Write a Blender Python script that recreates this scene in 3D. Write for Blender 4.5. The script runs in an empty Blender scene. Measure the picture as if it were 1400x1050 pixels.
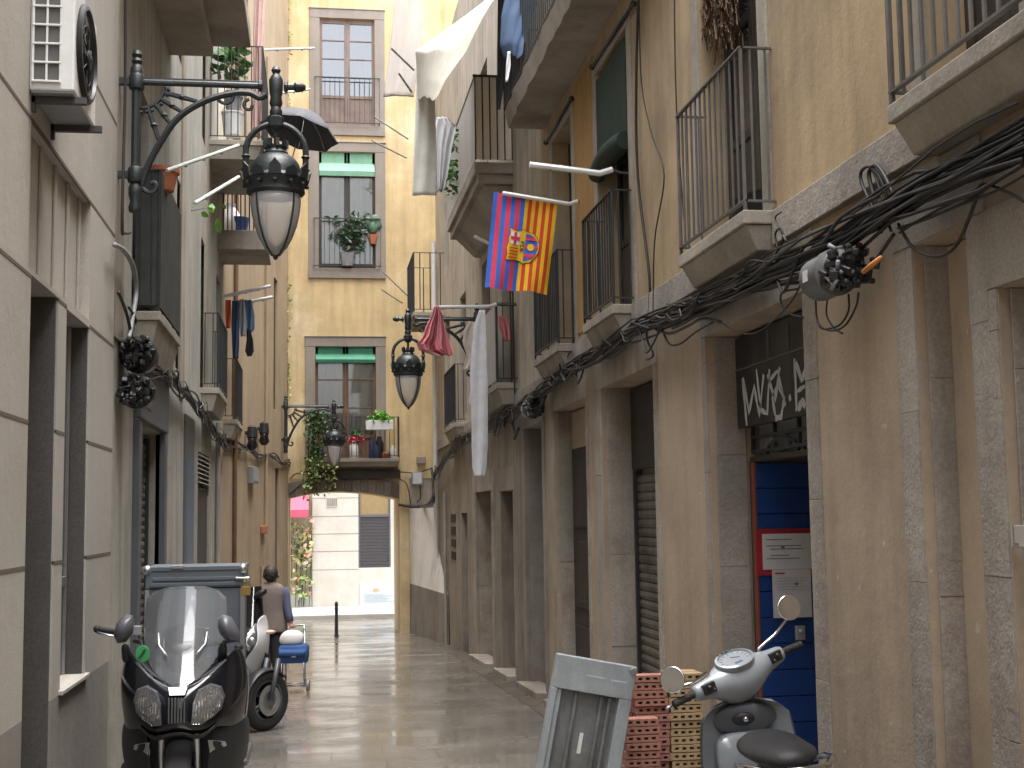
import bpy, math, random
from mathutils import Vector, Matrix
random.seed(7)
S = bpy.context.scene
C = S.collection
rad = math.radians
sin, cos, pi = math.sin, math.cos, math.pi
# ---------------------------------------------------------------- camera
F = 1800.0
EYE = 1.7
vY = Vector((-270, -183, -F)).normalized()
_s = -0.015
vZ = Vector((_s, 1.0, 0)); vZ.z = -(vY.x*vZ.x + vY.y*vZ.y)/vY.z; vZ.normalize()
vX = vY.cross(vZ)
def ray(u, v):
    d = Vector((u-700, 525-v, -F))
    return Vector((d.dot(vX), d.dot(vY), d.dot(vZ)))
def onX(u, v, X):
    d = ray(u, v); t = X/d.x
    return Vector((X, t*d.y, EYE+t*d.z))
def onY(u, v, Y):
    d = ray(u, v); t = Y/d.y
    return Vector((t*d.x, Y, EYE+t*d.z))
SL = 64.0/1800
def zg(y): return -SL*min(y, 36.0)
XR, XL, YE = 2.78, -1.6, 33.2
def R(u, v):
    p = onX(u, v, XR); return p.y, p.z
def L(u, v):
    p = onX(u, v, XL); return p.y, p.z
def E(u, v):
    p = onY(u, v, YE); return p.x, p.z
cd = bpy.data.cameras.new('camera'); cam = bpy.data.objects.new('camera', cd); C.objects.link(cam)
rows = Matrix((( vX.x, vX.y, vX.z), (vY.x, vY.y, vY.z), (vZ.x, vZ.y, vZ.z)))
cam.matrix_world = Matrix.Translation((0, 0, EYE)) @ rows.to_4x4()
cd.sensor_width = 36; cd.lens = 36*F/1400; cd.clip_end = 500; cd.clip_start = 0.05
S.camera = cam
# ---------------------------------------------------------------- materials
def _n(nt, t, **kw):
    n = nt.nodes.new(t)
    for k, v in kw.items(): setattr(n, k, v)
    return n
def mat(name, col, rough=.8, var=.15, streak=0, grain=.08, bump=.15, sc=1.0, stain=None, stain_amt=.5, island=0, metal=0, spec=.5,
        rvar=0, coat=0, grs=45, stain_sc=.9, chips=None):
    m = bpy.data.materials.new(name); m.use_nodes = True
    nt = m.node_tree; b = nt.nodes['Principled BSDF']; lk = nt.links.new
    b.inputs['Roughness'].default_value = rough; b.inputs['Metallic'].default_value = metal
    b.inputs['Specular IOR Level'].default_value = spec
    if coat: b.inputs['Coat Weight'].default_value = coat; b.inputs['Coat Roughness'].default_value = .06
    tc = _n(nt, 'ShaderNodeTexCoord')
    def noise(s, det=4, ro=.6, mapscale=None):
        n = _n(nt, 'ShaderNodeTexNoise'); n.inputs['Scale'].default_value = s; n.inputs['Detail'].default_value = det; n.inputs['Roughness'].default_value = ro
        if mapscale:
            mp = _n(nt, 'ShaderNodeMapping'); mp.inputs['Scale'].default_value = mapscale
            lk(tc.outputs['Object'], mp.inputs['Vector']); lk(mp.outputs['Vector'], n.inputs['Vector'])
        else: lk(tc.outputs['Object'], n.inputs['Vector'])
        return n.outputs['Fac']
    def mr(x, a, c, lo, hi):
        n = _n(nt, 'ShaderNodeMapRange'); n.inputs[1].default_value = a; n.inputs[2].default_value = c; n.inputs[3].default_value = lo; n.inputs[4].default_value = hi
        lk(x, n.inputs[0]); return n.outputs[0]
    def mul(x, y):
        n = _n(nt, 'ShaderNodeMath', operation='MULTIPLY'); lk(x, n.inputs[0]); lk(y, n.inputs[1]); return n.outputs[0]
    f = None
    n1 = noise(1.1*sc, 6, .62)
    g = noise(grs*sc, 3, .6)
    fs = []
    if var: fs.append(mr(n1, .3, .7, 1-var, 1+var))
    if streak: fs.append(mr(noise(1.0, 5, .6, (5*sc, 5*sc, .35*sc)), .42, .75, 1.0, 1-streak))
    if grain: fs.append(mr(g, .25, .75, 1-grain, 1+grain))
    if island:
        ge = _n(nt, 'ShaderNodeNewGeometry'); fs.append(mr(ge.outputs['Random Per Island'], 0, 1, 1-island, 1+island))
    for x in fs: f = x if f is None else mul(f, x)
    rgb = _n(nt, 'ShaderNodeRGB'); rgb.outputs[0].default_value = (*col, 1); out = rgb.outputs[0]
    if stain:
        mx = _n(nt, 'ShaderNodeMix', data_type='RGBA'); mx.inputs[7].default_value = (*stain, 1); lk(out, mx.inputs[6])
        lk(mr(noise(stain_sc*sc, 8, .68), .5, .68, 0, stain_amt), mx.inputs[0]); out = mx.outputs[2]
    if chips:
        cx_ = _n(nt, 'ShaderNodeMix', data_type='RGBA'); cx_.inputs[7].default_value = (*chips, 1); lk(out, cx_.inputs[6]); lk(mr(noise(11, 3, .5), .715, .735, 0, .75), cx_.inputs[0]); out = cx_.outputs[2]
    if f is not None:
        vs = _n(nt, 'ShaderNodeVectorMath', operation='SCALE'); lk(out, vs.inputs[0]); lk(f, vs.inputs['Scale']); out = vs.outputs[0]
    lk(out, b.inputs['Base Color'])
    if rvar: lk(mr(n1, .3, .7, max(.03, rough-rvar), min(1, rough+rvar)), b.inputs['Roughness'])
    if bump:
        bp = _n(nt, 'ShaderNodeBump'); bp.inputs['Strength'].default_value = bump; bp.inputs['Distance'].default_value = .02
        ad = _n(nt, 'ShaderNodeMath', operation='MULTIPLY_ADD'); ad.inputs[1].default_value = .35
        lk(g, ad.inputs[0]); lk(noise(9*sc, 4, .6), ad.inputs[2]); lk(ad.outputs[0], bp.inputs['Height']); lk(bp.outputs['Normal'], b.inputs['Normal'])
    return m
def plain(name, col, rough=.5, metal=0, spec=.5, coat=0):
    return mat(name, col, rough, var=.08, grain=.04, bump=0, metal=metal, spec=spec, coat=coat, sc=6)
def glassy(name, tint=(1, 1, 1), opac=.0, rough=.03, ior=1.45, base=(.8, .8, .8)):
    m = bpy.data.materials.new(name); m.use_nodes = True; nt = m.node_tree; nt.nodes.clear(); lk = nt.links.new
    o = _n(nt, 'ShaderNodeOutputMaterial'); t = _n(nt, 'ShaderNodeBsdfTransparent'); t.inputs[0].default_value = (*tint, 1)
    gl = _n(nt, 'ShaderNodeBsdfGlossy'); gl.inputs['Roughness'].default_value = rough
    d = _n(nt, 'ShaderNodeBsdfDiffuse'); d.inputs[0].default_value = (*base, 1)
    m1 = _n(nt, 'ShaderNodeMixShader'); m1.inputs[0].default_value = opac; lk(t.outputs[0], m1.inputs[1]); lk(d.outputs[0], m1.inputs[2])
    fr = _n(nt, 'ShaderNodeFresnel'); fr.inputs[0].default_value = ior
    m2 = _n(nt, 'ShaderNodeMixShader'); lk(fr.outputs[0], m2.inputs[0]); lk(m1.outputs[0], m2.inputs[1]); lk(gl.outputs[0], m2.inputs[2])
    lk(m2.outputs[0], o.inputs[0]); return m
# ---------------------------------------------------------------- mesh builder
class MB:
    def __init__(s): s.v = []; s.f = []; s.m = []; s.cur = 0
    def vert(s, p): s.v.append(tuple(p)); return len(s.v)-1
    def face(s, ids): s.f.append(tuple(ids)); s.m.append(s.cur)
    def poly(s, pts): s.face([s.vert(p) for p in pts])
    def hexa(s, p):   # 8 pts: bottom 4, top 4
        i = [s.vert(q) for q in p]
        for a in ((0,3,2,1), (4,5,6,7), (0,1,5,4), (1,2,6,5), (2,3,7,6), (3,0,4,7)): s.face([i[k] for k in a])
    def box(s, x0, y0, z0, x1, y1, z1):
        s.hexa([(x0,y0,z0),(x1,y0,z0),(x1,y1,z0),(x0,y1,z0),(x0,y0,z1),(x1,y0,z1),(x1,y1,z1),(x0,y1,z1)])
    def cbox(s, c, d, M=None):
        c = Vector(c); h = Vector(d)/2; P = []
        for z in (-1, 1):
            for x, y in ((-1,-1),(1,-1),(1,1),(-1,1)):
                q = Vector((x*h.x, y*h.y, z*h.z)); P.append(c+(M @ q if M else q))
        s.hexa(P)
    def mbox(s, mp, a0, a1, z0, z1, d0, d1):
        s.hexa([mp(a0,z0,d0), mp(a1,z0,d0), mp(a1,z0,d1), mp(a0,z0,d1), mp(a0,z1,d0), mp(a1,z1,d0), mp(a1,z1,d1), mp(a0,z1,d1)])
    def prism(s, pts, off):
        off = Vector(off); n = len(pts)
        a = [s.vert(p) for p in pts]; b = [s.vert(Vector(p)+off) for p in pts]
        s.face(a[::-1]); s.face(b)
        for i in range(n): j = (i+1) % n; s.face((a[i], a[j], b[j], b[i]))
    def loft(s, rings, cap=True, close=True):
        ids = [[s.vert(p) for p in r] for r in rings]; n = len(rings[0])
        for a, b in zip(ids, ids[1:]):
            for i in range(n if close else n-1):
                j = (i+1) % n; s.face((a[i], a[j], b[j], b[i]))
        if cap and close: s.face(ids[0][::-1]); s.face(ids[-1])
    def tube(s, pts, r, n=8, cap=True, closed=False):
        pts = [Vector(p) for p in pts]; N = len(pts); rs = r if isinstance(r, (list, tuple)) else [r]*N
        up = None; rings = []
        for i, p in enumerate(pts):
            if closed: t = pts[(i+1) % N]-pts[i-1]
            else: t = pts[min(i+1, N-1)]-pts[max(i-1, 0)]
            if t.length < 1e-9: t = Vector((0, 0, 1))
            t.normalize()
            if up is None: up = Vector((0, 0, 1)) if abs(t.z) < .9 else Vector((1, 0, 0))
            e = up-t*up.dot(t)
            if e.length < 1e-6: e = t.orthogonal()
            e.normalize(); g = t.cross(e); up = e
            rings.append([p+(e*cos(2*pi*k/n)+g*sin(2*pi*k/n))*rs[i] for k in range(n)])
        if closed: rings.append(rings[0]); s.loft(rings, cap=False)
        else: s.loft(rings, cap)
    def lathe(s, prof, c=(0,0,0), n=24, axis='z', sx=1, sy=1):
        rings = []
        for r, z in prof:
            ring = []
            for k in range(n):
                a = 2*pi*k/n; q = (r*cos(a)*sx, r*sin(a)*sy, z)
                if axis == 'x': q = (z, q[0], q[1])
                if axis == 'y': q = (q[0], z, q[1])
                ring.append((c[0]+q[0], c[1]+q[1], c[2]+q[2]))
            rings.append(ring)
        s.loft(rings)
    def ball(s, c, r, n=12, sc=(1,1,1)):
        prof = [(max(1e-4, sin(pi*i/8))*r, -cos(pi*i/8)*r) for i in range(9)]
        k0 = len(s.v); s.lathe(prof, (0,0,0), n)
        for i in range(k0, len(s.v)):
            p = s.v[i]; s.v[i] = (c[0]+p[0]*sc[0], c[1]+p[1]*sc[1], c[2]+p[2]*sc[2])
    def sheet(s, fn, nu, nv, off=None):
        g = [[Vector(fn(i/nu, j/nv)) for i in range(nu+1)] for j in range(nv+1)]
        ids = [[s.vert(p) for p in r] for r in g]
        for j in range(nv):
            for i in range(nu): s.face((ids[j][i], ids[j][i+1], ids[j+1][i+1], ids[j+1][i]))
        if off is not None:
            o = Vector(off); i2 = [[s.vert(p+o) for p in r] for r in g]
            for j in range(nv):
                for i in range(nu): s.face((i2[j][i], i2[j+1][i], i2[j+1][i+1], i2[j][i+1]))
            for j in range(nv):
                s.face((ids[j][0], ids[j+1][0], i2[j+1][0], i2[j][0])); s.face((ids[j][nu], i2[j][nu], i2[j+1][nu], ids[j+1][nu]))
            for i in range(nu):
                s.face((ids[0][i], i2[0][i], i2[0][i+1], ids[0][i+1])); s.face((ids[nv][i], ids[nv][i+1], i2[nv][i+1], i2[nv][i]))
    def leaf(s, p, l, w, d=None, rnd=random):
        d = Vector(d) if d else Vector((rnd.gauss(0,1), rnd.gauss(0,1), rnd.gauss(0,.7)))
        if d.length < 1e-5: d = Vector((1,0,0))
        d.normalize(); sd = d.cross(Vector((rnd.gauss(0,1), rnd.gauss(0,1), rnd.gauss(0,1)))); sd.normalize(); nn = d.cross(sd)
        p = Vector(p)
        s.poly([p, p+d*l*.35+sd*w*.5+nn*l*.05, p+d*l*.75+sd*w*.35, p+d*l-nn*l*.1, p+d*l*.75-sd*w*.35, p+d*l*.35-sd*w*.5+nn*l*.05])
    def build(s, name, mats, parent=None, smooth=False, bevel=0, sub=0, loc=None, auto=None, seg=2):
        me = bpy.data.meshes.new(name); me.from_pydata(s.v, [], s.f)
        for m in (mats if isinstance(mats, (list, tuple)) else [mats]): me.materials.append(m)
        me.polygons.foreach_set('material_index', s.m)
        if smooth: me.polygons.foreach_set('use_smooth', [True]*len(s.f))
        import bmesh
        bm = bmesh.new(); bm.from_mesh(me); bmesh.ops.recalc_face_normals(bm, faces=bm.faces)
        if auto is not None:
            for e in bm.edges:
                if len(e.link_faces) == 2 and e.calc_face_angle(0) > rad(auto): e.smooth = False
        bm.to_mesh(me); bm.free(); me.update()
        o = bpy.data.objects.new(name, me); C.objects.link(o)
        if loc is not None: o.location = loc
        if parent is not None:
            o.parent = parent
            if parent.get('_w'): o.matrix_parent_inverse = Matrix.Translation(-Vector(parent.location))
        if bevel:
            b = o.modifiers.new('bevel', 'BEVEL'); b.width = bevel; b.segments = seg; b.limit_method = 'ANGLE'; b.angle_limit = rad(35)
        if sub:
            q = o.modifiers.new('subsurf', 'SUBSURF'); q.levels = sub; q.render_levels = sub
        return o
def tag(o, label=None, cat=None, group=None, kind=None):
    if label: o['label'] = label
    if cat: o['category'] = cat
    if group: o['group'] = group
    if kind: o['kind'] = kind
    return o
def thing(name, loc, label, cat, rz=0, group=None, world=False):
    """an Empty at the thing's base; world=True: its parts are given in world coordinates"""
    o = bpy.data.objects.new(name, None); C.objects.link(o); o.location = loc; o.rotation_euler = (0, 0, rz); o.empty_display_size = .1
    if world: o['_w'] = 1
    return tag(o, label, cat, group)
def sub_w(o):       # parts of this mesh part are given in world coordinates too (its own frame is the world's)
    return o
def child(o, mb, name, m, **k):   # sub-part sharing the frame of its part
    c = mb.build(name, m, None, **k); c.parent = o; return c
def copy_tree(o, parent=None):
    c = o.copy(); C.objects.link(c); c.parent = parent
    for ch in list(o.children): copy_tree(ch, c)
    return c
def lerp(a, b, t): return a+(b-a)*t
def facade(mb, mp, a0, a1, z0, z1, ops, back=4.0, top=True):
    """front of a building with openings (a0,a1,z0,z1,depth): front cells and reveals, and the closed body behind"""
    A = sorted({a0, a1, *[x for o in ops for x in o[:2]]}); Z = sorted({z0, z1, *[x for o in ops for x in o[2:4]]})
    for i in range(len(A)-1):
        for j in range(len(Z)-1):
            ca, cz = (A[i]+A[i+1])/2, (Z[j]+Z[j+1])/2
            if any(o[0] < ca < o[1] and o[2] < cz < o[3] for o in ops): continue
            mb.poly([mp(A[i], Z[j], 0), mp(A[i+1], Z[j], 0), mp(A[i+1], Z[j+1], 0), mp(A[i], Z[j+1], 0)])
    for op in ops:
        p, q, r, s, d = op[:5]
        mb.poly([mp(p,r,0), mp(p,s,0), mp(p,s,d), mp(p,r,d)]); mb.poly([mp(q,r,0), mp(q,s,0), mp(q,s,d), mp(q,r,d)])
        if op[5:] != ('t',): mb.poly([mp(p,s,0), mp(q,s,0), mp(q,s,d), mp(p,s,d)])
        if op[5:] != ('b',): mb.poly([mp(p,r,0), mp(q,r,0), mp(q,r,d), mp(p,r,d)])
        mb.poly([mp(p,r,d), mp(q,r,d), mp(q,s,d), mp(p,s,d)])
    mb.poly([mp(a0,z0,0), mp(a0,z1,0), mp(a0,z1,back), mp(a0,z0,back)]); mb.poly([mp(a1,z0,0), mp(a1,z1,0), mp(a1,z1,back), mp(a1,z0,back)])
    mb.poly([mp(a0,z0,back), mp(a1,z0,back), mp(a1,z1,back), mp(a0,z1,back)])
    if top: mb.poly([mp(a0,z1,0), mp(a1,z1,0), mp(a1,z1,back), mp(a0,z1,back)])
def mpR(a, z, d): return (XR+d, a, z)
def mpL(a, z, d): return (XL-d, a, z)
def mpE(a, z, d): return (a, YE+d, z)
def blocks(mb, mp, a0, a1, z0, z1, d0, d1, h=.85, gap=.003, jit=.003, rnd=random):
    """a jamb of stacked dressed stones, each a slightly different height and set a few mm in or out"""
    z = z0
    while z < z1-.02:
        hh = min(h*rnd.uniform(.75, 1.25), z1-z)
        if z1-z-hh < .15: hh = z1-z
        j = rnd.uniform(-jit, jit)
        mb.mbox(mp, a0+rnd.uniform(0, .008), a1-rnd.uniform(0, .008), z+gap/2, z+hh-gap/2, d0+j, d1)
        z += hh
def railing(mb, mp, a0, a1, z0, h, proj, step=.115, r=.008, off=.02, sides=(1, 1), flat=False):
    """iron railing round a balcony: posts, flat top and bottom rails on the front and the two returns"""
    d = -(proj-off); zt, zb = z0+h, z0+.06
    n = max(2, round((a1-a0-2*off)/step)); A0, A1 = a0+off, a1-off
    for i in range(n+1):
        a = lerp(A0, A1, i/n); mb.tube([mp(a, zb, d), mp(a, zt, d)], r*(1.5 if i in (0, n) else 1), 6)
    m = max(1, round(proj/step))
    for s, a in zip(sides, (A0, A1)):
        if not s: continue
        for i in range(m):
            q = lerp(0, d, (i+.4)/m); mb.tube([mp(a, zb, q), mp(a, zt, q)], r, 6)
        for z in (zb, zt): mb.mbox(mp, a-.012, a+.012, z-.006, z+.006, d, .02)
    for z in (zb, zt): mb.mbox(mp, A0-.012, A1+.012, z-.0065, z+.0065, d-.014, d+.014)
    for a in (A0, A1): mb.tube([mp(a, z0, d), mp(a, zb, d)], r*1.5, 6)
# ---------------------------------------------------------------- the place's materials
M = {}
M['ochre'] = mat('ochre_plaster', (.46,.345,.21), .9, var=.2, streak=.26, grain=.06, bump=.2, stain=(.33,.265,.185), stain_amt=.75, stain_sc=.6)
M['brown'] = mat('brown_plaster', (.455,.36,.265), .85, var=.15, streak=.18, grain=.06, bump=.2, stain=(.32,.26,.205), stain_amt=.75, stain_sc=.6, chips=(.58,.52,.44))
M['stone'] = mat('grey_sandstone', (.355,.325,.285), .9, var=.24, streak=.2, grain=.2, bump=.52, stain=(.26,.175,.145), stain_amt=.6, chips=(.5,.46,.4), island=.07, grs=60)
M['stoneL'] = mat('pale_sandstone', (.415,.375,.315), .9, var=.22, streak=.2, grain=.19, bump=.48, stain=(.2,.125,.085), stain_amt=.75, island=.07, grs=60)
M['slab'] = mat('balcony_stone', (.37,.335,.28), .9, var=.2, streak=.2, grain=.12, bump=.35, stain=(.18,.16,.14), stain_amt=.6)
M['slabD'] = mat('dark_concrete', (.40,.355,.30), .9, var=.3, streak=0, grain=.14, bump=.5, stain=(.2,.17,.14), stain_amt=.6)
M['clad'] = mat('limestone_cladding', (.425,.40,.36), .75, var=.08, streak=.05, grain=.16, bump=.25, island=.05, grs=90)
M['granite'] = mat('grey_granite', (.085,.08,.076), .6, var=.15, streak=.15, grain=.3, bump=.15, grs=80)
M['cladP'] = mat('grey_plinth', (.24,.22,.20), .8, var=.15, streak=.1, grain=.15, bump=.3, grs=90)
M['joint'] = mat('dark_joint', (.13,.1,.085), .9, var=0, bump=0)
M['pale'] = mat('pale_render', (.40,.385,.34), .9, var=.18, streak=.38, grain=.08, bump=.25, stain=(.28,.26,.21), stain_amt=.55)
M['paleR'] = mat('greyed_render', (.36,.315,.255), .9, var=.2, streak=.42, grain=.1, bump=.3, stain=(.22,.19,.15), stain_amt=.7)
M['paleU'] = mat('beige_render', (.52,.46,.375), .9, var=.16, streak=.35, grain=.08, bump=.25, stain=(.33,.28,.22), stain_amt=.6)
M['rackw'] = plain('pale_green_white', (.66,.72,.68), .5)
M['yellow'] = mat('yellow_render', (.66,.505,.275), .9, var=.16, streak=.28, grain=.05, bump=.2, stain=(.72,.62,.44), stain_amt=.75, stain_sc=.55)
M['tan'] = mat('tan_render', (.40,.305,.20), .9, var=.12, streak=.2, grain=.06, bump=.2, stain=(.4,.29,.19), stain_amt=.5)
M['surr'] = mat('grey_surround', (.30,.26,.225), .85, var=.12, streak=.15, grain=.1, bump=.2)
M['white'] = mat('white_render', (.56,.545,.50), .9, var=.05, streak=.05, grain=.04, bump=.1, stain=(.47,.40,.31), stain_amt=.5)
M['iron'] = mat('black_iron', (.032,.036,.038), .45, var=.3, grain=.15, bump=.15, sc=4, spec=.5)
M['lampiron'] = mat('lamp_iron', (.016,.023,.025), .42, var=.3, grain=.2, bump=.2, sc=5, spec=.6)
M['ironG'] = mat('grey_iron', (.13,.125,.12), .6, var=.3, streak=.2, grain=.2, bump=.2, sc=3, stain=(.12,.07,.04), stain_amt=.5)
M['cable'] = plain('cable_black', (.018,.017,.017), .5)
M['cableG'] = plain('cable_grey', (.06,.058,.055), .5)
M['wood'] = mat('brown_wood', (.16,.085,.05), .65, var=.25, streak=.3, grain=.15, bump=.2, sc=3)
M['greybrown'] = mat('greyed_wood', (.22,.16,.135), .65, var=.2, streak=.25, grain=.1, bump=.15, sc=3)
M['lensW'] = glassy('whitened_lens', (.97,.97,.98), .14, .04, 1.5, (.93,.94,.96))  # clear headlight lens, its sky glint put in as mixed white
M['darkwood'] = mat('dark_wood', (.045,.036,.028), .6, var=.3, streak=.3, grain=.2, bump=.2, sc=3)
M['void'] = mat('dark_interior', (.02,.018,.016), .9, var=.3, bump=0)
M['glassD'] = plain('dark_glass', (.02,.022,.025), .06, spec=.8)
M['glass'] = glassy('window_glass', (.92,.95,.94), ior=1.8)
M['glassW'] = glassy('sky_glass', (.92,.95,.94), ior=3.0)
M['curtain'] = mat('net_curtain', (.86,.81,.70), .9, var=.06, streak=.25, grain=.03, bump=.1, sc=2)
M['curtainSky'] = mat('sky_white_curtain', (.85,.85,.85), .9, var=.05, streak=.1, grain=.03, bump=.1, sc=2)  # curtain whitened in place of the sky reflected in the top panes
M['shutter'] = mat('steel_shutter', (.19,.165,.14), .55, var=.3, streak=.3, grain=.15, bump=.2, stain=(.08,.05,.035), stain_amt=.7, metal=.3, sc=2)
M['greyframe'] = mat('grey_paint', (.105,.115,.13), .5, var=.1, grain=.05, bump=.1)
M['blinds'] = mat('green_blind', (.07,.30,.19), .7, var=.12, streak=.1, grain=.06, bump=.1, sc=2)
M['blindsL'] = mat('light_green_blind', (.26,.52,.36), .7, var=.1, streak=.1, grain=.06, bump=.1, sc=2)
M['blindsD'] = mat('dark_green_blind', (.016,.036,.025), .75, var=.2, streak=.2, grain=.1, bump=.2, sc=3)
M['blue'] = mat('blue_paint', (.012,.055,.24), .45, var=.2, streak=.12, grain=.08, bump=.1, sc=2)
M['red'] = mat('red_paint', (.36,.022,.03), .5, var=.15, grain=.05, bump=.1, sc=3)
M['paper'] = mat('paper', (.62,.62,.64), .85, var=.06, grain=.04, bump=.05, sc=4)
M['ink'] = plain('grey_ink', (.2,.2,.22), .8)
M['plwhite'] = plain('white_plastic', (.74,.75,.74), .45)
M['plgrey'] = plain('grey_plastic', (.25,.26,.27), .45)
M['plblack'] = plain('black_plastic', (.02,.02,.022), .4)
M['closureg'] = plain('closure_grey', (.12,.125,.125), .45)
M['chrome'] = plain('chrome', (.75,.76,.78), .12, metal=1)
M['alu'] = mat('brushed_alu', (.55,.56,.58), .35, var=.1, grain=.1, bump=.05, metal=.9, sc=4)
M['galv'] = mat('galvanised_steel', (.43,.47,.50), .45, var=.16, streak=.12, grain=.12, bump=.08, metal=.45, sc=3, stain=(.3,.32,.33), stain_amt=.6)
M['zinc'] = mat('dull_zinc', (.20,.205,.205), .55, var=.35, streak=.35, grain=.15, bump=.1, metal=.4, sc=3, stain=(.33,.32,.29), stain_amt=.6)
M['terra'] = mat('terracotta', (.42,.15,.075), .85, var=.15, grain=.1, bump=.2, sc=5)
M['brickR'] = mat('red_clay', (.37,.175,.13), .9, var=.15, grain=.15, bump=.3, sc=5, stain=(.36,.13,.09), stain_amt=.6)
M['brickY'] = mat('buff_clay', (.46,.33,.185), .9, var=.15, grain=.15, bump=.3, sc=5, stain=(.45,.28,.13), stain_amt=.6)
M['leaf'] = mat('leaf_green', (.055,.14,.03), .55, var=.35, grain=.1, bump=0, sc=6)
M['leafD'] = mat('dark_leaf', (.03,.075,.035), .5, var=.35, grain=.1, bump=0, sc=6)
M['leafB'] = mat('bright_leaf', (.16,.40,.05), .5, var=.25, grain=.05, bump=0, sc=8)
M['leafY'] = mat('variegated_leaf', (.30,.38,.14), .55, var=.35, grain=.1, bump=0, sc=6)
M['twig'] = mat('dry_twig', (.12,.07,.04), .9, var=.3, bump=0, sc=5)
M['cream'] = mat('cream_panel', (.92,.83,.68), .8, var=.08, streak=.12, grain=.05, bump=.1)
M['greyP'] = mat('grey_panel', (.50,.47,.44), .8, var=.1, streak=.2, grain=.05, bump=.1)
def cloth(n, c, r=.9): return mat(n, c, r, var=.1, streak=.06, grain=.08, bump=.12, sc=5)
M['strip'] = cloth('cream_sheet_lightened', (.80,.78,.70))  # hanging end of the cream sheet, lightened in colour to offset its shade
M['sheet'] = cloth('cream_sheet_darkened', (.50,.475,.40)); M['wcloth'] = cloth('white_cotton', (.87,.87,.90)); M['bcloth'] = cloth('beige_cotton', (.62,.55,.47))  # sheet: same cream cloth, darkened in colour to offset the overhead light
M['jean'] = cloth('blue_denim', (.10,.16,.28)); M['jeanD'] = cloth('dark_denim', (.045,.075,.15)); M['orange'] = cloth('orange_cloth', (.62,.12,.04))
M['slate'] = cloth('slate_cloth', (.10,.115,.14)); M['gcloth'] = cloth('grey_cloth', (.33,.35,.38)); M['kcloth'] = cloth('black_cloth', (.018,.017,.02))
M['pink'] = cloth('pink_cloth', (.66,.45,.41)); M['umb'] = cloth('umbrella_cloth', (.07,.07,.08), .7)
M['clear'] = glassy('clear_film', (.9,.91,.93), .72, .25, 1.4, (.82,.83,.87)); M['film'] = glassy('white_film', (.95,.95,.97), .42, .3, 1.25, (.55,.55,.57))
M['redbag'] = glassy('red_bag_film', (.9,.3,.33), .72, .2, 1.45, (.95,.36,.40))
M['rubber'] = plain('tyre_rubber', (.018,.018,.019), .75)
M['maxi'] = plain('black_lacquer', (.010,.011,.014), .13, spec=.4, coat=.25)
M['maxim'] = plain('satin_black', (.022,.023,.026), .42, spec=.35)
M['maxig'] = plain('dark_grey_satin', (.085,.09,.10), .38)
M['boxg'] = mat('box_grey', (.115,.135,.158), .5, var=.08, grain=.06, bump=.08, sc=4)
M['smoke'] = glassy('smoked_screen', (.88,.90,.92), .13, .03, 1.5, (.55,.57,.6)); M['tintD'] = glassy('dark_screen', (.16,.18,.19), .1, .04, 1.5, (.1,.1,.1))
M['lens'] = glassy('clear_lens', (.95,.95,.97), .06, .04, 1.55)
M['vgrey'] = plain('scooter_grey', (.255,.28,.30), .28, coat=.5)
M['vdark'] = plain('scooter_dark_grey', (.075,.08,.088), .4)
M['mwhite'] = plain('pearl_white', (.80,.82,.84), .25, coat=.5)
M['seat'] = mat('seat_vinyl', (.014,.014,.015), .5, spec=.3, var=.15, grain=.1, bump=.15, sc=12)
M['skin'] = plain('skin', (.48,.28,.20), .55); M['hair'] = mat('dark_hair', (.03,.026,.024), .6, var=.3, streak=.2, bump=.2, sc=20)
M['vest'] = cloth('taupe_quilt', (.20,.165,.145)); M['sleeve'] = cloth('navy_print', (.09,.10,.17)); M['trouser'] = cloth('black_trousers', (.02,.02,.024))
M['navy'] = cloth('blue_canvas', (.035,.085,.24)); M['bag'] = plain('white_bag', (.86,.84,.82), .45)
M['mirror'] = plain('mirror_glass', (.62,.60,.57), .05, metal=1)
M['blueS'] = cloth('flag_blue', (.05,.14,.55)); M['redS'] = cloth('flag_red', (.65,.05,.10)); M['yel'] = cloth('flag_yellow', (.80,.48,.02)); M['redO'] = cloth('flag_orange_red', (.62,.06,.02))
M['glassL'] = glassy('lamp_glass', (.97,.97,.97), .42, .05, 1.5, (.92,.92,.92))
M['awn'] = cloth('pink_awning', (.55,.10,.16))
for nm, c in (('petal_orange', (.62,.36,.22)), ('petal_pink', (.66,.42,.42)), ('petal_yellow', (.70,.60,.30))): M[nm] = plain(nm, c, .7)
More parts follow.
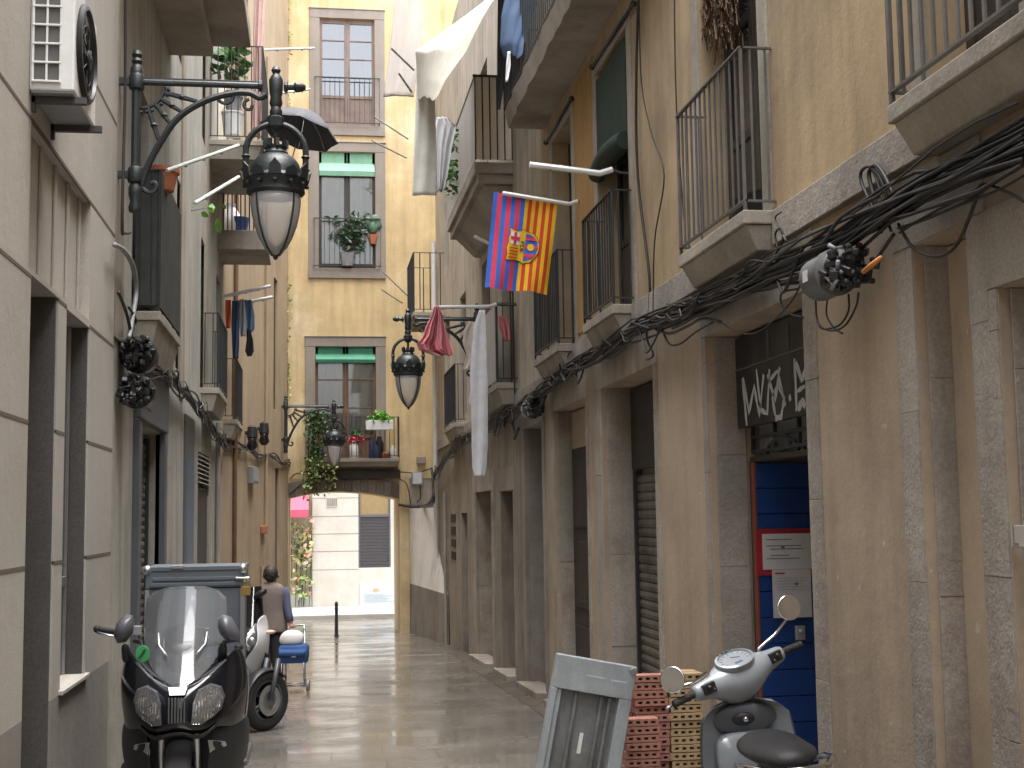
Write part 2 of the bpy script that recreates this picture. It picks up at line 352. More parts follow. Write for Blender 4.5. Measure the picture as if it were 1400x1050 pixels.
# ---------------------------------------------------------------- ground
def paving_mat():
    m = bpy.data.materials.new('wet_paving'); m.use_nodes = True; nt = m.node_tree; b = nt.nodes['Principled BSDF']; lk = nt.links.new
    tc = _n(nt, 'ShaderNodeTexCoord')
    def noise(s, d=4, r=.6, ms=None):
        n = _n(nt, 'ShaderNodeTexNoise'); n.inputs['Scale'].default_value = s; n.inputs['Detail'].default_value = d; n.inputs['Roughness'].default_value = r
        if ms:
            q = _n(nt, 'ShaderNodeMapping'); q.inputs['Scale'].default_value = ms; lk(tc.outputs['Object'], q.inputs[0]); lk(q.outputs[0], n.inputs['Vector'])
        else: lk(tc.outputs['Object'], n.inputs['Vector'])
        return n.outputs['Fac']
    def mr(x, a, c, lo, hi):
        n = _n(nt, 'ShaderNodeMapRange'); n.inputs[1].default_value = a; n.inputs[2].default_value = c; n.inputs[3].default_value = lo; n.inputs[4].default_value = hi
        lk(x, n.inputs[0]); return n.outputs[0]
    mp = _n(nt, 'ShaderNodeMapping'); mp.inputs['Location'].default_value = (-.16, .1, 0); lk(tc.outputs['Object'], mp.inputs[0])
    wob = _n(nt, 'ShaderNodeTexNoise'); wob.inputs['Scale'].default_value = 1.3; lk(mp.outputs[0], wob.inputs['Vector'])
    ad = _n(nt, 'ShaderNodeVectorMath', operation='MULTIPLY_ADD'); ad.inputs[1].default_value = (.03, .03, 0); lk(wob.outputs['Color'], ad.inputs[0]); lk(mp.outputs[0], ad.inputs[2])
    br = _n(nt, 'ShaderNodeTexBrick'); br.offset = .5; br.inputs['Scale'].default_value = 1
    br.inputs['Color1'].default_value = (.195, .18, .157, 1); br.inputs['Color2'].default_value = (.14, .13, .113, 1); br.inputs['Mortar'].default_value = (.05, .045, .04, 1)
    br.inputs['Mortar Size'].default_value = .006; br.inputs['Mortar Smooth'].default_value = .3; br.inputs['Brick Width'].default_value = .95; br.inputs['Row Height'].default_value = .48
    lk(ad.outputs[0], br.inputs['Vector'])
    def mul(x, y):
        n = _n(nt, 'ShaderNodeMath', operation='MULTIPLY'); lk(x, n.inputs[0]); lk(y, n.inputs[1]); return n.outputs[0]
    f = mul(mul(mr(noise(.9, 6), .3, .7, .72, 1.25), mr(noise(1.0, 4, .6, (1.2, 2.2, 1)), .35, .7, 1.08, .86)), mr(noise(55, 3), .3, .7, .9, 1.1))
    vs = _n(nt, 'ShaderNodeVectorMath', operation='SCALE'); lk(br.outputs['Color'], vs.inputs[0]); lk(f, vs.inputs['Scale']); lk(vs.outputs[0], b.inputs['Base Color'])
    wet = mr(noise(1.0, 6, .62, (.9, 1.3, 1)), .36, .64, .05, .30)
    lk(wet, b.inputs['Roughness']); b.inputs['Specular IOR Level'].default_value = .62
    bp = _n(nt, 'ShaderNodeBump'); bp.inputs['Strength'].default_value = .2; bp.inputs['Distance'].default_value = .012
    h = _n(nt, 'ShaderNodeMath', operation='MULTIPLY_ADD'); h.inputs[1].default_value = .5
    lk(noise(7, 3), h.inputs[0]); iv = _n(nt, 'ShaderNodeMath', operation='SUBTRACT'); iv.inputs[0].default_value = 1; lk(br.outputs['Fac'], iv.inputs[1]); lk(iv.outputs[0], h.inputs[2])
    lk(h.outputs[0], bp.inputs['Height']); lk(bp.outputs['Normal'], b.inputs['Normal'])
    return m
g = MB()
ys = [-60, -30, -10, 0, 6, 12, 18, 24, 30, 36, 60, 120]
for a, b in zip(ys, ys[1:]): g.poly([(-80, a, zg(a)), (80, a, zg(a)), (80, b, zg(b)), (-80, b, zg(b))])
gr = g.build('street_paving', paving_mat()); gr['kind'] = 'structure'
ZB = zg(36)
g = MB(); g.box(-30, 39.6, ZB-.2, 30, 43.4, ZB+.13)
o = g.build('far_pavement', mat('pale_pavement', (.36,.335,.30), .6, var=.1, grain=.1, bump=.15), bevel=.015); o['kind'] = 'structure'
# shallow stone gutter along the right-hand walls
g = MB()
for i in range(40):
    y = 4+i*.58
    g.hexa([(2.50,y,zg(y)-.05),(2.79,y,zg(y)-.05),(2.79,y+.57,zg(y+.57)-.05),(2.50,y+.57,zg(y+.57)-.05),(2.50,y,zg(y)+.012),(2.79,y,zg(y)+.05),(2.79,y+.57,zg(y+.57)+.05),(2.50,y+.57,zg(y+.57)+.012)])
o = g.build('kerb', mat('dark_kerb', (.12,.105,.09), .35, var=.3, grain=.2, bump=.4, island=.25, rvar=.15)); o['kind'] = 'structure'

# ================================================================ RIGHT: ochre building (near)
YB = 15.75
ob = thing('ochre_building', (XR, 9, zg(9)), 'ochre plastered house with iron balconies and grey stone doorways on the right', 'building', world=True)
yz = lambda u, v: R(u, v)[0]
G2 = (yz(1328,420), yz(1252,420)); G1 = (3.9, yz(1366,420)); G3 = (yz(1100,480), yz(966,470)); G4 = (yz(893,520), yz(822,540)); G5 = (yz(802,600), yz(758,600))
W1 = (4.7, 5.5); W2 = (yz(1043,200), yz(960,200)); W3 = (yz(861,200), yz(818,200)); W4 = (yz(783,250), yz(757,250))
ZT = 2.92; ZBAL = onX(1011,291,XR-.21).z; ZBT = 3.52; ZW = 6.05
ops = [(*G1, -1, 2.6, .3), (*G2, -1, 2.93, .2), (*G3, -1, 2.95, 1.1), (*G4, -1, 2.92, .38), (*G5, -1, 2.9, .3),
       (*W1, ZBAL, ZW, .3), (*W2, ZBAL, ZW, .28), (*W3, ZBAL, ZW, .28), (*W4, ZBAL, ZW, .28)]
for a, b in ((10.9, 12.0), (13.2, 14.3)): ops.append((a, b, 6.6, 9.0, .25))
w = MB()
facade(w, mpR, -16, YB, -1.2, 3.25, [o for o in ops if o[3] < 3.1], top=False); w.build('wall', M['brown'], ob)
w = MB(); facade(w, mpR, -16, YB, 3.25, 11.5, [o for o in ops if o[3] > 3.1]); w.build('upper_wall', M['ochre'], ob)
# the string course
bals = [(4.3, yz(1276,213)), (yz(1063,290), yz(966,330)), (yz(870,418), yz(826,440)), (yz(789,473), yz(754,485))]
bz0, bz1 = 3.30, 3.51
y = -2
for (p, q) in bals+[(YB, YB)]:
    e = p; b = MB()
    while y < e-.02:
        y2 = min(y+random.uniform(.9, 1.3), e); b.mbox(mpR, y+.003, y2-.003, bz0, bz1, -.045+random.uniform(-.004,.004), .05); y = y2
    y = q
    if b.v: b.build('stone_band', M['stone'], ob, bevel=.006)
# dressed stone round the ground floor openings
def surround(parent, mp, a0, a1, zt, wn, wf, m, zb=-1.0, lint=.34, proud=.009, arch=True, depth=None, rev=None):
    s = MB()
    blocks(s, mp, a0-wn, a0-.002, zb, zt, -proud, .045); blocks(s, mp, a1+.002, a1+wf, zb, zt, -proud, .045)
    if rev:   # stone lining of the far and near reveals
        blocks(s, mp, a1-.02, a1-.003, zb, zt-.003, .046, rev-.004, jit=.003); blocks(s, mp, a0+.003, a0+.02, zb, zt-.003, .046, rev-.004, jit=.003)
    if lint: s.mbox(mp, a0-wn, a1+wf, zt+.002, zt+lint, -proud-.003, .04)
    return s.build('stone_surround', m, parent, bevel=.007)
surround(ob, mpR, *G1, 2.6, .2, .22, M['stone'], rev=.3)
surround(ob, mpR, *G2, 2.93, .16, .2, M['stone'], rev=.2)
surround(ob, mpR, *G3, 2.95, .2, .12, M['stone'], rev=.27)
surround(ob, mpR, *G4, 2.92, .16, .3, M['stoneL'], rev=.38)
surround(ob, mpR, *G5, 2.9, .12, .16, M['stoneL'], rev=.3)
# filled-in openings, doors and shutters
i_ = MB(); i_.mbox(mpR, G2[0]+.02, G2[1]-.02, -1, 2.92, .16, .198); i_.build('blocked_doorway', M['brown'], ob)
i_ = MB(); i_.mbox(mpR, G1[0]+.02, G1[1]-.02, -1, 2.59, .22, .298); i_.build('blocked_doorway', M['stone'], ob)
def roller(parent, mp, a0, a1, z0, z1, d, m, pitch=.085):
    s = MB(); n = int((z1-z0)/pitch)
    for k in range(n):
        za = z0+k*pitch; prof = [(0, .0), (.012, .012), (.02, .045), (.012, .075), (0, .083)]
        s.loft([[mp(a, za+h, d-q) for q, h in prof] for a in (a0, a1)], cap=False, close=False)
    o = s.build('roller_shutter', m, parent, smooth=False)
    r = MB(); r.mbox(mp, a0-.001, a0+.05, z0, z1, d-.05, d+.01); r.mbox(mp, a1-.05, a1+.001, z0, z1, d-.05, d+.01); r.mbox(mp, a0, a1, z0-.05, z0, d-.04, d)
    child(o, r, 'guide_rail', M['iron']); return o
roller(ob, mpR, G4[0]+.03, G4[1]-.03, zg(11.6)+.1, 2.1, .34, M['shutter'])
i_ = MB(); i_.mbox(mpR, G4[0]+.03, G4[1]-.03, 2.12, 2.9, .28, .37); i_.build('shutter_box', M['darkwood'], ob, bevel=.01)
i_ = MB(); i_.mbox(mpR, G5[0]+.03, G5[1]-.03, 2.45, 2.88, .2, .298); i_.build('transom_panel', M['brown'], ob)
d_ = MB(); d_.mbox(mpR, G5[0]+.03, G5[1]-.03, -.55, 2.44, .2, .29)
dd = d_.build('door', M['darkwood'], ob); p_ = MB()
for z in (-.3, .65, 1.55): p_.mbox(mpR, G5[0]+.16, G5[1]-.16, z, z+.75, .18, .2)
child(dd, p_, 'door_panel', M['darkwood'], bevel=.015)
# sign doorway: high grille transom, and a blue plank door standing open against the far jamb
Ys, Yf = G3
t_ = MB()
for k in range(5): a = lerp(Ys+.03, Yf-.03, k/4); t_.mbox(mpR, a-.012, a+.012, 2.12, 2.92, .30, .325)
for z in (2.12, 2.22, 2.32, 2.92): t_.mbox(mpR, Ys+.03, Yf-.03, z-.012, z+.012, .297, .328)
for a0 in (Ys+.25, Ys+.95):   # scrolled ironwork below the bars
    t_.tube([mpR(a0+.32+.3*cos(k*pi/10), 2.09+.10*sin(k*pi/10), .31) for k in range(11)], .014, 6)
    t_.tube([mpR(a0+.32+.17*cos(k*pi/6), 2.155+.05*sin(k*pi/6), .31) for k in range(13)], .012, 6)
tr = t_.build('transom_grille', M['iron'], ob)
q_ = MB(); q_.mbox(mpR, Ys+.03, Yf-.03, 2.06, 2.92, .36, .37); q_.build('transom_glass', mat('dusty_glass', (.42,.45,.46), .35, var=.3, streak=.3, bump=0, sc=3), ob)
q_ = MB(); q_.mbox(mpR, Ys+.02, Yf-.02, 2.045, 2.085, .285, .38); q_.build('transom_beam', M['darkwood'], ob, bevel=.008)
q_ = MB(); q_.mbox(mpR, Yf-.09, Yf-.022, -.5, 2.058, .278, .31); q_.build('door_post', M['darkwood'], ob, bevel=.006)
dl = MB(); zb = zg(Yf)+.02; YD = Yf-.12; DX0 = onY(1037,760,YD).x
NPL = 13; pl_ = (2.04-zb)/NPL
for k in range(NPL):
    z0 = zb+k*pl_; dl.box(DX0, YD, z0+.003, XR+1.09, YD+.04, z0+pl_-.003)
door = dl.build('blue_door', M['blue'], ob, bevel=.004)
e_ = MB(); e_.box(DX0-.02, YD-.006, zb, DX0-.002, YD+.05, 2.04); child(door, e_, 'door_edge', mat('rust_red_edge', (.22,.06,.035), .7, sc=4), bevel=.003)
e_ = MB(); e_.box(DX0, YD+.041, zb, XR+1.09, YD+.07, 2.04); child(door, e_, 'door_ledge', M['blue'])
e_ = MB(); hz = onY(1093,865,YD); e_.box(hz.x-.035, YD-.025, hz.z-.05, hz.x+.035, YD+.002, hz.z+.05); e_.ball((hz.x, YD-.03, hz.z+.01), .018); child(door, e_, 'door_handle', M['galv'], bevel=.006)
for (ya, yb, z0, z1) in ((10.9,12.0,6.6,9.0),(13.2,14.3,6.6,9.0)):
    q_ = MB(); q_.mbox(mpR, ya, yb, z0, z1, .1, .13); q_.build('window', M['darkwood'], ob)
# thresholds
for (a0, a1) in (G4, G5):
    q_ = MB(); q_.hexa([(XR-.16,a0-.1,-1),(XR+.3,a0-.1,-1),(XR+.3,a1+.1,-1.),(XR-.16,a1+.1,-1),(XR-.16,a0-.1,zg(a0)+.12),(XR+.3,a0-.1,zg(a0)+.12),(XR+.3,a1+.1,zg(a1)+.12),(XR-.16,a1+.1,zg(a1)+.12)])
    q_.build('doorstep', M['stone'], ob, bevel=.012)
# upper french windows: stone frames, doors, blinds
def french(parent, mp, a0, a1, z0, z1, d, m_in, m_fr, surr=.16, proud=.018, panes=True):
    s = MB()
    if surr:
        s.mbox(mp, a0-surr, a0-.002, z0, z1, -proud, .04); s.mbox(mp, a1+.002, a1+surr, z0, z1, -proud, .04); s.mbox(mp, a0-surr, a1+surr, z1+.002, z1+surr, -proud-.002, .04)
        s.build('stone_surround', M['slab'], parent, bevel=.008)
    f = MB(); mid = (a0+a1)/2
    for p, q in ((a0+.01, mid-.003), (mid+.003, a1-.01)):
        f.mbox(mp, p, p+.07, z0+.02, z1-.02, d, d+.05); f.mbox(mp, q-.07, q, z0+.02, z1-.02, d, d+.05)
        for z in (z0+.02, z0+.75, lerp(z0, z1, .62), z1-.1): f.mbox(mp, p+.07, q-.07, z, z+.07, d+.004, d+.046)
        f.mbox(mp, p+.07, q-.07, z0+.09, z0+.75, d+.015, d+.035)
    w = f.build('french_window', m_fr, parent, bevel=.005)
    g = MB(); g.mbox(mp, a0+.07, a1-.07, z0+.75, z1-.09, d+.022, d+.028); child(w, g, 'pane', m_in)
    return w
for (a, b_) in (W1, W2, W3, W4): french(ob, mpR, a, b_, ZBAL, ZW, .18, M['glassD'], M['darkwood'])
def balcony(parent, mp, a0, a1, zt, proj, th, m, m_rail, rail_h, lip=.05, **k):
    s = MB()
    s.mbox(mp, a0, a1, zt-.085, zt, -proj, .03)
    s.hexa([mp(a0+lip,zt-th,0.03), mp(a1-lip,zt-th,0.03), mp(a1-lip,zt-th,-proj+lip*1.9), mp(a0+lip,zt-th,-proj+lip*1.9),
            mp(a0+.012,zt-.087,.03), mp(a1-.012,zt-.087,.03), mp(a1-.02,zt-.087,-proj+.02), mp(a0+.02,zt-.087,-proj+.02)])
    o = s.build('balcony', m, parent, bevel=.008)
    if rail_h:
        r = MB(); railing(r, mp, a0, a1, zt, rail_h, proj, **k); child(o, r, 'railing', m_rail)
    return o
zr2 = onX(1040,35,XR-.19).z-ZBAL
for n_, (p, q) in enumerate(bals): balcony(ob, mpR, p, q, ZBAL, .215, .24, M['slab'], M['ironG'] if n_ < 2 else M['iron'], zr2, step=.105, r=.0085 if n_ else .011)
# rolled green blind on the third french window, with its cord
bl = MB(); P0, P1 = onX(838,175,XR-.03), onX(848,100,XR-.05)
ya, yb = W3[0]+.02, W3[1]-.02
bl.tube([(XR-.03, lerp(ya,yb,t), 5.02+.05*sin(t*3)) for t in (0,.25,.5,.75,1)], [.085,.1,.105,.1,.085], 14)
bl.sheet(lambda s,t: (XR-.02+.005*sin(9*s), lerp(ya,yb,s), lerp(ZW-.08,5.05,t)), 8, 6, (.012,0,0))
bl.build('rolled_blind', M['blindsD'], ob, smooth=True, auto=40)
# long second floor balcony, seen from below
Z5 = onX(743,177,XR).z; Y5 = R(743,177)[0]; pr5 = XR-onY(688,177,Y5).x
s = MB(); rnd = random.Random(3)
edge = [( -pr5+rnd.uniform(-.012,.02)) for k in range(30)]
for k in range(29):
    a, b_ = lerp(9.6, Y5, k/29), lerp(9.6, Y5, (k+1)/29)
    s.hexa([mpR(a,Z5,.03),mpR(b_,Z5,.03),mpR(b_,Z5,edge[k+1]+.05),mpR(a,Z5,edge[k]+.05),mpR(a,Z5+.2,.03),mpR(b_,Z5+.2,.03),mpR(b_,Z5+.2,edge[k+1]),mpR(a,Z5+.2,edge[k])])
lb = s.build('long_balcony', M['slabD'], ob)
r = MB(); railing(r, mpR, 9.6, Y5, Z5+.2, 1.05, pr5, step=.12, r=.009); child(lb, r, 'railing', M['iron'])
for (ua, va, ub, vb) in ((746,195,781,135), (809,92,866,5)):
    pa_, pb2 = onX(ua, va, XR-.04), onX(ub, vb, XR-.04); r = MB(); r.tube([pa_, pb2], .016, 6); r.ball(pa_, .03, 8); r.ball(pb2, .03, 8); child(lb, r, 'rod', M['iron'], smooth=True)
# patched plaster between third and fourth windows: its own raised skin
q_ = MB(); q_.mbox(mpR, W3[1]+.17, W4[0]-.17, 3.6, 6.3, -.012, .02); q_.build('plaster_patch', mat('orange_plaster', (.40,.235,.085), .9, var=.15, streak=.2, bump=.3), ob)

# ================================================================ RIGHT: pale building (far)
YP1 = 30.2
pb = thing('pale_building', (XR, 20, zg(20)), 'grey rendered house with stained walls and closed-in balconies beyond the ochre one', 'building', world=True)
def mpP(a, z, d): return (XR+.02+d, a, z)
G6 = (16.15, 17.55); G7 = (yz(701,760), yz(684,760)); G8 = (yz(671,760), yz(650,760)); G9 = (yz(638,760), yz(630,760))
pops = [(*G6, -1.4, 2.85, .5), (*G7, -1.4, 2.05, .3), (*G8, -1.4, 2.1, .45), (*G9, -1.4, 1.75, .3)]
for a, b_ in ((18.5, 19.5), (20.8, 21.8), (24.2, 25.2), (27.2, 28.2)):
    pops += [(a, b_, 3.6, 5.9, .22), (a, b_, 6.9, 9.2, .22)]
w = MB(); facade(w, mpP, YB+.002, YP1, -1.6, 3.2, [o for o in pops if o[3] < 3.1], top=False); w.build('wall', M['paleR'], pb)
w = MB(); facade(w, mpP, YB+.002, YP1, 3.2, 11.8, [o for o in pops if o[3] > 3.1]); w.build('upper_wall', M['paleU'], pb)
surround(pb, mpP, *G6, 2.85, .2, .2, M['stone'], zb=-1.2, rev=.5); surround(pb, mpP, *G7, 2.05, .16, .2, M['stone'], zb=-1.2)
surround(pb, mpP, *G8, 2.1, .3, .45, M['stoneL'], zb=-1.2, rev=.4)
d_ = MB(); d_.mbox(mpP, G6[0]+.03, G6[1]-.03, -1, 2.84, .44, .49); d_.build('door', M['darkwood'], pb)
d_ = MB(); d_.mbox(mpP, G7[0]+.01, G7[1]-.01, -1, 2.04, .2, .28); dd = d_.build('door', M['wood'], pb)
p_ = MB(); p_.mbox(mpP, G7[0]+.15, G7[1]-.15, -.4, 1.9, .18, .2); child(dd, p_, 'door_panel', M['void'])
d_ = MB(); d_.mbox(mpP, G8[0]+.03, G8[1]-.03, -1, 2.09, .36, .44); d_.build('blocked_doorway', M['stone'], pb)
d_ = MB(); d_.mbox(mpP, G9[0]+.01, G9[1]-.01, -1.2, 1.74, .2, .28); d_.build('door', M['darkwood'], pb)
for a0, a1 in (G7, G8, G6):
    q_ = MB(); q_.hexa([(XR-.12,a0-.1,-1.2),(XR+.2,a0-.1,-1.2),(XR+.2,a1+.1,-1.2),(XR-.12,a1+.1,-1.2),(XR-.12,a0-.1,zg(a0)+.12),(XR+.2,a0-.1,zg(a0)+.12),(XR+.2,a1+.1,zg(a1)+.12),(XR-.12,a1+.1,zg(a1)+.12)]); q_.build('doorstep', M['stoneL'], pb, bevel=.01)
b = MB(); y = YB+.003
while y < YP1-.2:
    y2 = min(y+random.uniform(.9,1.4), YP1-.01); b.mbox(mpP, y+.003, y2-.003, 3.18, 3.38, -.05, .04); y = y2
b.build('stone_band', M['stone'], pb, bevel=.006)
v_ = MB()
for k in range(4):
    z = onX(619,703+k*17,XR).z; v_.mbox(mpP, yz(622,735), yz(616,735), z-.16, z, -.012, .01)
v_.build('wall_vent', M['void'], pb)
for a, b_ in ((18.5, 19.5), (20.8, 21.8), (24.2, 25.2), (27.2, 28.2)):
    for z in (3.6, 6.9):
        q_ = MB(); q_.mbox(mpP, a+.01, a+.06, z, z+2.29, .12, .17); q_.mbox(mpP, b_-.06, b_-.01, z, z+2.29, .12, .17); q_.mbox(mpP, (a+b_)/2-.04, (a+b_)/2+.04, z, z+2.29, .12, .17)
        wn = q_.build('window', M['wood'], pb); q_ = MB(); q_.mbox(mpP, a+.06, b_-.06, z, z+2.28, .14, .15); child(wn, q_, 'pane', M['glassD'])
# big closed-in balcony on the second floor: cream boards towards us, grey sheet on the side
YN = yz(700,225); ze = onX(700,222,XR).z; pe = XR-onY(650,222,YN).x; YFc = onX(612,318,XR-pe).y
s = MB()
s.mbox(mpP, YN, YFc, ze-.16, ze, -pe-.03, .02); s.mbox(mpP, YN+.05, YFc-.05, ze-.3, ze-.162, -pe+.02, .02)
s.hexa([mpP(YN+.12,ze-.62,.02), mpP(YFc-.12,ze-.62,.02), mpP(YFc-.12,ze-.62,-.1), mpP(YN+.12,ze-.62,-.1), mpP(YN+.12,ze-.302,.02), mpP(YFc-.12,ze-.302,.02), mpP(YFc-.12,ze-.302,-pe+.1), mpP(YN+.12,ze-.302,-pe+.1)])
cb = s.build('closed_balcony', M['slabD'], pb, bevel=.012)
hb = onY(650,106,YN).z-ze
r = MB()
for k in range(5): x0 = XR-pe+k*pe/5; r.box(x0+.004, YN-.03, ze+.03, x0+pe/5-.004, YN-.012, ze+hb)
child(cb, r, 'board_screen', M['cream'])
r = MB(); r.mbox(mpP, YN, YFc, ze+.03, ze+hb, -pe-.022, -pe-.008); child(cb, r, 'sheet_screen', M['greyP'])
r = MB()
for k in range(6): x0 = XR-pe+k*pe/5; r.tube([(x0, YN-.04, ze+.02), (x0, YN-.04, ze+hb)], .01, 6)
r.box(XR-pe-.03, YN-.05, ze+hb, XR, YN-.02, ze+hb+.03); r.mbox(mpP, YN, YFc, ze+hb, ze+hb+.03, -pe-.03, -pe)
child(cb, r, 'railing', M['iron'])
# small first floor balcony below it, grey sheets round its rail
YA = yz(706,523); za = onX(706,523,XR).z; pa = .30; Yz = YA+2.6
bb = balcony(pb, mpP, YA, Yz, za, pa, .3, M['slab'], M['iron'], 1.12, step=.13)
r = MB(); r.mbox(mpP, YA+.06, Yz-.05, za+.03, za+1.1, -pa-.005, -pa+.005); child(bb, r, 'sheet_screen', M['greyP'])
bb = balcony(pb, mpP, 24.4, 26.4, za-.1, .22, .26, M['slab'], M['iron'], 1.1, step=.14)
# iron balcony near the end
p0, p1 = onY(563,430,28.6), onY(607,430,28.6)
bx = balcony(pb, mpP, 28.2, 30.0, p0.z, XR-p0.x+.02, .2, M['slabD'], M['iron'], onY(565,350,28.6).z-p0.z, step=.2, r=.012)
dp = MB(); dp.tube([(XR-.06, 29.9, -1), (XR-.06, 29.9, 8)], .05, 10); dp.build('drainpipe', M['plwhite'], pb, smooth=True, auto=40)
dp = MB(); dp.tube([(XR-.05, yz(612,760), -1), (XR-.05, yz(612,760), 2.2)], .035, 10); dp.build('drainpipe', M['pale'], pb, smooth=True, auto=40)

# ================================================================ LEFT: stone clad building (near)
YC = 10.87
lb_ = thing('clad_building', (XL, 8, zg(8)), 'limestone clad building with deep square recesses on the left', 'building', world=True)
ly = lambda u, v: L(u, v)[0]
A1 = (ly(40,500), ly(78,500)); A2 = (ly(88,600), ly(120,600))
zA1 = L(40,392)[1]; zt1 = L(40,373)[1]
PZ = L(140,909)[1]
TR = (ly(40,300), ly(124,300), L(40,373)[1]+.03, L(40,158)[1])
w = MB(); lops = [(*A1, -1, zt1, .6), (*A2, PZ+.03, L(90,421)[1], .35), (*TR, .07)]
facade(w, mpL, -16, YC, PZ, 10.5, [(a, b_, max(z0, PZ), z1, d)+(('b',) if z0 < PZ else ()) for a, b_, z0, z1, d in lops], back=4)
w.build('wall', M['clad'], lb_)
w = MB(); facade(w, mpL, -16, YC, -1.2, PZ, [(A1[0], A1[1], -1.2, PZ, .6, 't')], top=False); w.build('plinth', M['cladP'], lb_)
q_ = MB(); q_.mbox(mpL, A2[0]-.05, A2[1]+.08, PZ-.001, PZ+.028, -.03, .06); q_.build('sill', M['clad'], lb_, bevel=.005)
# joints between the cladding panels: real grooves are shadow lines of dark mortar, set a hair proud
j = MB(); zs = [L(140,v)[1] for v in (132, 299, 461, 611, 758)]+[7.2, 8.7]
zs = sorted(zs)
for z in zs:
    segs = [(-2, A1[0]), (A1[1], A2[0]), (A2[1], YC)] if z < zt1 else ([(-2, TR[0]), (TR[1], YC)] if TR[2] < z < TR[3] else [(-2, YC)])
    for a, b_ in segs: j.mbox(mpL, a, b_, z-.011, z+.011, -.0025, .01)
for k, z in enumerate(zs[:-1]):
    for y in ((6.2, 3.4) if k % 2 else (5.2, 2.6)): j.mbox(mpL, y-.007, y+.007, z+.011, zs[k+1]-.011, -.0025, .01)
j.build('panel_joint', M['joint'], lb_)
r_ = MB()
for k in range(5): a = lerp(TR[0]+.15, TR[1]-.12, k/4); r_.mbox(mpL, a-.03, a+.03, TR[2]+.002, TR[3]-.002, .05, .069)
r_.build('rib', M['clad'], lb_, bevel=.006)
d_ = MB(); d_.mbox(mpL, *A1, -1, zt1, .56, .59); d_.build('door', M['greyframe'], lb_)
d_ = MB(); d_.mbox(mpL, A1[1]-.022, A1[1]-.002, -1, zt1-.003, .012, .555); d_.build('reveal_lining', M['granite'], lb_)
d_ = MB(); d_.mbox(mpL, A2[1]-.022, A2[1]-.002, PZ+.032, L(90,421)[1]-.003, .012, .118); d_.build('reveal_lining', M['granite'], lb_)
f_ = MB(); f_.mbox(mpL, A2[0], A2[0]+.05, PZ+.03, L(90,421)[1], .12, .18); f_.mbox(mpL, A2[1]-.05, A2[1], PZ+.03, L(90,421)[1], .12, .18); f_.mbox(mpL, A2[0]+.05, A2[1]-.05, 1.25, 1.32, .12, .18)
wn = f_.build('window', M['alu'], lb_, bevel=.004); g = MB(); g.mbox(mpL, A2[0]+.05, A2[1]-.05, PZ+.03, L(90,421)[1], .14, .16); child(wn, g, 'pane', M['glassD'])
# ================================================================ LEFT: pale rendered house
YL2 = 24.0
def mpB(a, z, d): return (XL-.03-d, a, z)
pl = thing('rendered_house', (XL, 17, zg(17)), 'pale grey rendered house on the left behind the big street lamp', 'building', world=True)
S1 = (ly(190,650), ly(222,650)); B2 = (ly(255,700), ly(265,700)); B3 = (ly(273,700), ly(288,700))
zS = L(188,575)[1]
lo = [(*S1, -1.2, zS, .2), (*B2, -.9, L(260,628)[1], .12), (*B3, -1.2, L(280,620)[1], .12)]
f1 = ((12.1,13.2),(15.9,16.8),(19.3,20.3),(22.3,23.2))
for a, b_ in f1: lo += [(a, b_, 3.5, 5.8, .2), (a, b_, 7.3, 9.5, .2)]
w = MB(); facade(w, mpB, YC+.002, YL2, -1.6, 12, lo); w.build('wall', M['pale'], pl)
roller(pl, mpB, S1[0]+.05, S1[1]-.05, zg(12.5)+.06, zS-.05, .15, M['shutter'])
f_ = MB(); f_.mbox(mpB, S1[0]-.22, S1[0], -1, zS+.02, -.06, .05); f_.mbox(mpB, S1[1], S1[1]+.2, -1, zS+.02, -.06, .05); f_.mbox(mpB, S1[0]-.22, S1[1]+.2, zS+.022, zS+.62, -.07, .03)
f_.build('shop_frame', M['greyframe'], pl, bevel=.008)
f_ = MB(); f_.mbox(mpB, B2[0]-.14, B2[1]+.1, -.9, L(260,628)[1]+.55, -.025, .0); f_.build('door_surround', M['greyframe'], pl)
f_ = MB(); f_.mbox(mpB, B2[0], B2[1], -.9, L(260,628)[1], -.03, -.026); f_.build('narrow_door', plain('blue_grey', (.10,.13,.18), .5), pl)
f_ = MB(); zl0, zl1 = L(280,662)[1], L(280,620)[1]
for k in range(7): z = lerp(zl0, zl1, k/7); f_.hexa([mpB(B3[0],z,-.03),mpB(B3[1],z,-.03),mpB(B3[1],z+.02,.04),mpB(B3[0],z+.02,.04),mpB(B3[0],z+.015,-.03),mpB(B3[1],z+.015,-.03),mpB(B3[1],z+.035,.04),mpB(B3[0],z+.035,.04)])
f_.build('louvre', M['greyP'], pl)
f_ = MB(); f_.mbox(mpB, B3[0], B3[1], -1, zl0-.05, .03, .1); f_.build('door', M['darkwood'], pl)
q_ = MB(); q_.mbox(mpB, S1[1]+.3, S1[1]+.75, -1, 2.3, -.05, .01); q_.build('pilaster', M['stone'], pl, bevel=.01)
for a in (10.98, ly(250,300), ly(283,300)):
    q_ = MB(); q_.mbox(mpB, a, a+.5, 3.2, 11, -.02, .01); q_.build('wall_strip', M['paleR'], pl)
for a, b_ in f1:
    for z in (3.5, 7.3): q_ = MB(); q_.mbox(mpB, a, b_, z, z+2.3, .1, .14); wn = q_.build('window', M['darkwood'], pl)
zf = onX(217,427,XL+.18).z
yn, yf = ly(188,427), onX(247,457,XL+.2).y
bq = balcony(pl, mpB, yn, yf, zf, .23, .42, M['slab'], M['iron'], onX(195,240,XL).z-zf, step=.12)
r = MB(); hh = onX(195,240,XL).z-zf
r.mbox(mpB, yn+.03, yf-.03, zf+.04, zf+hh, -.228, -.222); r.mbox(mpB, yn+.02, yn+.024, zf+.04, zf+hh, -.22, .0)
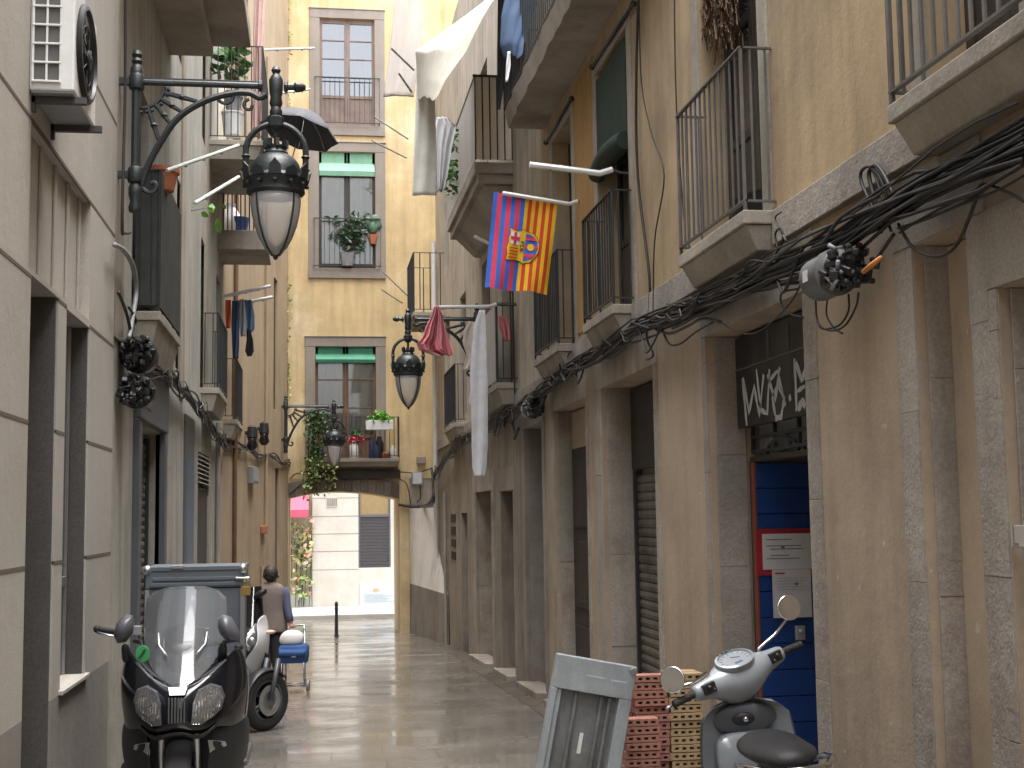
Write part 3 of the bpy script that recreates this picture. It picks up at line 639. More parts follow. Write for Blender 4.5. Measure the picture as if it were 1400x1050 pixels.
nt_ = child(bq, r, 'net_screen', mat('dark_net', (.05,.055,.05), .8, var=.3, streak=.3, grain=.3, bump=.2, sc=3))
for (u, v, du) in ((278,530,20), (307,573,19)):
    y0 = ly(u, v); zz = onX(u,v,XL).z
    balcony(pl, mpB, y0, y0+2.0, zz, .25, .34, M['slab'], M['iron'], 1.1, step=.14)
# second floor balconies with deep slabs
YS = onX(238,62,XL).y; zs2 = onX(238,62,XL).z; ps = onY(343,62,YS).x-XL
s = MB(); s.mbox(mpB, 10.0+.9, YS, zs2, zs2+.2, -ps-.03, .03)
s.mbox(mpB, 10.9, YS-.05, zs2-.14, zs2-.002, -ps*.55, .03)
o = s.build('wide_balcony', M['slabD'], pl, bevel=.015); r = MB(); railing(r, mpB, 10.9, YS, zs2+.2, 1.05, ps, step=.13); child(o, r, 'railing', M['iron'])
Y2 = onX(287,190,XL).y; z2 = onX(287,190,XL).z; p2 = onY(360,190,Y2).x-XL
o = balcony(pl, mpB, Y2, Y2+2.4, z2, p2+.03, .3, M['slab'], M['iron'], onY(320,62,Y2).z-z2, step=.11)
PB2 = (Y2, z2, p2)
YD2 = 22.6
p3 = onY(305,314,YD2); p4 = onY(367,314,YD2)
# gallery further along: two pale slabs one above the other, pillars between
s = MB(); s.box(p3.x-.1, YD2, p3.z-.34, p4.x, YD2+1.4, p3.z); o = s.build('loggia_floor', M['slab'], pl, bevel=.012)
r = MB()
for k in range(11): x = lerp(p3.x, p4.x-.03, k/10); r.tube([(x, YD2+.03, p3.z), (x, YD2+.03, p3.z+.8)], .011, 6)
r.box(p3.x, YD2+.015, p3.z+.8, p4.x-.02, YD2+.045, p3.z+.83); child(o, r, 'railing', M['iron'])
q_ = MB(); q_.box(p3.x-.1, YD2+.05, p3.z, p3.x+.02, YD2+.2, p3.z+2.6); q_.build('loggia_post', M['cream'], pl)
dp = MB(); yy = ly(296,700); dp.tube([(XL+.02, yy, -1), (XL+.02, yy, 3.3)], .04, 10); dp.build('drainpipe', M['pale'], pl, smooth=True, auto=40)

# ================================================================ LEFT: tan house set at an angle
ta = Vector((XL-.03, YL2+.002)); P_ = E(393.5, 640); tb = Vector((P_[0], YE)); tdir = (tb-ta).normalized(); tn = Vector((tdir.y, -tdir.x)); TLEN = (tb-ta).length
def mpT(a, z, d): p = ta+tdir*a-tn*d; return (p.x, p.y, z)
tn_ = thing('tan_house', (ta.x, ta.y, zg(24)), 'tan rendered house front set at an angle between the grey house and the archway', 'building', world=True)
def onT(u, v):
    d = ray(u, v); o = Vector((0, 0)); n2 = Vector((tn.x, tn.y)); t = (ta-o).dot(n2)/(d.x*n2.x+d.y*n2.y)
    p = Vector((d.x*t, d.y*t)); return (p-ta).dot(tdir), EYE+d.z*t
D1 = (onT(352,770)[0], onT(357,770)[0])
tops = [(onT(376,770)[0], onT(381,770)[0], -1.5, onT(378,640)[1], .15), (onT(374,500)[0], onT(379,500)[0], onT(376,560)[1], onT(376,380)[1], .15)]
w = MB(); facade(w, mpT, 0, TLEN, -1.8, 15.6, tops, back=3); w.build('wall', M['tan'], tn_)
for a0, a1, z0, z1, d in tops: q_ = MB(); q_.mbox(mpT, a0, a1, z0, z1, .05, .12); q_.build('shutter', M['darkwood'], tn_)
for u, z0, z1, rr, m in ((361, 1.5, 12, .03, 'tan'), (318, -1.2, 12, .04, 'wood'), (356,-1.2,.7,.035,'tan')):
    a = onT(u, 600)[0]; q_ = MB(); q_.tube([mpT(a, z0, -.05), mpT(a, z1, -.05)], rr, 8); q_.build('drainpipe', M[m], tn_, smooth=True, auto=40)
q_ = MB(); a = onT(358,725); q_.mbox(mpT, a[0]-.25, a[0]+.35, a[1]-.08, a[1]+.1, -.08, 0); q_.build('pipe_cover', M['terra'], tn_, bevel=.02)

# ================================================================ END: yellow house over the archway
yh = thing('yellow_arch_house', (0.8, YE, zg(YE)), 'tall yellow house with tall windows built over the archway at the lane end', 'building', world=True)
xl = P_[0]; xr_ = E(640, 500)[0]
def eX(u, v): return E(u, v)[0]
def eZ(u, v): return E(u, v)[1]
def eop(u0, u1, v0, v1, d): return (eX(u0,(v0+v1)/2), eX(u1,(v0+v1)/2), eZ((u0+u1)/2,v1), eZ((u0+u1)/2,v0), d)
w1 = eop(437,512,26,172,.25); w2 = eop(436,513,208,367,.25); w3 = eop(431,514,474,630,.25)
AX0, AX1 = eX(395,760), eX(547,800); ASP = eZ(394,684); ACR = eZ(475,671)
zar = eZ(470,655)
# arch opening: facade above, piers beside, the curve itself as a band of voussoirs
w = MB(); facade(w, mpE, xl, xr_, zar, 15.8, [w1, w2, w3], back=2.6); w.build('wall', M['yellow'], yh)
NA = 14
def arch(t):   # 0..1 from left springing to right
    x = lerp(AX0-.02, AX1, t); q = (t-.42)/.58 if t > .42 else (t-.42)/.50
    return x, ACR-(ACR-(eZ(548,681) if t > .42 else ASP))*q*q
w = MB()
for k in range(NA):
    x0, z0 = arch(k/NA); x1, z1 = arch((k+1)/NA)
    w.hexa([(x0,YE+.01,z0),(x1,YE+.01,z1),(x1,YE+2.5,z1),(x0,YE+2.5,z0),(x0,YE+.01,zar),(x1,YE+.01,zar),(x1,YE+2.5,zar),(x0,YE+2.5,zar)])
w.build('arch_vault', M['yellow'], yh)
w = MB()
for k in range(NA):
    x0, z0 = arch((k+.02)/NA); x1, z1 = arch((k+.98)/NA); j0 = random.uniform(-.012,.012)
    w.hexa([(x0,YE-.05+j0,z0-.012),(x1,YE-.05+j0,z1-.012),(x1,YE+.3,z1-.012),(x0,YE+.3,z0-.012),(x0,YE-.05+j0,min(z0+.36,zar)),(x1,YE-.05+j0,min(z1+.36,zar)),(x1,YE+.3,min(z1+.36,zar)),(x0,YE+.3,min(z0+.36,zar))])
w.build('arch_stone', mat('dark_arch_stone', (.22,.185,.15), .9, var=.3, grain=.25, bump=.6, island=.35, stain=(.36,.3,.22), stain_amt=.6), yh, bevel=.012)
w = MB(); w.box(xl, YE+.005, -1.8, AX0, YE+2.5, zar); w.build('pier', M['yellow'], yh)
w = MB(); w.box(AX1, YE+.005, -1.8, AX1+.24, YE+2.5, zar); w.build('pier', M['yellow'], yh)
w = MB(); w.box(AX1+.243, YE+.01, -1.8, xr_, YE+2.5, zar); w.build('side_wall', M['paleR'], yh)
bm_ = MB(); bm_.box(eX(424,650), YE-.16, eZ(480,655), eX(547,650), YE, eZ(480,643)); bm_.build('beam', M['darkwood'], yh, bevel=.01)
w = MB(); w.box(3.95, YP1+.05, -1.8, 8, YE-.02, 12); w.build('sun_block_wing', M['paleR'], yh)  # unseen block added to keep sun off the yellow front
def win_surround(o, wt, mm, sill=True):
    s = MB(); x0, x1, z0, z1, d = o
    s.box(x0-wt, YE-.03, z0, x0-.002, YE+.04, z1); s.box(x1+.002, YE-.03, z0, x1+wt, YE+.04, z1); s.box(x0-wt, YE-.034, z1+.002, x1+wt, YE+.04, z1+.24)
    if sill: s.box(x0-wt, YE-.05, z0-.26, x1+wt, YE+.04, z0-.002)
    s.box(x0-wt-.02, YE-.05, z1+.242, x1+wt+.02, YE+.03, z1+.27)
    return s.build('window_surround', mm, yh, bevel=.008)
for o in (w1, w2): win_surround(o, .26, M['surr'])
win_surround(w3, .25, M['surr'], False)
def ewin(o, m_fr, m_cur, lower, bars, mull=.05):
    x0, x1, z0, z1, d = o; f = MB(); xm = (x0+x1)/2; yy = YE+.05
    for p, q in ((x0, xm-.003), (xm+.003, x1)):
        f.box(p, yy, z0, p+.07, yy+.06, z1); f.box(q-.07, yy, z0, q, yy+.06, z1); f.box(p+.07, yy+.002, z1-.12, q-.07, yy+.058, z1); f.box(p+.07, yy+.002, z0, q-.07, yy+.058, z0+.08)
        zl = z0+lower
        f.box(p+.07, yy+.002, zl-.05, q-.07, yy+.058, zl+.03)
        if lower > .3: f.box(p+.07, yy+.02, z0+.08, q-.07, yy+.04, zl-.05)
        for b_ in bars: z = lerp(zl, z1-.1, b_); f.box(p+.07, yy+.004, z-.014, q-.07, yy+.056, z+.014)
    wn = f.build('window', m_fr, yh, bevel=.004)
    g = MB(); zlo = z0+max(lower,.08); g.poly([(x0+.07,yy+.027,zlo),(x1-.07,yy+.027,zlo),(x1-.07,yy+.027,z1-.12),(x0+.07,yy+.027,z1-.12)]); child(wn, g, 'pane', M['glassW' if lower > .7 else 'glass'])
    g = MB(); g.sheet(lambda s, t: (lerp(x0+.05, x1-.05, s), yy+.05+.008*sin(s*46), lerp(z0+lower, z1-.1, t)), 60, 1); child(wn, g, 'curtain', m_cur, smooth=True)
    return wn
ewin(w1, M['greybrown'], M['curtainSky'], .78, (.26,.51,.76)); ewin(w2, M['darkwood'], M['curtain'], .1, (.4,)); ewin(w3, M['wood'], M['curtain'], .62, (.33,.66))
def eblind(o, v0, v1, m, um):
    x0, x1, z0, z1, d = o; a, b_ = eZ(475,v0), eZ(475,v1); s = MB()
    prof = [(YE+.05, a), (YE+.05, lerp(a,b_,.45)), (YE+.0, lerp(a,b_,.62)), (YE-.05, lerp(a,b_,.8)), (YE-.03, b_), (YE+.04, b_+.02), (YE+.08, lerp(a,b_,.5)), (YE+.08, a)]
    s.prism([(x0+.01, y, z) for y, z in prof], (x1-x0-.02, 0, 0)); s.build('roller_blind', m, yh)
eblind(w2, 208, 241, M['blindsL'], 0); eblind(w3, 474, 496, M['blinds'], 0)
def ebal(u0, u1, zt, proj, h, slab, m=None):
    x0, x1 = u0, u1
    def mpx(a, z, d): return (a, YE+d, z)
    o = balcony(yh, mpx, x0, x1, zt, proj, slab, M['surr'], M['iron'], h, step=.115) if slab else None
    return o
zb3 = eZ(480,628)
b3 = ebal(eX(421,630), eX(545,630), zb3, .5, onY(480,570,YE-.5).z-zb3, .2)
for o, vr in ((w1, 108), (w2, 300)):
    r = MB(); z1_ = eZ(475, vr); x0, x1 = o[0]-.12, o[1]+.12
    r.box(x0, YE-.11, z1_-.012, x1, YE-.085, z1_+.012); r.box(x0, YE-.11, o[2]+.04, x1, YE-.085, o[2]+.06)
    n = 13
    for k in range(n+1): x = lerp(x0, x1, k/n); r.tube([(x, YE-.098, o[2]+.05), (x, YE-.098, z1_)], .006, 5)
    for x in (x0, x1): r.box(x-.01, YE-.11, z1_-.01, x+.01, YE, z1_+.01); r.box(x-.01, YE-.11, o[2]+.04, x+.01, YE, o[2]+.06)
    r.build('window_railing', M['iron'], yh)
# flared buttress in the right-hand corner: white above, grey cement below
zc = eZ(575,797)
zb1 = eZ(570,695)
def flare(z):   # plan outline at height z: from the arch pier round to the pale building
    t = max(0, min(1, (zb1-z)/(zb1-zc))); P0 = Vector((AX1+.243, YE-.03-.05*t)); P1 = Vector((XR-.015+.02, lerp(31.2, 27.9, t**1.6))); c = Vector((XR-.25-.1*t, YE-.45-.5*t))
    pts = []
    for i in range(11):
        s_ = i/10; p = P0*(1-s_)**2+c*2*s_*(1-s_)+P1*s_*s_; pts.append((p.x, p.y, z))
    return pts
def closed(r): z = r[0][2]; return r+[(XR+.4, 31.0, z), (XR+.4, YE+.3, z), (AX1+.243, YE+.3, z)]
bt = MB(); bt.loft([closed(flare(lerp(zb1, zc, k/8))) for k in range(9)]); bt.build('buttress', mat('white_plaster', (.86,.84,.80), .9, var=.1, streak=.1, bump=.25, stain=(.5,.45,.4), stain_amt=.5), yh, smooth=True, auto=40)
b0_ = flare(zc); b1_ = []
for k, p in enumerate(b0_): b1_.append((p[0]-.02, p[1]-.10*(1+k/8), -1.6))
bg = MB(); bg.loft([closed(b1_), closed([(p[0], p[1]-.03, zc) for p in b0_])]); bg.build('cement_base', mat('grey_cement', (.30,.27,.235), .9, var=.25, streak=.2, grain=.2, bump=.5, stain=(.16,.14,.12), stain_amt=.5), yh, smooth=True, auto=40)

# ================================================================ beyond the arch
YW = 43.4
def wz(u, v): p = onY(u, v, YW); return p.x, p.z
wb = thing('white_building', (2, YW, ZB+.13), 'bright white rendered building across the street beyond the archway', 'building', world=True)
def mpW(a, z, d): return (a, YW+d, z)
x0w = wz(427,760)[0]
wo = (wz(490,720)[0], wz(534,720)[0], wz(510,776)[1], wz(510,672)[1]+.8, .2)
w = MB(); facade(w, mpW, x0w, x0w+9, ZB, 9, [wo]); w.build('wall', M['white'], wb)
j = MB()
for v in (681, 706, 730, 754, 779): z = wz(450, v)[1]; j.box(x0w, YW-.003, z-.012, wo[0], YW+.01, z+.012)
j.build('wall_joint', mat('soft_joint', (.30,.25,.19), .9), wb)
f = MB(); f.box(wo[0], YW+.02, wo[2], wo[0]+.06, YW+.1, wo[3]); f.box(wo[1]-.06, YW+.02, wo[2], wo[1], YW+.1, wo[3]); zz_ = wz(510,705)[1]; f.box(wo[0]+.06, YW+.02, zz_-.04, wo[1]-.06, YW+.1, zz_+.04)
wn = f.build('window', M['greyframe'], wb); g = MB(); g.box(wo[0]+.06, YW+.05, zz_, wo[1]-.06, YW+.06, wo[3]); child(wn, g, 'pane', plain('amber_pane', (.30,.22,.12), .15))
g = MB()
for k in range(16): z = lerp(wo[2], zz_-.04, k/16); g.box(wo[0]+.06, YW+.06-.02, z, wo[1]-.06, YW+.08, z+(zz_-wo[2])/16-.01)
child(wn, g, 'slatted_shutter', plain('dark_slat', (.055,.05,.055), .6))
g = MB(); a0, a1 = wz(447,700), wz(461,700); zt_, zb_ = wz(450,680)[1], wz(450,693)[1]; g.box(a0[0], YW-.02, zb_, a1[0], YW, zt_)
vt = g.build('vent_grille', plain('vent_grey', (.5,.47,.42), .6), wb); g = MB()
for k in range(5): x = lerp(a0[0]+.02, a1[0]-.05, k/4); g.box(x, YW-.026, zb_+.03, x+.03, YW-.02, zt_-.03)
child(vt, g, 'slot', M['joint'])
# shop beside it: pink awning and a painted, planted front
sf = thing('small_shop', (-1.5, YW, ZB+.13), 'small painted shop front with flowers beyond the archway beside the white building', 'building', world=True)
xs0 = wz(396,760)[0]-2.5
w = MB(); w.box(xs0, YW+.15, ZB, x0w-.003, YW+3, 9); w.build('wall', mat('cream_shop', (.42,.37,.29), .8, var=.15, streak=.1), sf)
zaw0, zaw1 = wz(410,681)[1], wz(410,704)[1]
aw = MB(); aw.hexa([(xs0,YW-.7,zaw1+.12),(x0w-.12,YW-.7,zaw1+.12),(x0w-.12,YW+.15,zaw0+.1),(xs0,YW+.15,zaw0+.1),(xs0,YW-.7,zaw1+.16),(x0w-.12,YW-.7,zaw1+.16),(x0w-.12,YW+.15,zaw0+.16),(xs0,YW+.15,zaw0+.16)])
aw.box(xs0, YW-.72, zaw1-.08, x0w-.12, YW-.702, zaw1+.15); aw.build('awning', M['awn'], sf)
q_ = MB(); q_.box(xs0, YW+.02, ZB, x0w-.02, YW+.149, wz(410,822)[1]+.02+.2); q_.build('shop_plinth', M['white'], sf)

# house closing the lane behind the photographer (seen only in reflections)
bh = thing('rear_house', (0.6, -16, zg(-16)), 'plain pale house closing the lane behind the viewpoint', 'building', world=True)
def mpZ(a, z, d): return (a, -16-d, z)
w = MB(); wins = [(x, x+1.1, z, z+2.1, .2) for x in (-1.0, 1.4) for z in (1.5, 5.0)]
facade(w, mpZ, -5.6, 6.8, zg(-16)-.3, 8.2, wins); w.build('wall', M['pale'], bh)
for a, b_, z0, z1, d in wins: q_ = MB(); q_.mbox(mpZ, a, b_, z0, z1, .1, .15); q_.build('window', M['darkwood'], bh)
# ================================================================ street lamps
def street_lamp(loc, rz, label, sc=.925):
    t = thing('street_lamp', loc, label, 'street lamp', rz, 'ornate iron wall lamps'); t.scale = (sc, sc, sc)
    m = M['lampiron']
    b = MB()
    b.tube([(0,0,-1.16), (0,0,.12)], .042, 10)
    b.lathe([(.0,-1.22),(.05,-1.2),(.06,-1.16),(.045,-1.1),(.06,-1.04),(.06,-.98),(.045,-.94)], n=12)
    b.lathe([(.043,.05),(.06,.07),(.06,.12),(.035,.16),(.05,.19),(.035,.22),(.048,.25),(.03,.29),(.001,.3)], n=12)
    for z in (0, -.86):
        b.lathe([(.065,z-.07),(.07,z-.05),(.07,z+.05),(.06,z+.07)], n=10); b.box(-.19, -.03, z-.03, -.03, .03, z+.03); b.box(-.2, -.06, z-.06, -.17, .06, z+.06)
    b.build('wall_post', m, t, smooth=True, auto=35)
    b = MB(); b.tube([(0,0,0),(1.12,0,0)], .03, 10); b.tube([(1.32,0,0),(1.40,0,0),(1.42,0,0),(1.44,0,0),(1.48,0,0),(1.51,0,0)], [.032,.032,.05,.05,.04,.02], 10)
    b.tube([(.03,0,.034),(1.12,0,.034)], .012, 6)
    for x in (1.1, 1.24, 1.33): b.lathe([(.03,-.02),(.055,-.012),(.055,.012),(.03,.02)], (x,0,0), 10, 'x')
    b.build('arm', m, t, smooth=True, auto=35)
    b = MB()
    K = [(.05,-.95),(.09,-.81),(.21,-.56),(.37,-.32),(.60,-.16),(.84,-.08),(1.0,-.07),(1.09,-.11),(1.15,-.08)]; arc = []
    for i in range(len(K)-1):
        p0, p1, p2, p3 = [Vector((*K[max(0, min(len(K)-1, i+o))], 0)) for o in (-1, 0, 1, 2)]
        for q in range(5): t_ = q/5; v_ = .5*((2*p1)+(p2-p0)*t_+(2*p0-5*p1+4*p2-p3)*t_*t_+(3*p1-p0-3*p2+p3)*t_**3); arc.append((v_.x, 0, v_.y))
    arc.append((K[-1][0], 0, K[-1][1]))
    b.tube(arc, .031, 8)
    b.tube([(.04+.20*cos(rad(a)), 0, -.04+.20*sin(rad(a))) for a in range(0, -100, -10)], .018, 6)
    for a in range(-6, -95, -12): b.ball((.04+.24*cos(rad(a)), 0, -.04+.24*sin(rad(a))), .018, 8)
    for k, a in enumerate((-14, -32, -52, -72)):
        d = Vector((cos(rad(a)), 0, sin(rad(a)))); p0 = Vector((.04,0,-.04))+d*.2
        for L_ in range(20, 120):
            p = Vector((.04,0,-.04))+d*(L_/100)
            if min((p-Vector(a_)).length for a_ in arc) < .03: break
        b.tube([p0, p0.lerp(p, .5), p], [.019,.025,.019], 6); b.lathe([(.018,-.025),(.036,0),(.018,.025)], p0.lerp(p,.55), 8)
    def spiral(c, r0, r1, a0, turns, th=.016):
        b.tube([(c[0]+lerp(r0,r1,k/16)*cos(a0+turns*k/16), 0, c[1]+lerp(r0,r1,k/16)*sin(a0+turns*k/16)) for k in range(17)], th, 6)
    spiral((.80,-.10), .09, .02, rad(200), 5.5); spiral((.14,-.95), .10, .02, rad(120), 6, .02); spiral((1.0,-.19), .06, .02, rad(90), 5)
    b.build('scroll_bracket', m, t, smooth=True, auto=40)
    hx = 1.24
    b = MB(); b.tube([(hx,0,.05),(hx,0,-.30)], .03, 10)
    b.lathe([(.05,-.28),(.06,-.24),(.045,-.2),(.06,-.16),(.05,-.1),(.06,-.06),(.065,.06),(.05,.09),(.03,.12),(.045,.15),(.03,.18),(.001,.2)], (hx,0,0), 12)
    b.lathe([(.04,-.42),(.075,-.38),(.08,-.3),(.04,-.27)], (hx,0,0), 8)
    b.build('hanger', m, t, smooth=True, auto=35)
    b = MB(); arc = [(hx+.27*cos(rad(a)), 0, -.62+.27*sin(rad(a))) for a in range(0, 181, 12)]
    b.tube([(hx+.265,0,-.92)]+arc+[(hx-.265,0,-.92)], .028, 8)
    for sx in (-1, 1):
        for z in (-.66, -.78): b.lathe([(.03,-.015),(.042,0),(.03,.015)], (hx+sx*.268,0,z), 8)
    b.build('yoke', m, t, smooth=True, auto=40)
    b = MB(); b.lathe([(.10,-.66),(.115,-.63),(.09,-.60),(.10,-.565),(.08,-.56),(.001,-.56)], (hx,0,0), 16)
    for k in range(9):
        a = 2*pi*k/9; b.cbox((hx+.1*cos(a), .1*sin(a), -.545), (.03,.03,.07), Matrix.Rotation(a,3,'Z'))
    b.tube([(hx,0,-.42),(hx,0,-.56)], .02, 8)
    b.lathe([(.235,-.86),(.232,-.80),(.21,-.73),(.17,-.675),(.11,-.64),(.05,-.63)], (hx,0,0), 24)
    b.build('dome', m, t, smooth=True, auto=40)
    b = MB(); b.lathe([(.22,-.845),(.27,-.85),(.285,-.88),(.275,-.93),(.26,-.96),(.265,-1.0),(.235,-1.03),(.2,-1.02)], (hx,0,0), 24)
    for k in range(12):   # leaf crest round the rim
        a = 2*pi*k/12; M3 = Matrix.Rotation(a,3,'Z'); hgt = .11 if k % 2 else .06
        c = Vector((hx+.28*cos(a), .28*sin(a), -.86)); r_ = M3 @ Vector((1,0,0)); t_ = M3 @ Vector((0,1,0)); up = Vector((0,0,1))
        pts = [c-t_*.06-up*.03, c+t_*.06-up*.03, c+t_*.05+up*hgt*.5+r_*.01, c+t_*.022+up*hgt*.75+r_*.02, c+up*hgt+r_*.03, c-t_*.022+up*hgt*.75+r_*.02, c-t_*.05+up*hgt*.5+r_*.01]
        b.prism(pts, r_*.018)
        b.ball(c+r_*.0+Vector((0,0,-.08)), .02, 8)
    b.build('crown_ring', m, t, smooth=True, auto=35)
    prof = [(.232,-1.02),(.228,-1.1),(.215,-1.2),(.19,-1.31),(.15,-1.42),(.10,-1.51),(.05,-1.565),(.001,-1.58)]
    b = MB(); b.lathe(prof, (hx,0,0), 28); b.build('glass', M['glassL'], t, smooth=True)
    b = MB()
    for k in range(4):
        a = 2*pi*(k+.5)/4
        b.tube([(hx+(r+.004)*cos(a), (r+.004)*sin(a), z) for r, z in prof], .009, 5)
    b.lathe([(.0,-1.62),(.02,-1.605),(.025,-1.58),(.012,-1.56)], (hx,0,0), 8)
    b.build('glass_frame', m, t, smooth=True, auto=40)
    return t
k1 = onX(187, 112, XL+.13)
street_lamp(k1, 0, 'largest ornate black street lamp on its scrolled bracket, hanging at the upper left')
k2 = onX(652, 437, XR-.11)
street_lamp((k2.x, k2.y, k2.z), pi, 'ornate black street lamp fixed to the grey house beside the red plastic bag')
a3 = onT(385, 556); p3_ = mpT(a3[0], a3[1], -.10)
street_lamp(p3_, 0, 'ornate black street lamp hanging in front of the balcony over the archway')

# ================================================================ air conditioner
ac_p = onX(38, 125, XL)
ac = thing('air_conditioner', (XL, ac_p.y+.40, ac_p.z+.02), 'white outdoor air conditioner unit bracketed to the limestone wall', 'air conditioner')
b = MB(); b.box(.0, -.37, 0, .245, .37, .66); b.build('body', M['plwhite'], ac, bevel=.012)
b = MB(); b.lathe([(.29,0),(.295,.012),(.28,.03),(.26,.032),(.255,.012)], (.245,-.04,.33), 32, 'x')
for k in range(10): b.tube([(.255, -.06+.24*cos(2*pi*k/10), .29+.24*sin(2*pi*k/10)), (.27, -.06+.06*cos(2*pi*k/10), .29+.06*sin(2*pi*k/10))], .004, 5)
for rr in (.1,.15,.2): b.tube([(.262,-.06+rr*cos(2*pi*k/24),.29+rr*sin(2*pi*k/24)) for k in range(24)], .004, 5, closed=True)
b.lathe([(.06,.0),(.06,.03),(.001,.045)], (.25,-.06,.29), 16, 'x'); b.build('fan_grille', M['plblack'], ac, smooth=True, auto=40)
b = MB(); b.box(.02, -.374, .05, .17, -.371, .60); b.build('coil', plain('coil_grey', (.12,.12,.115), .7), ac)
b = MB()
for k in range(3): x = lerp(.02, .17, k/2); b.box(x-.006, -.385, .04, x+.006, -.375, .61)
for k in range(6): z = lerp(.05, .60, k/5); b.box(.015, -.388, z-.006, .175, -.376, z+.006)
b.build('side_guard', M['plwhite'], ac, bevel=.002)
for y in (-.28, .28):
    b = MB(); b.box(0, y-.02, -.05, .3, y+.02, -.012); b.box(0, y-.02, -.10, .02, y+.02, -.0)
    b.build('wall_bracket', plain('dark_bracket', (.06,.06,.06), .6), ac)
b = MB(); b.box(.01,-.36,-.011,.24,.36,-.001); b.build('base_tray', M['plgrey'], ac)

# ================================================================ cables along the walls
def cable_run(parent, mp, a0, a1, zf, n, seed, spread=.09, d0=-.1, r=.009, name='cable'):
    rn = random.Random(seed)
    for i in range(n):
        off = rn.uniform(-spread, spread); dd = d0+rn.uniform(-.045, .03); ph = rn.uniform(0, 6); b = MB(); pts = []
        N = int(abs(a1-a0)/.35)+2; amp = rn.uniform(.01, .05)
        for k in range(N+1):
            a = lerp(a0, a1, k/N); z = zf(a)+off*(.75+.35*sin(a*1.1+ph))+amp*sin(a*2.3+ph*2)+rn.gauss(0,.006)
            pts.append(mp(a, z, dd+.015*sin(a*1.7+ph)))
        b.tube(pts, r*rn.uniform(.6, 1.5), 6); b.build(name, M['cable'] if rn.random() < .88 else M['cableG'], parent, smooth=True)
KP = [(R(u,v)) for u, v in ((1400,212), (1280,268), (1180,325), (1075,375), (985,415), (890,447), (800,500), (735,548), (680,580), (640,600), (612,632), (598,655))]
KP = sorted(KP)
def zright(a):
    if a <= KP[0][0]: return KP[0][1]
    for (p, q), (r_, s_) in zip(KP, KP[1:]):
        if p <= a <= r_: return lerp(q, s_, (a-p)/(r_-p))
    return KP[-1][1]
cb_ = thing('cable_bundle', (XR, 9, zg(9)), 'sagging bundle of black cables strung along the wall under the ochre house balconies', 'cables', world=True)
cable_run(cb_, mpR, -1.5, 16.2, zright, 20, 5, .075, r=.008)
cable_run(cb_, mpR, 4.5, 9.5, zright, 9, 55, .10, d0=-.12, r=.009)
def loop(parent, pts, r=.007, m='cable', name='loose_cable'):
    P = [Vector(p) for p in pts]; out = []
    for i in range(len(P)-1):
        p0, p1, p2, p3 = P[max(i-1,0)], P[i], P[i+1], P[min(i+2,len(P)-1)]
        for k in range(6):
            t = k/6; out.append(.5*((2*p1)+(p2-p0)*t+(2*p0-5*p1+4*p2-p3)*t*t+(3*p1-p0-3*p2+p3)*t**3))
    out.append(P[-1]); b = MB(); b.tube(out, r, 6); return b.build(name, M[m], parent, smooth=True)
def loopR(pix, X=XR-.1, r=.007, m='cable', parent=None): return loop(parent or cb_, [onX(u, v, X) for u, v in pix], r, m)
loopR([(1205,318),(1192,282),(1178,250),(1178,234),(1190,228),(1206,248),(1215,285),(1222,300)], r=.009)
loopR([(1200,312),(1196,275),(1188,238),(1198,226),(1212,246),(1224,278),(1226,296)], r=.012)
loopR([(1218,316),(1208,280),(1200,250),(1192,230)], r=.008)
loopR([(1228,306),(1245,335),(1265,348),(1285,350),(1303,340),(1318,315),(1340,256)], r=.008)
loopR([(1228,312),(1265,300),(1320,276),(1360,250),(1402,225)], r=.007)
loopR([(1230,318),(1262,298),(1330,262),(1345,252),(1375,262),(1402,276)], r=.007)
loopR([(1240,310),(1300,285),(1360,262),(1400,240)], r=.006)
loopR([(1115,402),(1118,440),(1135,452),(1155,445),(1170,420),(1174,400)], r=.006)
loopR([(1160,402),(1160,425),(1148,444),(1128,450),(1120,446)], r=.006); loopR([(1132,404),(1130,430),(1140,448),(1152,456)], r=.005)
loopR([(1092,395),(1070,400),(1068,415),(1078,428),(1098,434)], r=.006)
loopR([(1190,368),(1205,345),(1222,320)], r=.009); loopR([(1063,340),(1060,320),(1068,312),(1070,330),(1062,345),(1050,370)], r=.007)
loopR([(1075,330),(1060,300),(1068,290)], r=.006, m='cableG')
loopR([(935,300),(925,150),(922,0),(924,-80)], X=XR-.03, r=.006); loopR([(886,440),(888,380),(872,240),(870,100),(875,-60)], X=XR-.04, r=.012)
loopR([(893,440),(895,330),(908,240),(890,180),(876,100),(874,-60)], X=XR-.05, r=.006)
loopR([(890,430),(884,460),(893,485),(884,492)], r=.01, m='cableG'); loopR([(893,448),(915,456),(940,446),(960,436),(985,440)], r=.012, m='cableG')
loopR([(905,450),(915,470),(930,470),(950,455),(975,440)], r=.008); loopR([(985,440),(1010,455),(1040,452),(1080,415),(1098,380)], r=.005)
loopR([(780,480),(765,510),(780,515),(800,500)], r=.008); loopR([(820,470),(830,490),(850,480),(862,465)], r=.008)
cp = thing('cable_bundle', (XR, 20, zg(20)), 'tangled bundle of black cables sagging along the grey rendered house', 'cables', world=True)
cable_run(cp, mpP, 16.3, 30.1, zright, 14, 9, .10)
loopR([(700,575),(704,592),(709,585),(703,600)], parent=cp, r=.02); loopR([(745,540),(735,565),(722,570),(740,560)], parent=cp, r=.03)
loopR([(590,640),(592,665),(590,690),(560,692),(540,688)], X=XR-.15, parent=cp, r=.03)
loopR([(704,540),(703,500),(701,380),(704,330)], X=XR-.03, parent=cp, r=.012)
cl = thing('cable_bundle', (XL, 15, zg(15)), 'rope of tangled cables running along the pale rendered house', 'cables', world=True)
KL = sorted(L(u, v) for u, v in ((190,500),(205,508),(228,520),(245,536),(262,556),(280,582),(298,603),(308,618)))
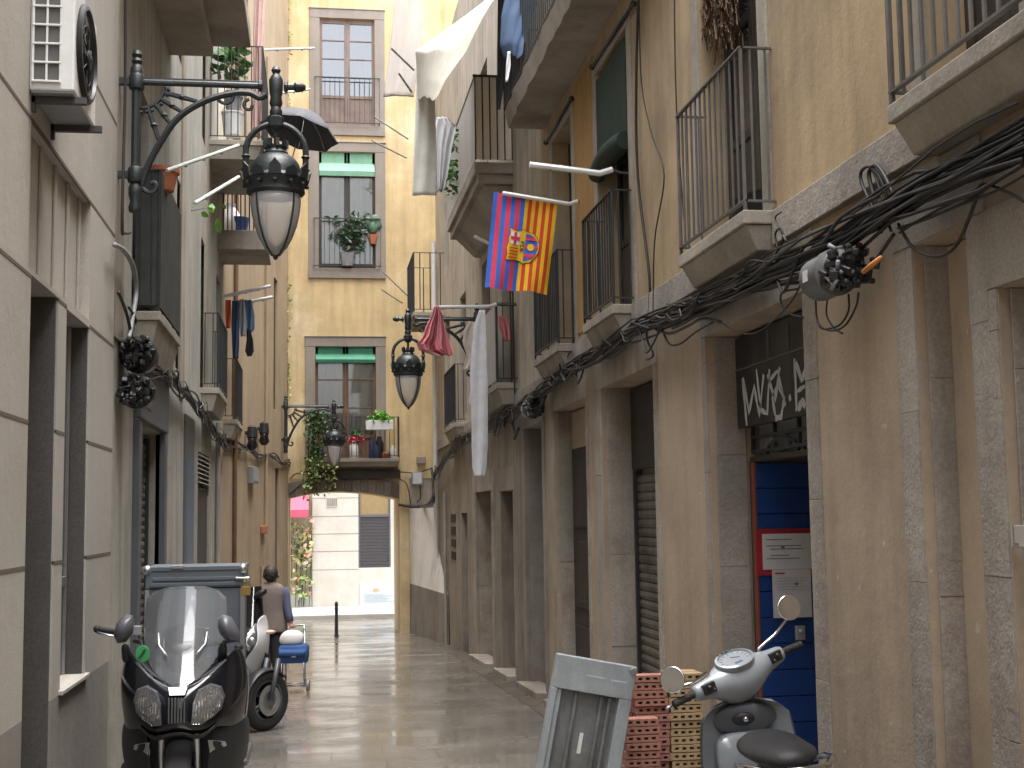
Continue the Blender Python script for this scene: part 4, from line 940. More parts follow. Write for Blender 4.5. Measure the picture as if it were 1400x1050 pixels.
def zleft(a):
    if a <= KL[0][0]: return KL[0][1]
    for (p, q), (r_, s_) in zip(KL, KL[1:]):
        if p <= a <= r_: return lerp(q, s_, (a-p)/(r_-p))
    return KL[-1][1]
cable_run(cl, mpB, 11.6, 24.0, zleft, 13, 12, .10, r=.013)
cable_run(cl, mpT, .0, TLEN, lambda a: 1.28+EYE+.12*abs(sin(a*.8)), 4, 13, .07, d0=-.06, r=.015)
def loopL(pix, X=XL+.08, r=.008, m='cable'): return loop(cl, [onX(u, v, X) for u, v in pix], r, m)
loopL([(157,335),(170,343),(182,365),(186,400),(180,440),(176,462)], r=.022, m='plgrey'); loopL([(171,-40),(171,120),(167,300),(170,318),(178,318)], r=.012)
loopL([(162,400),(172,425),(178,450),(182,470)], r=.014); loopL([(176,420),(186,440),(178,470)], r=.012)
loopL([(190,545),(200,556),(206,562)], r=.012)
ce = thing('cable_bundle', (2.5, YE-.2, zg(33)), 'black cables crossing the yellow wall right of the archway beside the junction boxes', 'cables', world=True)
for pix, r in (([(545,690),(560,692),(580,692),(592,680),(594,650)], .035), ([(545,645),(560,646),(575,645),(590,640)], .015), ([(573,655),(575,680),(570,686)], .015), ([(397,655),(404,648),(425,646)], .015), ([(395,676),(410,664),(425,655)], .012), ([(546,655),(556,662),(562,690)], .012)):
    loop(ce, [onY(u, v, YE-.06) for u, v in pix], r)
def tangle(parent, mp, zf, spans, seed):
    rn = random.Random(seed)
    for a0, a1, n in spans:
        for i in range(n):
            a = rn.uniform(a0, a1); L_ = rn.uniform(.25, .9); z = zf(a)+rn.uniform(-.08, .06); sag = rn.uniform(-.22, .10); d = -.12-rn.uniform(0, .06)
            loop(parent, [mp(a, z, d), mp(a+L_*.2, z+sag*.6, d-.02), mp(a+L_*.5, z+sag+rn.uniform(-.05,.05), d-.03), mp(a+L_*.8, zf(a+L_)+sag*.5, d-.01), mp(a+L_, zf(a+L_), d)], rn.uniform(.005, .011), 'cable' if rn.random() < .8 else 'cableG')
tangle(cb_, mpR, zright, ((9.5, 14.5, 22), (5.5, 9, 7)), 41); tangle(cp, mpP, zright, ((16.3, 19, 12), (20, 29, 12)), 42); tangle(cl, mpB, zleft, ((13, 22.5, 22),), 43)
# boxes
def splice(pos, axis, rr, ln, label, seed, cm='maxig'):
    """cylindrical cable closure with a dark tangle of ports at one end"""
    rn = random.Random(seed); t = thing('cable_closure', pos, label, 'cable box', 0, 'cable splice boxes on the walls')
    b = MB(); b.lathe([(rr*.6,ln/2),(rr,ln/2-.03),(rr,ln*.06),(rr*1.06,ln*.05),(rr*1.06,-ln*.02),(rr*.85,-ln*.04),(rr*.6,-ln*.35)], (0,0,0), 20, axis)
    b.build('casing', M[cm], t, smooth=True, auto=35)
    b = MB()
    for k in range(80):
        a = rn.uniform(0, 2*pi); q = rr*rn.uniform(.3,.95); p = [ln*rn.uniform(.06,.52), q*cos(a), q*sin(a)]
        if axis == 'y': p = [p[1], -p[0], p[2]]
        if axis == 'x': p = [p[0], p[1], p[2]]
        b.cbox(p, (rn.uniform(.02,.05), rn.uniform(.03,.09), rn.uniform(.02,.05)), Matrix.Rotation(rn.uniform(-.6,.6),3,'X') @ Matrix.Rotation(rn.uniform(-.6,.6),3,'Z'))
    b.build('port_cluster', M['plblack'], t, bevel=.008)
    for k in range(5):
        b = MB(); a = rn.uniform(0, 2*pi); p = Vector((-rr*rn.uniform(.5,.9), -ln*rn.uniform(.2,.45), rr*rn.uniform(-.8,.8))) if axis == 'y' else Vector((ln*.4, -rr*.8, rr*rn.uniform(-.7,.7)))
        b.tube([p, p+Vector((rn.uniform(-.04,.04), rn.uniform(-.06,.06), rn.uniform(-.06,.06)))], .011, 6); b.build('connector', M['plwhite' if k < 2 else 'plgrey'], t, smooth=True)
    b = MB(); b.box(-rr*1.02, ln*.2, -.03, -rr*.98, ln*.32, .03); b.build('sticker', M['paper'], t)
    return t
cpz = onX(1143, 372, XR-.16)
splice(cpz, 'y', .115, .5, 'grey cylindrical cable box hung among the cables above the sign doorway', 3, 'closureg')
b = MB(); q0, q1 = onX(1180,372,XR-.2), onX(1205,352,XR-.16); b.tube([q0, q0.lerp(q1,.5), q1], [.012,.014,.012], 8)
tag(b.build('cable_joint', mat('orange_plastic', (.55,.22,.05), .5), smooth=True), 'small orange cable joint sticking out beside the grey cable box', 'cable joint')
c2 = onX(728, 558, XR-.14); splice(c2, 'y', .12, .4, 'dark cable box lost in the tangle where the ochre and grey houses meet', 4)
c3 = onX(190, 485, XL+.12)
splice((c3.x, c3.y, c3.z), 'y', .15, .42, 'black cable box with many ports above its twin, below the netted balcony', 6, 'plblack')
c3 = onX(187, 535, XL+.12)
splice((c3.x, c3.y, c3.z), 'y', .14, .42, 'black cable box with many ports hung below its twin, left of the shop shutter', 8, 'plblack')
def wallbox(mn, mx, label, cat, name, m, lid=True):
    b = MB(); b.box(*mn, *mx); o = b.build(name, m, bevel=.012); tag(o, label, cat); return o
q0, q1 = onY(563,639,YE-.1), onY(579,663,YE-.1)
p, q = onY(563,663,YE-.15), onY(578,645,YE-.15); o = wallbox((p.x,YE-.15,p.z),(q.x,YE,q.z), 'light grey junction box on the yellow wall right of the archway', 'junction box', 'junction_box', M['plgrey'])
b = MB(); b.box(p.x+.03, YE-.16, p.z+.03, q.x-.03, YE-.151, q.z-.03); child(o, b, 'lid', plain('pale_lid', (.5,.53,.55), .5), bevel=.004)
p, q = onY(570,634,YE-.12), onY(582,624,YE-.12); o = wallbox((p.x,YE-.12,p.z),(q.x,YE,q.z), 'small beige junction box above the light grey one on the yellow wall', 'junction box', 'junction_box', M['surr'])
a = onT(342, 650); b = MB(); b.mbox(mpT, a[0]-.35, a[0]+.35, a[1]-.17, a[1]+.17, -.12, 0); o = tag(b.build('meter_box', M['plgrey'], bevel=.012), 'grey meter box on the tan house below the cables', 'meter box')
b = MB(); b.mbox(mpT, a[0]-.29, a[0]+.29, a[1]-.12, a[1]+.12, -.128, -.12); child(o, b, 'lid', plain('meter_lid', (.33,.34,.34), .5), bevel=.003)
for u, v, lab in ((335, 598, 'lower black wall lantern on the tan house, the left one of two'), (352, 592, 'black wall lantern on the tan house nearest the archway')):
    a = onT(u, v); c = mpT(a[0], a[1], -.14); t = thing('wall_lantern', c, lab, 'wall lantern', 0, 'small lanterns on the tan wall')
    b = MB(); b.lathe([(.03,.24),(.09,.2),(.1,.1),(.11,.0)], n=12); b.box(-.14,-.04,.05,.0,.04,.12); b.build('cap', M['plblack'], t, smooth=True, auto=40); b = MB(); b.lathe([(.11,-.14),(.1,-.2),(.05,-.26)], n=12); b.build('base', M['plblack'], t, smooth=True, auto=40)
    b = MB(); b.lathe([(.1,.0),(.085,-.07),(.1,-.14)], n=12); b.build('glass', M['glassD'], t, smooth=True)

# ================================================================ sign board over the blue door
y0, y1 = R(1100,480)[0]+.015, Yf-.03; XS = XR+.2
s_lb, s_lt, s_rb, s_rt = onX(1009,586,XS), onX(1009,490,XS), onX(1101,567,XS), onX(1101,440,XS)
zsb, zst = s_lb.z, 2.93
sg = thing('shop_sign', (XS, (y0+y1)/2, zsb), 'black sign board tagged with white spray paint above the blue door', 'sign', world=True)
b = MB(); b.box(XS, y0, zsb, XS+.06, y1, zst); b.build('board', mat('black_board', (.028,.027,.025), .5, var=.3, streak=.4, grain=.1, bump=.1, sc=2, stain=(.07,.065,.06), stain_amt=.6), sg, bevel=.006)
zmid = lerp(zsb, zst, .64)
b = MB(); b.box(XS-.008, y0+.01, zmid-.006, XS-.001, y1-.01, zmid+.006)
for k in range(26):
    for y in (lerp(y0,y1,.22), lerp(y0,y1,.42), lerp(y0,y1,.62)):
        if k % 2 == 0: z = lerp(zmid+.02, zst-.03, k/26); b.box(XS-.006, y-.025, z, XS-.001, y+.025, z+.008)
b.build('louvre', plain('louvre_grey', (.11,.10,.09), .6), sg)
gm = plain('spray_white', (.52,.53,.55), .8)
def tagline(pts, w=.016):
    b = MB(); P = [onX(u, v, XS-.003) for u, v in pts]; out = []
    for i in range(len(P)-1):
        for k in range(5): out.append(P[i].lerp(P[i+1], k/5))
    out.append(P[-1])
    ring = []
    for i, p in enumerate(out):
        t = (out[min(i+1,len(out)-1)]-out[max(i-1,0)]); t.x = 0; t.normalize(); n = Vector((0, -t.z, t.y))*w*(.7+.5*abs(sin(i*.7))); ring.append((p+n, p-n))
    for (a, b1), (c, d) in zip(ring, ring[1:]): b.poly([a, b1, d, c])
    return b
for pts, w in (([(1015,517),(1019,560),(1021,582)],.022), ([(1016,516),(1024,565),(1031,528),(1038,568),(1044,512)],.02), ([(1034,505),(1040,560),(1049,566),(1052,505)],.018),
               ([(1049,512),(1060,548),(1066,502)],.018), ([(1060,568),(1056,545),(1064,525),(1072,545),(1068,570),(1060,572)],.02), ([(1052,520),(1063,507),(1074,555)],.016),
               ([(1079,540),(1081,548)],.02), ([(1086,490),(1088,530),(1089,562)],.02), ([(1088,495),(1096,520),(1101,505)],.022), ([(1091,560),(1097,548),(1101,556)],.026), ([(1090,535),(1100,528)],.014)):
    tagline(pts, w*.95).build('graffiti_stroke', gm, sg)
# notices on the open door
po = onY(1034,725,YD-.02)
def notice(name, u0, v0, u1, v1, Y, m, label, cat='notice'):
    a, c = onY(u0, v1, Y), onY(u1, v0, Y); b = MB(); b.box(a.x, Y, a.z, c.x, Y+.006, c.z); return tag(b.build(name, m), label, cat), a, c
rn = random.Random(4)
o, a, c = notice('framed_notice', 1035, 722, 1112, 787, YD-.016, M['red'], 'white notice in a broad red frame on the blue door')
b = MB(); b.box(a.x+.045, YD-.022, a.z+.04, c.x-.02, YD-.017, c.z-.035); child(o, b, 'sheet', M['paper'])
b = MB()
for k, wd in enumerate((.62, .0, .85, .9, .0, .55, .8)):
    if wd: z = c.z-.075-k*.022; x0 = a.x+.07; b.box(x0+.03*(k % 2), YD-.024, z-.003, x0+(c.x-a.x-.12)*wd, YD-.0225, z+.003)
b.lathe([(.014,-.0245+.0),(.014,-.023)], ((a.x+c.x)/2-.02, YD, c.z-.13), 10, 'y'); child(o, b, 'print', M['ink'])
o, a, c = notice('paper_notice', 1058, 778, 1108, 845, YD-.03, M['paper'], 'plain white paper notice hanging below the red framed one on the blue door')
b = MB(); b.box(a.x+.02, YD-.032, c.z-.03, a.x+.09, YD-.0305, c.z-.02); child(o, b, 'heading', M['red'])
b = MB(); b.box(a.x+.16, YD-.032, c.z-.11, a.x+.185, YD-.0305, c.z-.09)
for k in range(5): b.box(a.x+.03, YD-.032, c.z-.06-.02*k, c.x-.03-.02*(k % 3), YD-.0305, c.z-.058-.02*k)
child(o, b, 'print', M['ink'])
# number tile at the right edge, and the lone paper on the far doorway
pa_, pc_ = onX(1383,748,XR-.025), onX(1402,718,XR-.025)
b = MB(); b.box(XR-.026, pc_.y, pa_.z-.0, XR-.008, pa_.y, pc_.z); o = tag(b.build('wall_tile', mat('pale_tile', (.43,.40,.36), .6, sc=5), bevel=.003), 'pale square wall tile marked with an L on the nearest stone jamb', 'wall tile')
b = MB(); ym, zm, hw = (pa_.y+pc_.y)/2+.03, (pa_.z+pc_.z)/2, .035; b.box(XR-.028, ym, zm-.035, XR-.0265, ym+.009, zm+.045); b.box(XR-.028, ym-.03, zm-.035, XR-.0265, ym, zm-.026); child(o, b, 'letter', M['ink'])
pa_, pc_ = onX(798,773,XR+.19), onX(807,741,XR+.19)
b = MB(); b.box(XR+.185, pc_.y, pa_.z, XR+.195, pa_.y, pc_.z); tag(b.build('paper_notice', M['paper']), 'small white paper stuck on the dark door left of the tall shutter', 'notice')

# ================================================================ bricks
def brick_mesh(m, holes, w=.235, h=.047, d=.115):
    b = MB(); n = holes; hw = w/(n*1.85+.85); gap = (w-n*hw)/(n+1); xs = [0]
    for k in range(n): xs += [gap+k*(hw+gap), gap+k*(hw+gap)+hw]
    xs.append(w); zs = [0, .0145, h-.0145, h]
    for ys, s in ((0, 1), (d, -1)):
        for i in range(len(xs)-1):
            for j in range(3):
                hole = (i % 2 == 1 and j == 1)
                P = [(xs[i],ys,zs[j]),(xs[i+1],ys,zs[j]),(xs[i+1],ys,zs[j+1]),(xs[i],ys,zs[j+1])]
                if hole:
                    Q = [(x, ys+s*d*.45, z) for x, _, z in P]
                    for k in range(4): b.poly([P[k], P[(k+1)%4], Q[(k+1)%4], Q[k]])
                    b.cur = 1; b.poly(Q); b.cur = 0
                else: b.poly(P)
    b.poly([(0,0,0),(0,d,0),(0,d,h),(0,0,h)]); b.poly([(w,0,0),(w,d,0),(w,d,h),(w,0,h)]); b.poly([(0,0,h),(w,0,h),(w,d,h),(0,d,h)]); b.poly([(0,0,0),(w,0,0),(w,d,0),(0,d,0)])
    return b.build('brick', [m, M['void']])
def put_brick(proto, first, x, y, z, rz, label, group):
    o = proto if first else proto.copy()
    if not first: C.objects.link(o)
    o.location = (x, y, z); o.rotation_euler = (0, 0, rz); return tag(o, label, 'brick', group)
rn = random.Random(11)
YBk = 9.0; zb0 = zg(YBk)
pR = brick_mesh(M['brickR'], 4); pY = brick_mesh(M['brickY'], 4)
xr0 = onY(867, 960, YBk).x; ztop = onY(890, 922, YBk).z; nl = int((ztop-zb0)/.052); pitch = (ztop-zb0)/nl
for k in range(nl):
    put_brick(pR, k == 0, xr0+rn.uniform(-.008,.012)+(.012 if k < 12 else 0), YBk+rn.uniform(-.006,.01), zb0+k*pitch, rn.uniform(-.03,.03),
              'topmost red perforated brick of the taller red stack' if k == nl-1 else 'red perforated brick in the taller red stack beside the yellow bricks', 'bricks of the taller red stack')
for k in range(nl-5):
    put_brick(pR, False, xr0-.10+rn.uniform(-.008,.008), YBk-.16+rn.uniform(-.006,.006), zb0+k*(pitch), rn.uniform(-.03,.03),
              'topmost red perforated brick of the lower red stack' if k == nl-6 else 'red perforated brick in the lower red stack against the steel frame', 'bricks of the lower red stack')
for k in range(nl-1): put_brick(pR, False, xr0+.0+rn.uniform(-.008,.01), YBk+.135, zb0+k*pitch, rn.uniform(-.02,.02), 'red perforated brick in the back row behind the taller red stack', 'red bricks at the back')
for r_ in range(2):
    for k in range(nl):
        put_brick(pY, k == 0 and r_ == 0, xr0+.262+rn.uniform(-.006,.008)-.004*(k/nl), YBk+.02+r_*.13+rn.uniform(-.005,.005), zb0+k*pitch, rn.uniform(-.02,.02),
                  ('yellow perforated brick in the front of the yellow stack by the blue door', 'yellow perforated brick in the back of the yellow stack by the blue door')[r_], ('front yellow bricks', 'back yellow bricks')[r_])

# ================================================================ steel frame leaning on the bricks
YF = 8.55
A = onY(762,893,YF); Bp = onY(870,912,YF); dirx = (Bp-A).normalized(); wF = (Bp-A).length; dn = Vector((dirx.z, 0, -dirx.x)); 
if dn.z > 0: dn = -dn
zc_ = Bp.z; hF = (Bp.z-zg(YF)-.005)/abs(dn.z)
sf_ = thing('steel_frame', (Bp.x, YF, zg(YF)), 'galvanised steel hatch frame with ribbed panel leaning against the red bricks', 'steel frame', world=True)
def fr(s, t, y): return A+dirx*(s*wF)+dn*(t*hF)+Vector((0,y,0))
def fbox(b, s0, s1, t0, t1, y0, y1): b.hexa([fr(s0,t0,y0),fr(s1,t0,y0),fr(s1,t0,y1),fr(s0,t0,y1),fr(s0,t1,y0),fr(s1,t1,y0),fr(s1,t1,y1),fr(s0,t1,y1)])
ft = .34/hF*.62
b = MB(); fbox(b, 0, 1, 0, .215/hF, -.03, .06); b.build('top_rail', M['galv'], sf_, bevel=.006)
b = MB(); fbox(b, 0, .035/wF, .216/hF, 1, -.03, .06); fbox(b, .035/wF+.004, .07/wF, .2165/hF, .999, -.012, .05); b.build('side_rail', M['galv'], sf_, bevel=.004)
b = MB(); fbox(b, 1-.085/wF, 1, .216/hF, 1, -.028, .06); b.build('side_rail', M['galv'], sf_, bevel=.004)
b = MB(); fbox(b, .0, 1, 1-.0, 1.0-.08/hF, -.027, .055); b.build('bottom_rail', M['galv'], sf_, bevel=.004)
b = MB(); fbox(b, .07/wF+.005, 1-.09/wF, .217/hF, .995, .03, .045); b.build('panel', M['zinc'], sf_)
b = MB()
for s in (.3, .62, .72): fbox(b, s, s+.045, .222/hF, .99, -.002, .03)
b.build('rib', M['zinc'], sf_, bevel=.006)
b = MB(); fbox(b, .455, .5, .47, .60, .022, .0295); b.build('sticker', M['plwhite'], sf_)
b = MB(); c = fr(.95,.03,-.032); b.lathe([(.02,-.006),(.022,0),(.012,.001)], c, 12, 'y'); b.build('bolt', M['alu'], sf_)
b = MB(); fbox(b, .4, .62, .1/hF, .108/hF, -.0315, -.0302); fbox(b, .7, .9, .105/hF, .112/hF, -.0315, -.0302); b.build('stencil', M['paper'], sf_)
# ================================================================ flag
YFl = R(793,280)[0]
fl_tl, fl_tr, fl_bl, fl_br = [onY(u, v, YFl) for u, v in ((675,262),(762,279),(663,392),(748,403))]
def flagpt(s, t, o=0):
    p = fl_tl.lerp(fl_tr, s).lerp(fl_bl.lerp(fl_br, s), t)
    p = p+Vector((0, .022*sin(s*11+t*3)*(.3+t)+.012*sin(s*23-t*5)*t, -.012*sin(s*pi*2)*t)); p.y -= o; return p
fg = thing('flag', (fl_tl.x, YFl, fl_bl.z), 'football club flag with blue, red and yellow stripes and a shield', 'flag', world=True)
cols = ['blueS','redS','blueS','redS','blueS','redS','blueS']+['yel','redO']*4+['yel']; eds = [i*.5/7 for i in range(7)]+[.5+i*.5/9 for i in range(10)]
mset = ['blueS','redS','yel','redO']; b = MB()
for i, cn in enumerate(cols):
    b.cur = mset.index(cn); e0, e1 = eds[i], eds[i+1]
    b.sheet(lambda s, t: flagpt(lerp(e0,e1,s), t), 3, 34)
b.build('cloth', [M[x] for x in mset], fg, smooth=True)
# shield: the flag hangs from its side, so the shield lies on its side too
ck = [(.30,.345),(.40,.365),(.47,.36),(.53,.335),(.58,.36),(.68,.365),(.75,.41),(.80,.49),(.795,.57),(.74,.65),(.66,.70),(.56,.71),(.50,.685),(.42,.675),(.35,.685),(.275,.69),(.285,.62),(.265,.565),(.295,.50),(.285,.45),(.31,.40)]
def patch(pts, m, off, name):
    b = MB(); n = len(pts); cx = sum(p[0] for p in pts)/n; cy = sum(p[1] for p in pts)/n
    R_ = 7; ids = [[b.vert(flagpt(cx+(x-cx)*k/R_, cy+(y-cy)*k/R_, off)) for x, y in pts] for k in range(1, R_+1)]; c0 = b.vert(flagpt(cx, cy, off))
    for i in range(n):
        j = (i+1) % n; b.face((c0, ids[0][i], ids[0][j]))
        for k in range(R_-1): b.face((ids[k][i], ids[k+1][i], ids[k+1][j], ids[k][j]))
    return b.build(name, m, fg, smooth=True)
def shrink(p, f): 
    cx = sum(x for x, _ in p)/len(p); cy = sum(y for _, y in p)/len(p); return [(cx+(x-cx)*f, cy+(y-cy)*f) for x, y in p]
dk = cloth('flag_outline', (.12,.10,.05))
patch(ck, dk, .007, 'shield_outline'); patch(shrink(ck,.955), M['yel'], .011, 'shield')
def rect(x0, y0, x1, y1): 
    return [(lerp(x0,x1,k/3), y0) for k in range(4)]+[(x1, lerp(y0,y1,k/3)) for k in range(1,4)]+[(lerp(x1,x0,k/3), y1) for k in range(1,4)]+[(x0, lerp(y1,y0,k/3)) for k in range(1,3)]
fw = cloth('flag_white', (.78,.76,.74))
patch(rect(.325,.385,.475,.515), fw, .015, 'quarter'); patch(rect(.378,.386,.422,.514), M['redS'], .019, 'cross'); patch(rect(.326,.432,.474,.468), M['redS'], .0195, 'cross')
for k in range(4): patch(rect(.315,.545+k*.033,.465,.558+k*.033), M['redO'], .015, 'stripe')
D = [(.565,.385),(.63,.385),(.70,.41),(.755,.46),(.768,.525),(.745,.60),(.69,.65),(.62,.675),(.555,.675)]
patch(D, M['blueS'], .015, 'half_shield')
patch([(.565,.42),(.70,.412),(.745,.452),(.565,.452)], M['redS'], .019, 'band'); patch([(.56,.60),(.742,.60),(.70,.645),(.557,.64)], M['redS'], .019, 'band'); patch(rect(.56,.505,.60,.545), M['redS'], .019, 'band'); patch(rect(.715,.505,.765,.545), M['redS'], .019, 'band')
patch([(.655+.055*cos(a*pi/8), .527+.04*sin(a*pi/8)) for a in range(16)], M['yel'], .022, 'ball')
def stroke(segs, name):
    b = MB()
    for (x0, y0), (x1, y1) in segs:
        p, q = flagpt(x0, y0, .018), flagpt(x1, y1, .018); t = (q-p).normalized(); n = t.cross(Vector((0,1,0)))*.006; b.poly([p+n, p-n, q-n, q+n])
    return b.build(name, dk, fg)
# F C B, reading down the middle band
stroke([((.545,.475),(.495,.475)), ((.545,.475),(.545,.497)), ((.52,.475),(.52,.492))], 'letter')
stroke([((.54,.535),(.55,.52)), ((.55,.52),(.538,.51)), ((.538,.51),(.505,.51)), ((.505,.51),(.495,.52)), ((.495,.52),(.505,.535))], 'letter')
stroke([((.548,.55),(.498,.55)), ((.548,.55),(.545,.57)), ((.545,.57),(.523,.568)), ((.523,.568),(.523,.55)), ((.523,.568),(.5,.575)), ((.5,.575),(.498,.55))], 'letter')

# ================================================================ clothes racks (white bars on brackets)
def rack(name, pts, label, w=.05, bracket=None, m='plwhite', group='white clothes-drying bars', r=None):
    t = thing('clothes_rack', pts[-1], label, 'clothes rack', group=group, world=True)
    b = MB(); b.tube(pts, r or w/2, 8); b.build('bar', M[m], t, smooth=True, auto=40)
    b = MB()
    for k in (.25, .5, .75): p = Vector(pts[0]).lerp(Vector(pts[-1]), k); b.ball(p-Vector((0,0,(r or w/2))), .016, 6)
    b.build('peg', M['plgrey'], t)
    if bracket: b = MB(); b.tube(bracket, .014, 6); b.build('bracket', M['iron'], t)
    return t
yk = R(862,238)[0]
rack('r', [onY(724,225,yk), onY(820,237,yk), onY(837,232,yk)], 'bare white drying bar bracketed out above the flag', .055, [onY(837,232,yk), onY(848,236,yk), onY(864,238,yk)])
rack('r', [onY(687,264,YFl-.03), onY(778,279,YFl-.03), onY(790,275,YFl-.03)], 'white drying bar that the striped flag hangs from', .045, [onY(788,276,YFl-.03), onY(812,272,YFl)])
yk2 = R(700,330)[0]
rack('r', [onY(648,323,yk2), onY(668,333,yk2), onY(712,345,yk2)], 'short white drying bar peeping out left of the flag', .05, [onY(700,340,yk2), onY(714,345,yk2)])
yk3 = YA-.05
rack('r', [onY(600,420,yk3), onY(668,419,yk3), onY(679,416,yk3)], 'white drying bar holding the red bag, shirt and white trousers', .05, [onY(676,417,yk3), onY(706,417,yk3)])
yq = L(225,235)[0]+.3
rack('r', [onX(228,233,XL+.25), onY(326,199,13.2)], 'upper green-white drying bar beside the big street lamp', .038, m='rackw')
rack('r', [onX(266,278,XL+.5), onY(326,242,13.6)], 'lower green-white drying bar just left of the lamp crown', .038, m='rackw')
Y3 = onX(305,405,XL).y
rack('r', [onY(370,391,Y3), onY(303,406,Y3)], 'front white bar over the orange and blue laundry', .06); rack('r', [onY(373,406,Y3+.6), onY(318,417,Y3+.6)], 'rear white bar behind the hanging blue laundry', .06)
Yb2 = PB2[0]
rack('r', [onY(430,66,Yb2), onY(362,68,Yb2)], 'top white bar sticking out from the balcony with plants', .04); rack('r', [onY(424,122,Yb2), onY(380,128,Yb2)], 'second white bar, just above the dark umbrella', .035)
for i, pix in enumerate((((535,66),(566,96)), ((545,100),(563,126)))):
    rack('r', [onY(pix[0][0],pix[0][1],26), onY(pix[1][0],pix[1][1],26.3)], ('upper', 'lower')[i]+' thin grey rod poking out left of the cream sheet', .03, m='ironG', group='thin grey drying rods', r=.022)
for i, pix in enumerate((((512,160),(558,190)), ((508,192),(556,216)), ((524,372),(558,405)), ((522,396),(550,414)))):
    rack('r', [onY(*pix[0], 31.0), onY(*pix[1], 30.5)], ('highest', 'second', 'third', 'lowest')[i]+' thin grey rod slanting across the yellow wall right of its windows', .03, m='ironG', group='thin grey drying rods', r=.018)

# ================================================================ laundry and bags
def hang(name, outline, Y, m, label, cat, fold=.03, freq=40, thick=.006, n=26, tilt=0, group=None, y2=None):
    """cloth with a real outline (pixel polygon rows: v, u_left, u_right), folded in depth"""
    rows_ = outline; b = MB()
    def f(s, t):
        x = t*(len(rows_)-1); i = min(int(x), len(rows_)-2); q = x-i
        v = lerp(rows_[i][0], rows_[i+1][0], q); u = lerp(lerp(rows_[i][1], rows_[i+1][1], q), lerp(rows_[i][2], rows_[i+1][2], q), s)
        yy = Y if y2 is None else lerp(Y, y2, s)
        p = onY(u, v, yy); p.y += fold*sin(s*freq*.25+t*2)*(.4+.6*t)+fold*.5*sin(s*freq*.6+1+t*5); return p
    b.sheet(f, n, max(8, 6*(len(rows_)-1)), (0, thick, 0))
    return tag(b.build(name, m, smooth=True), label, cat, group)
yS = onX(690,0,XR-.6).y
hang('bed_sheet', [(-30,688,716),(0,662,674),(20,636,662),(45,601,649),(69,568,638),(90,570,623),(110,571,609),(134,571,598)], yS+3.6, M['sheet'], 'long cream bed sheet draped from a high rod beside the closed balcony', 'sheet', .07, 30, .008, 40, y2=yS)
hang('bed_sheet', [(74,569,592),(120,569,594),(180,567,596),(230,565,597),(267,564,597)], yS+3.7, M['strip'], 'narrow cream sheet hanging straight down below the draped one', 'sheet', .015, 20, .008)
hang('plastic_sheet', [(-30,540,580),(40,536,578),(90,530,572),(132,524,566)], 29, M['film'], 'translucent white plastic sheet high against the yellow wall', 'plastic sheet', .03, 24, .004)
hang('plastic_bag', [(160,597,612),(172,594,624),(200,594,618),(240,596,612),(262,598,606)], onX(620,200,XR-.7).y, M['clear'], 'crumpled clear plastic bag hanging left of the closed balcony', 'plastic bag', .05, 34, .01)
hang('jeans', [(-60,700,745),(0,690,736),(20,686,730),(60,684,716),(76,690,714)], 14.6, M['jean'], 'faded blue jeans hung over the edge of the long balcony', 'jeans', .06, 30, .03, y2=13.9)
hang('dark_towel', [(-60,684,700),(0,681,698),(70,680,694),(110,680,690),(150,680,684)], 15.9, M['slate'], 'slate grey towel hanging behind the blue jeans', 'towel', .03, 20, .012)
hang('tea_towel', [(70,694,698),(90,692,698),(112,691,694)], 14.2, M['wcloth'], 'small white cloth dangling under the jeans', 'cloth', .01, 10, .006)
yk3b = yk3-.03
hang('trousers', [(424,655,663),(445,648,664),(500,643,666),(520,643,667),(560,645,667),(610,645,667),(640,646,665),(651,649,662)], yk3b-.05, M['wcloth'], 'long white trousers hanging by one leg from the white bar', 'trousers', .014, 16, .02)
hang('shirt', [(440,640,654),(452,634,655),(470,633,652),(484,638,651),(500,634,650),(505,632,648)], yk3b, M['bcloth'], 'beige short sleeved shirt pegged beside the white trousers', 'shirt', .03, 24, .02)
hang('vest_top', [(495,645,655),(530,644,657),(550,641,660),(556,647,657)], yk3b+.05, M['wcloth'], 'white top pegged behind the white trousers', 'top', .03, 20, .02)
hang('red_bag', [(418,594,600),(430,590,605),(445,583,609),(460,578,613),(470,570,616),(478,573,618),(486,598,618)], yk3-.1, M['redbag'], 'shiny red plastic bag tied to the end of the white bar', 'plastic bag', .10, 60, .012)
hang('red_bag', [(432,681,690),(445,682,697),(455,686,698),(466,690,698)], YA-.06, M['redbag'], 'crumpled red plastic bag stuffed in the small balcony', 'plastic bag', .05, 50, .01)
hang('orange_cloth', [(410,308,316),(430,308,316),(449,309,315)], Y3-.02, M['orange'], 'orange cloth, leftmost of the laundry on the tan wall side', 'cloth', .03, 18, .01)
hang('jeans', [(411,317,327),(440,316,327),(470,317,327),(490,318,326)], Y3-.05, M['jeanD'], 'dark blue jeans between the orange cloth and the grey shirts', 'jeans', .04, 20, .03)
hang('grey_shirt', [(409,327,334),(425,326,336),(445,327,338),(460,329,336)], Y3+.1, M['gcloth'], 'pale grey shirt pegged beside the dark blue jeans', 'shirt', .03, 20, .02)
hang('slate_shirt', [(410,334,344),(430,333,348),(450,335,348),(455,336,344)], Y3+.25, M['jean'], 'slate blue shirt at the right end of the laundry', 'shirt', .03, 20, .02)
hang('black_sock', [(450,337,342),(465,337,346),(480,335,347),(487,338,344)], Y3+.2, M['kcloth'], 'black bag dangling below the slate blue shirt', 'bag', .02, 14, .03)
hang('pink_curtain', [(-10,347,362),(40,346,361),(100,346,358),(150,345,357),(188,346,356)], Y2+.1, M['pink'], 'faded pink curtain hung at the end of the balcony with plants', 'curtain', .06, 30, .01)
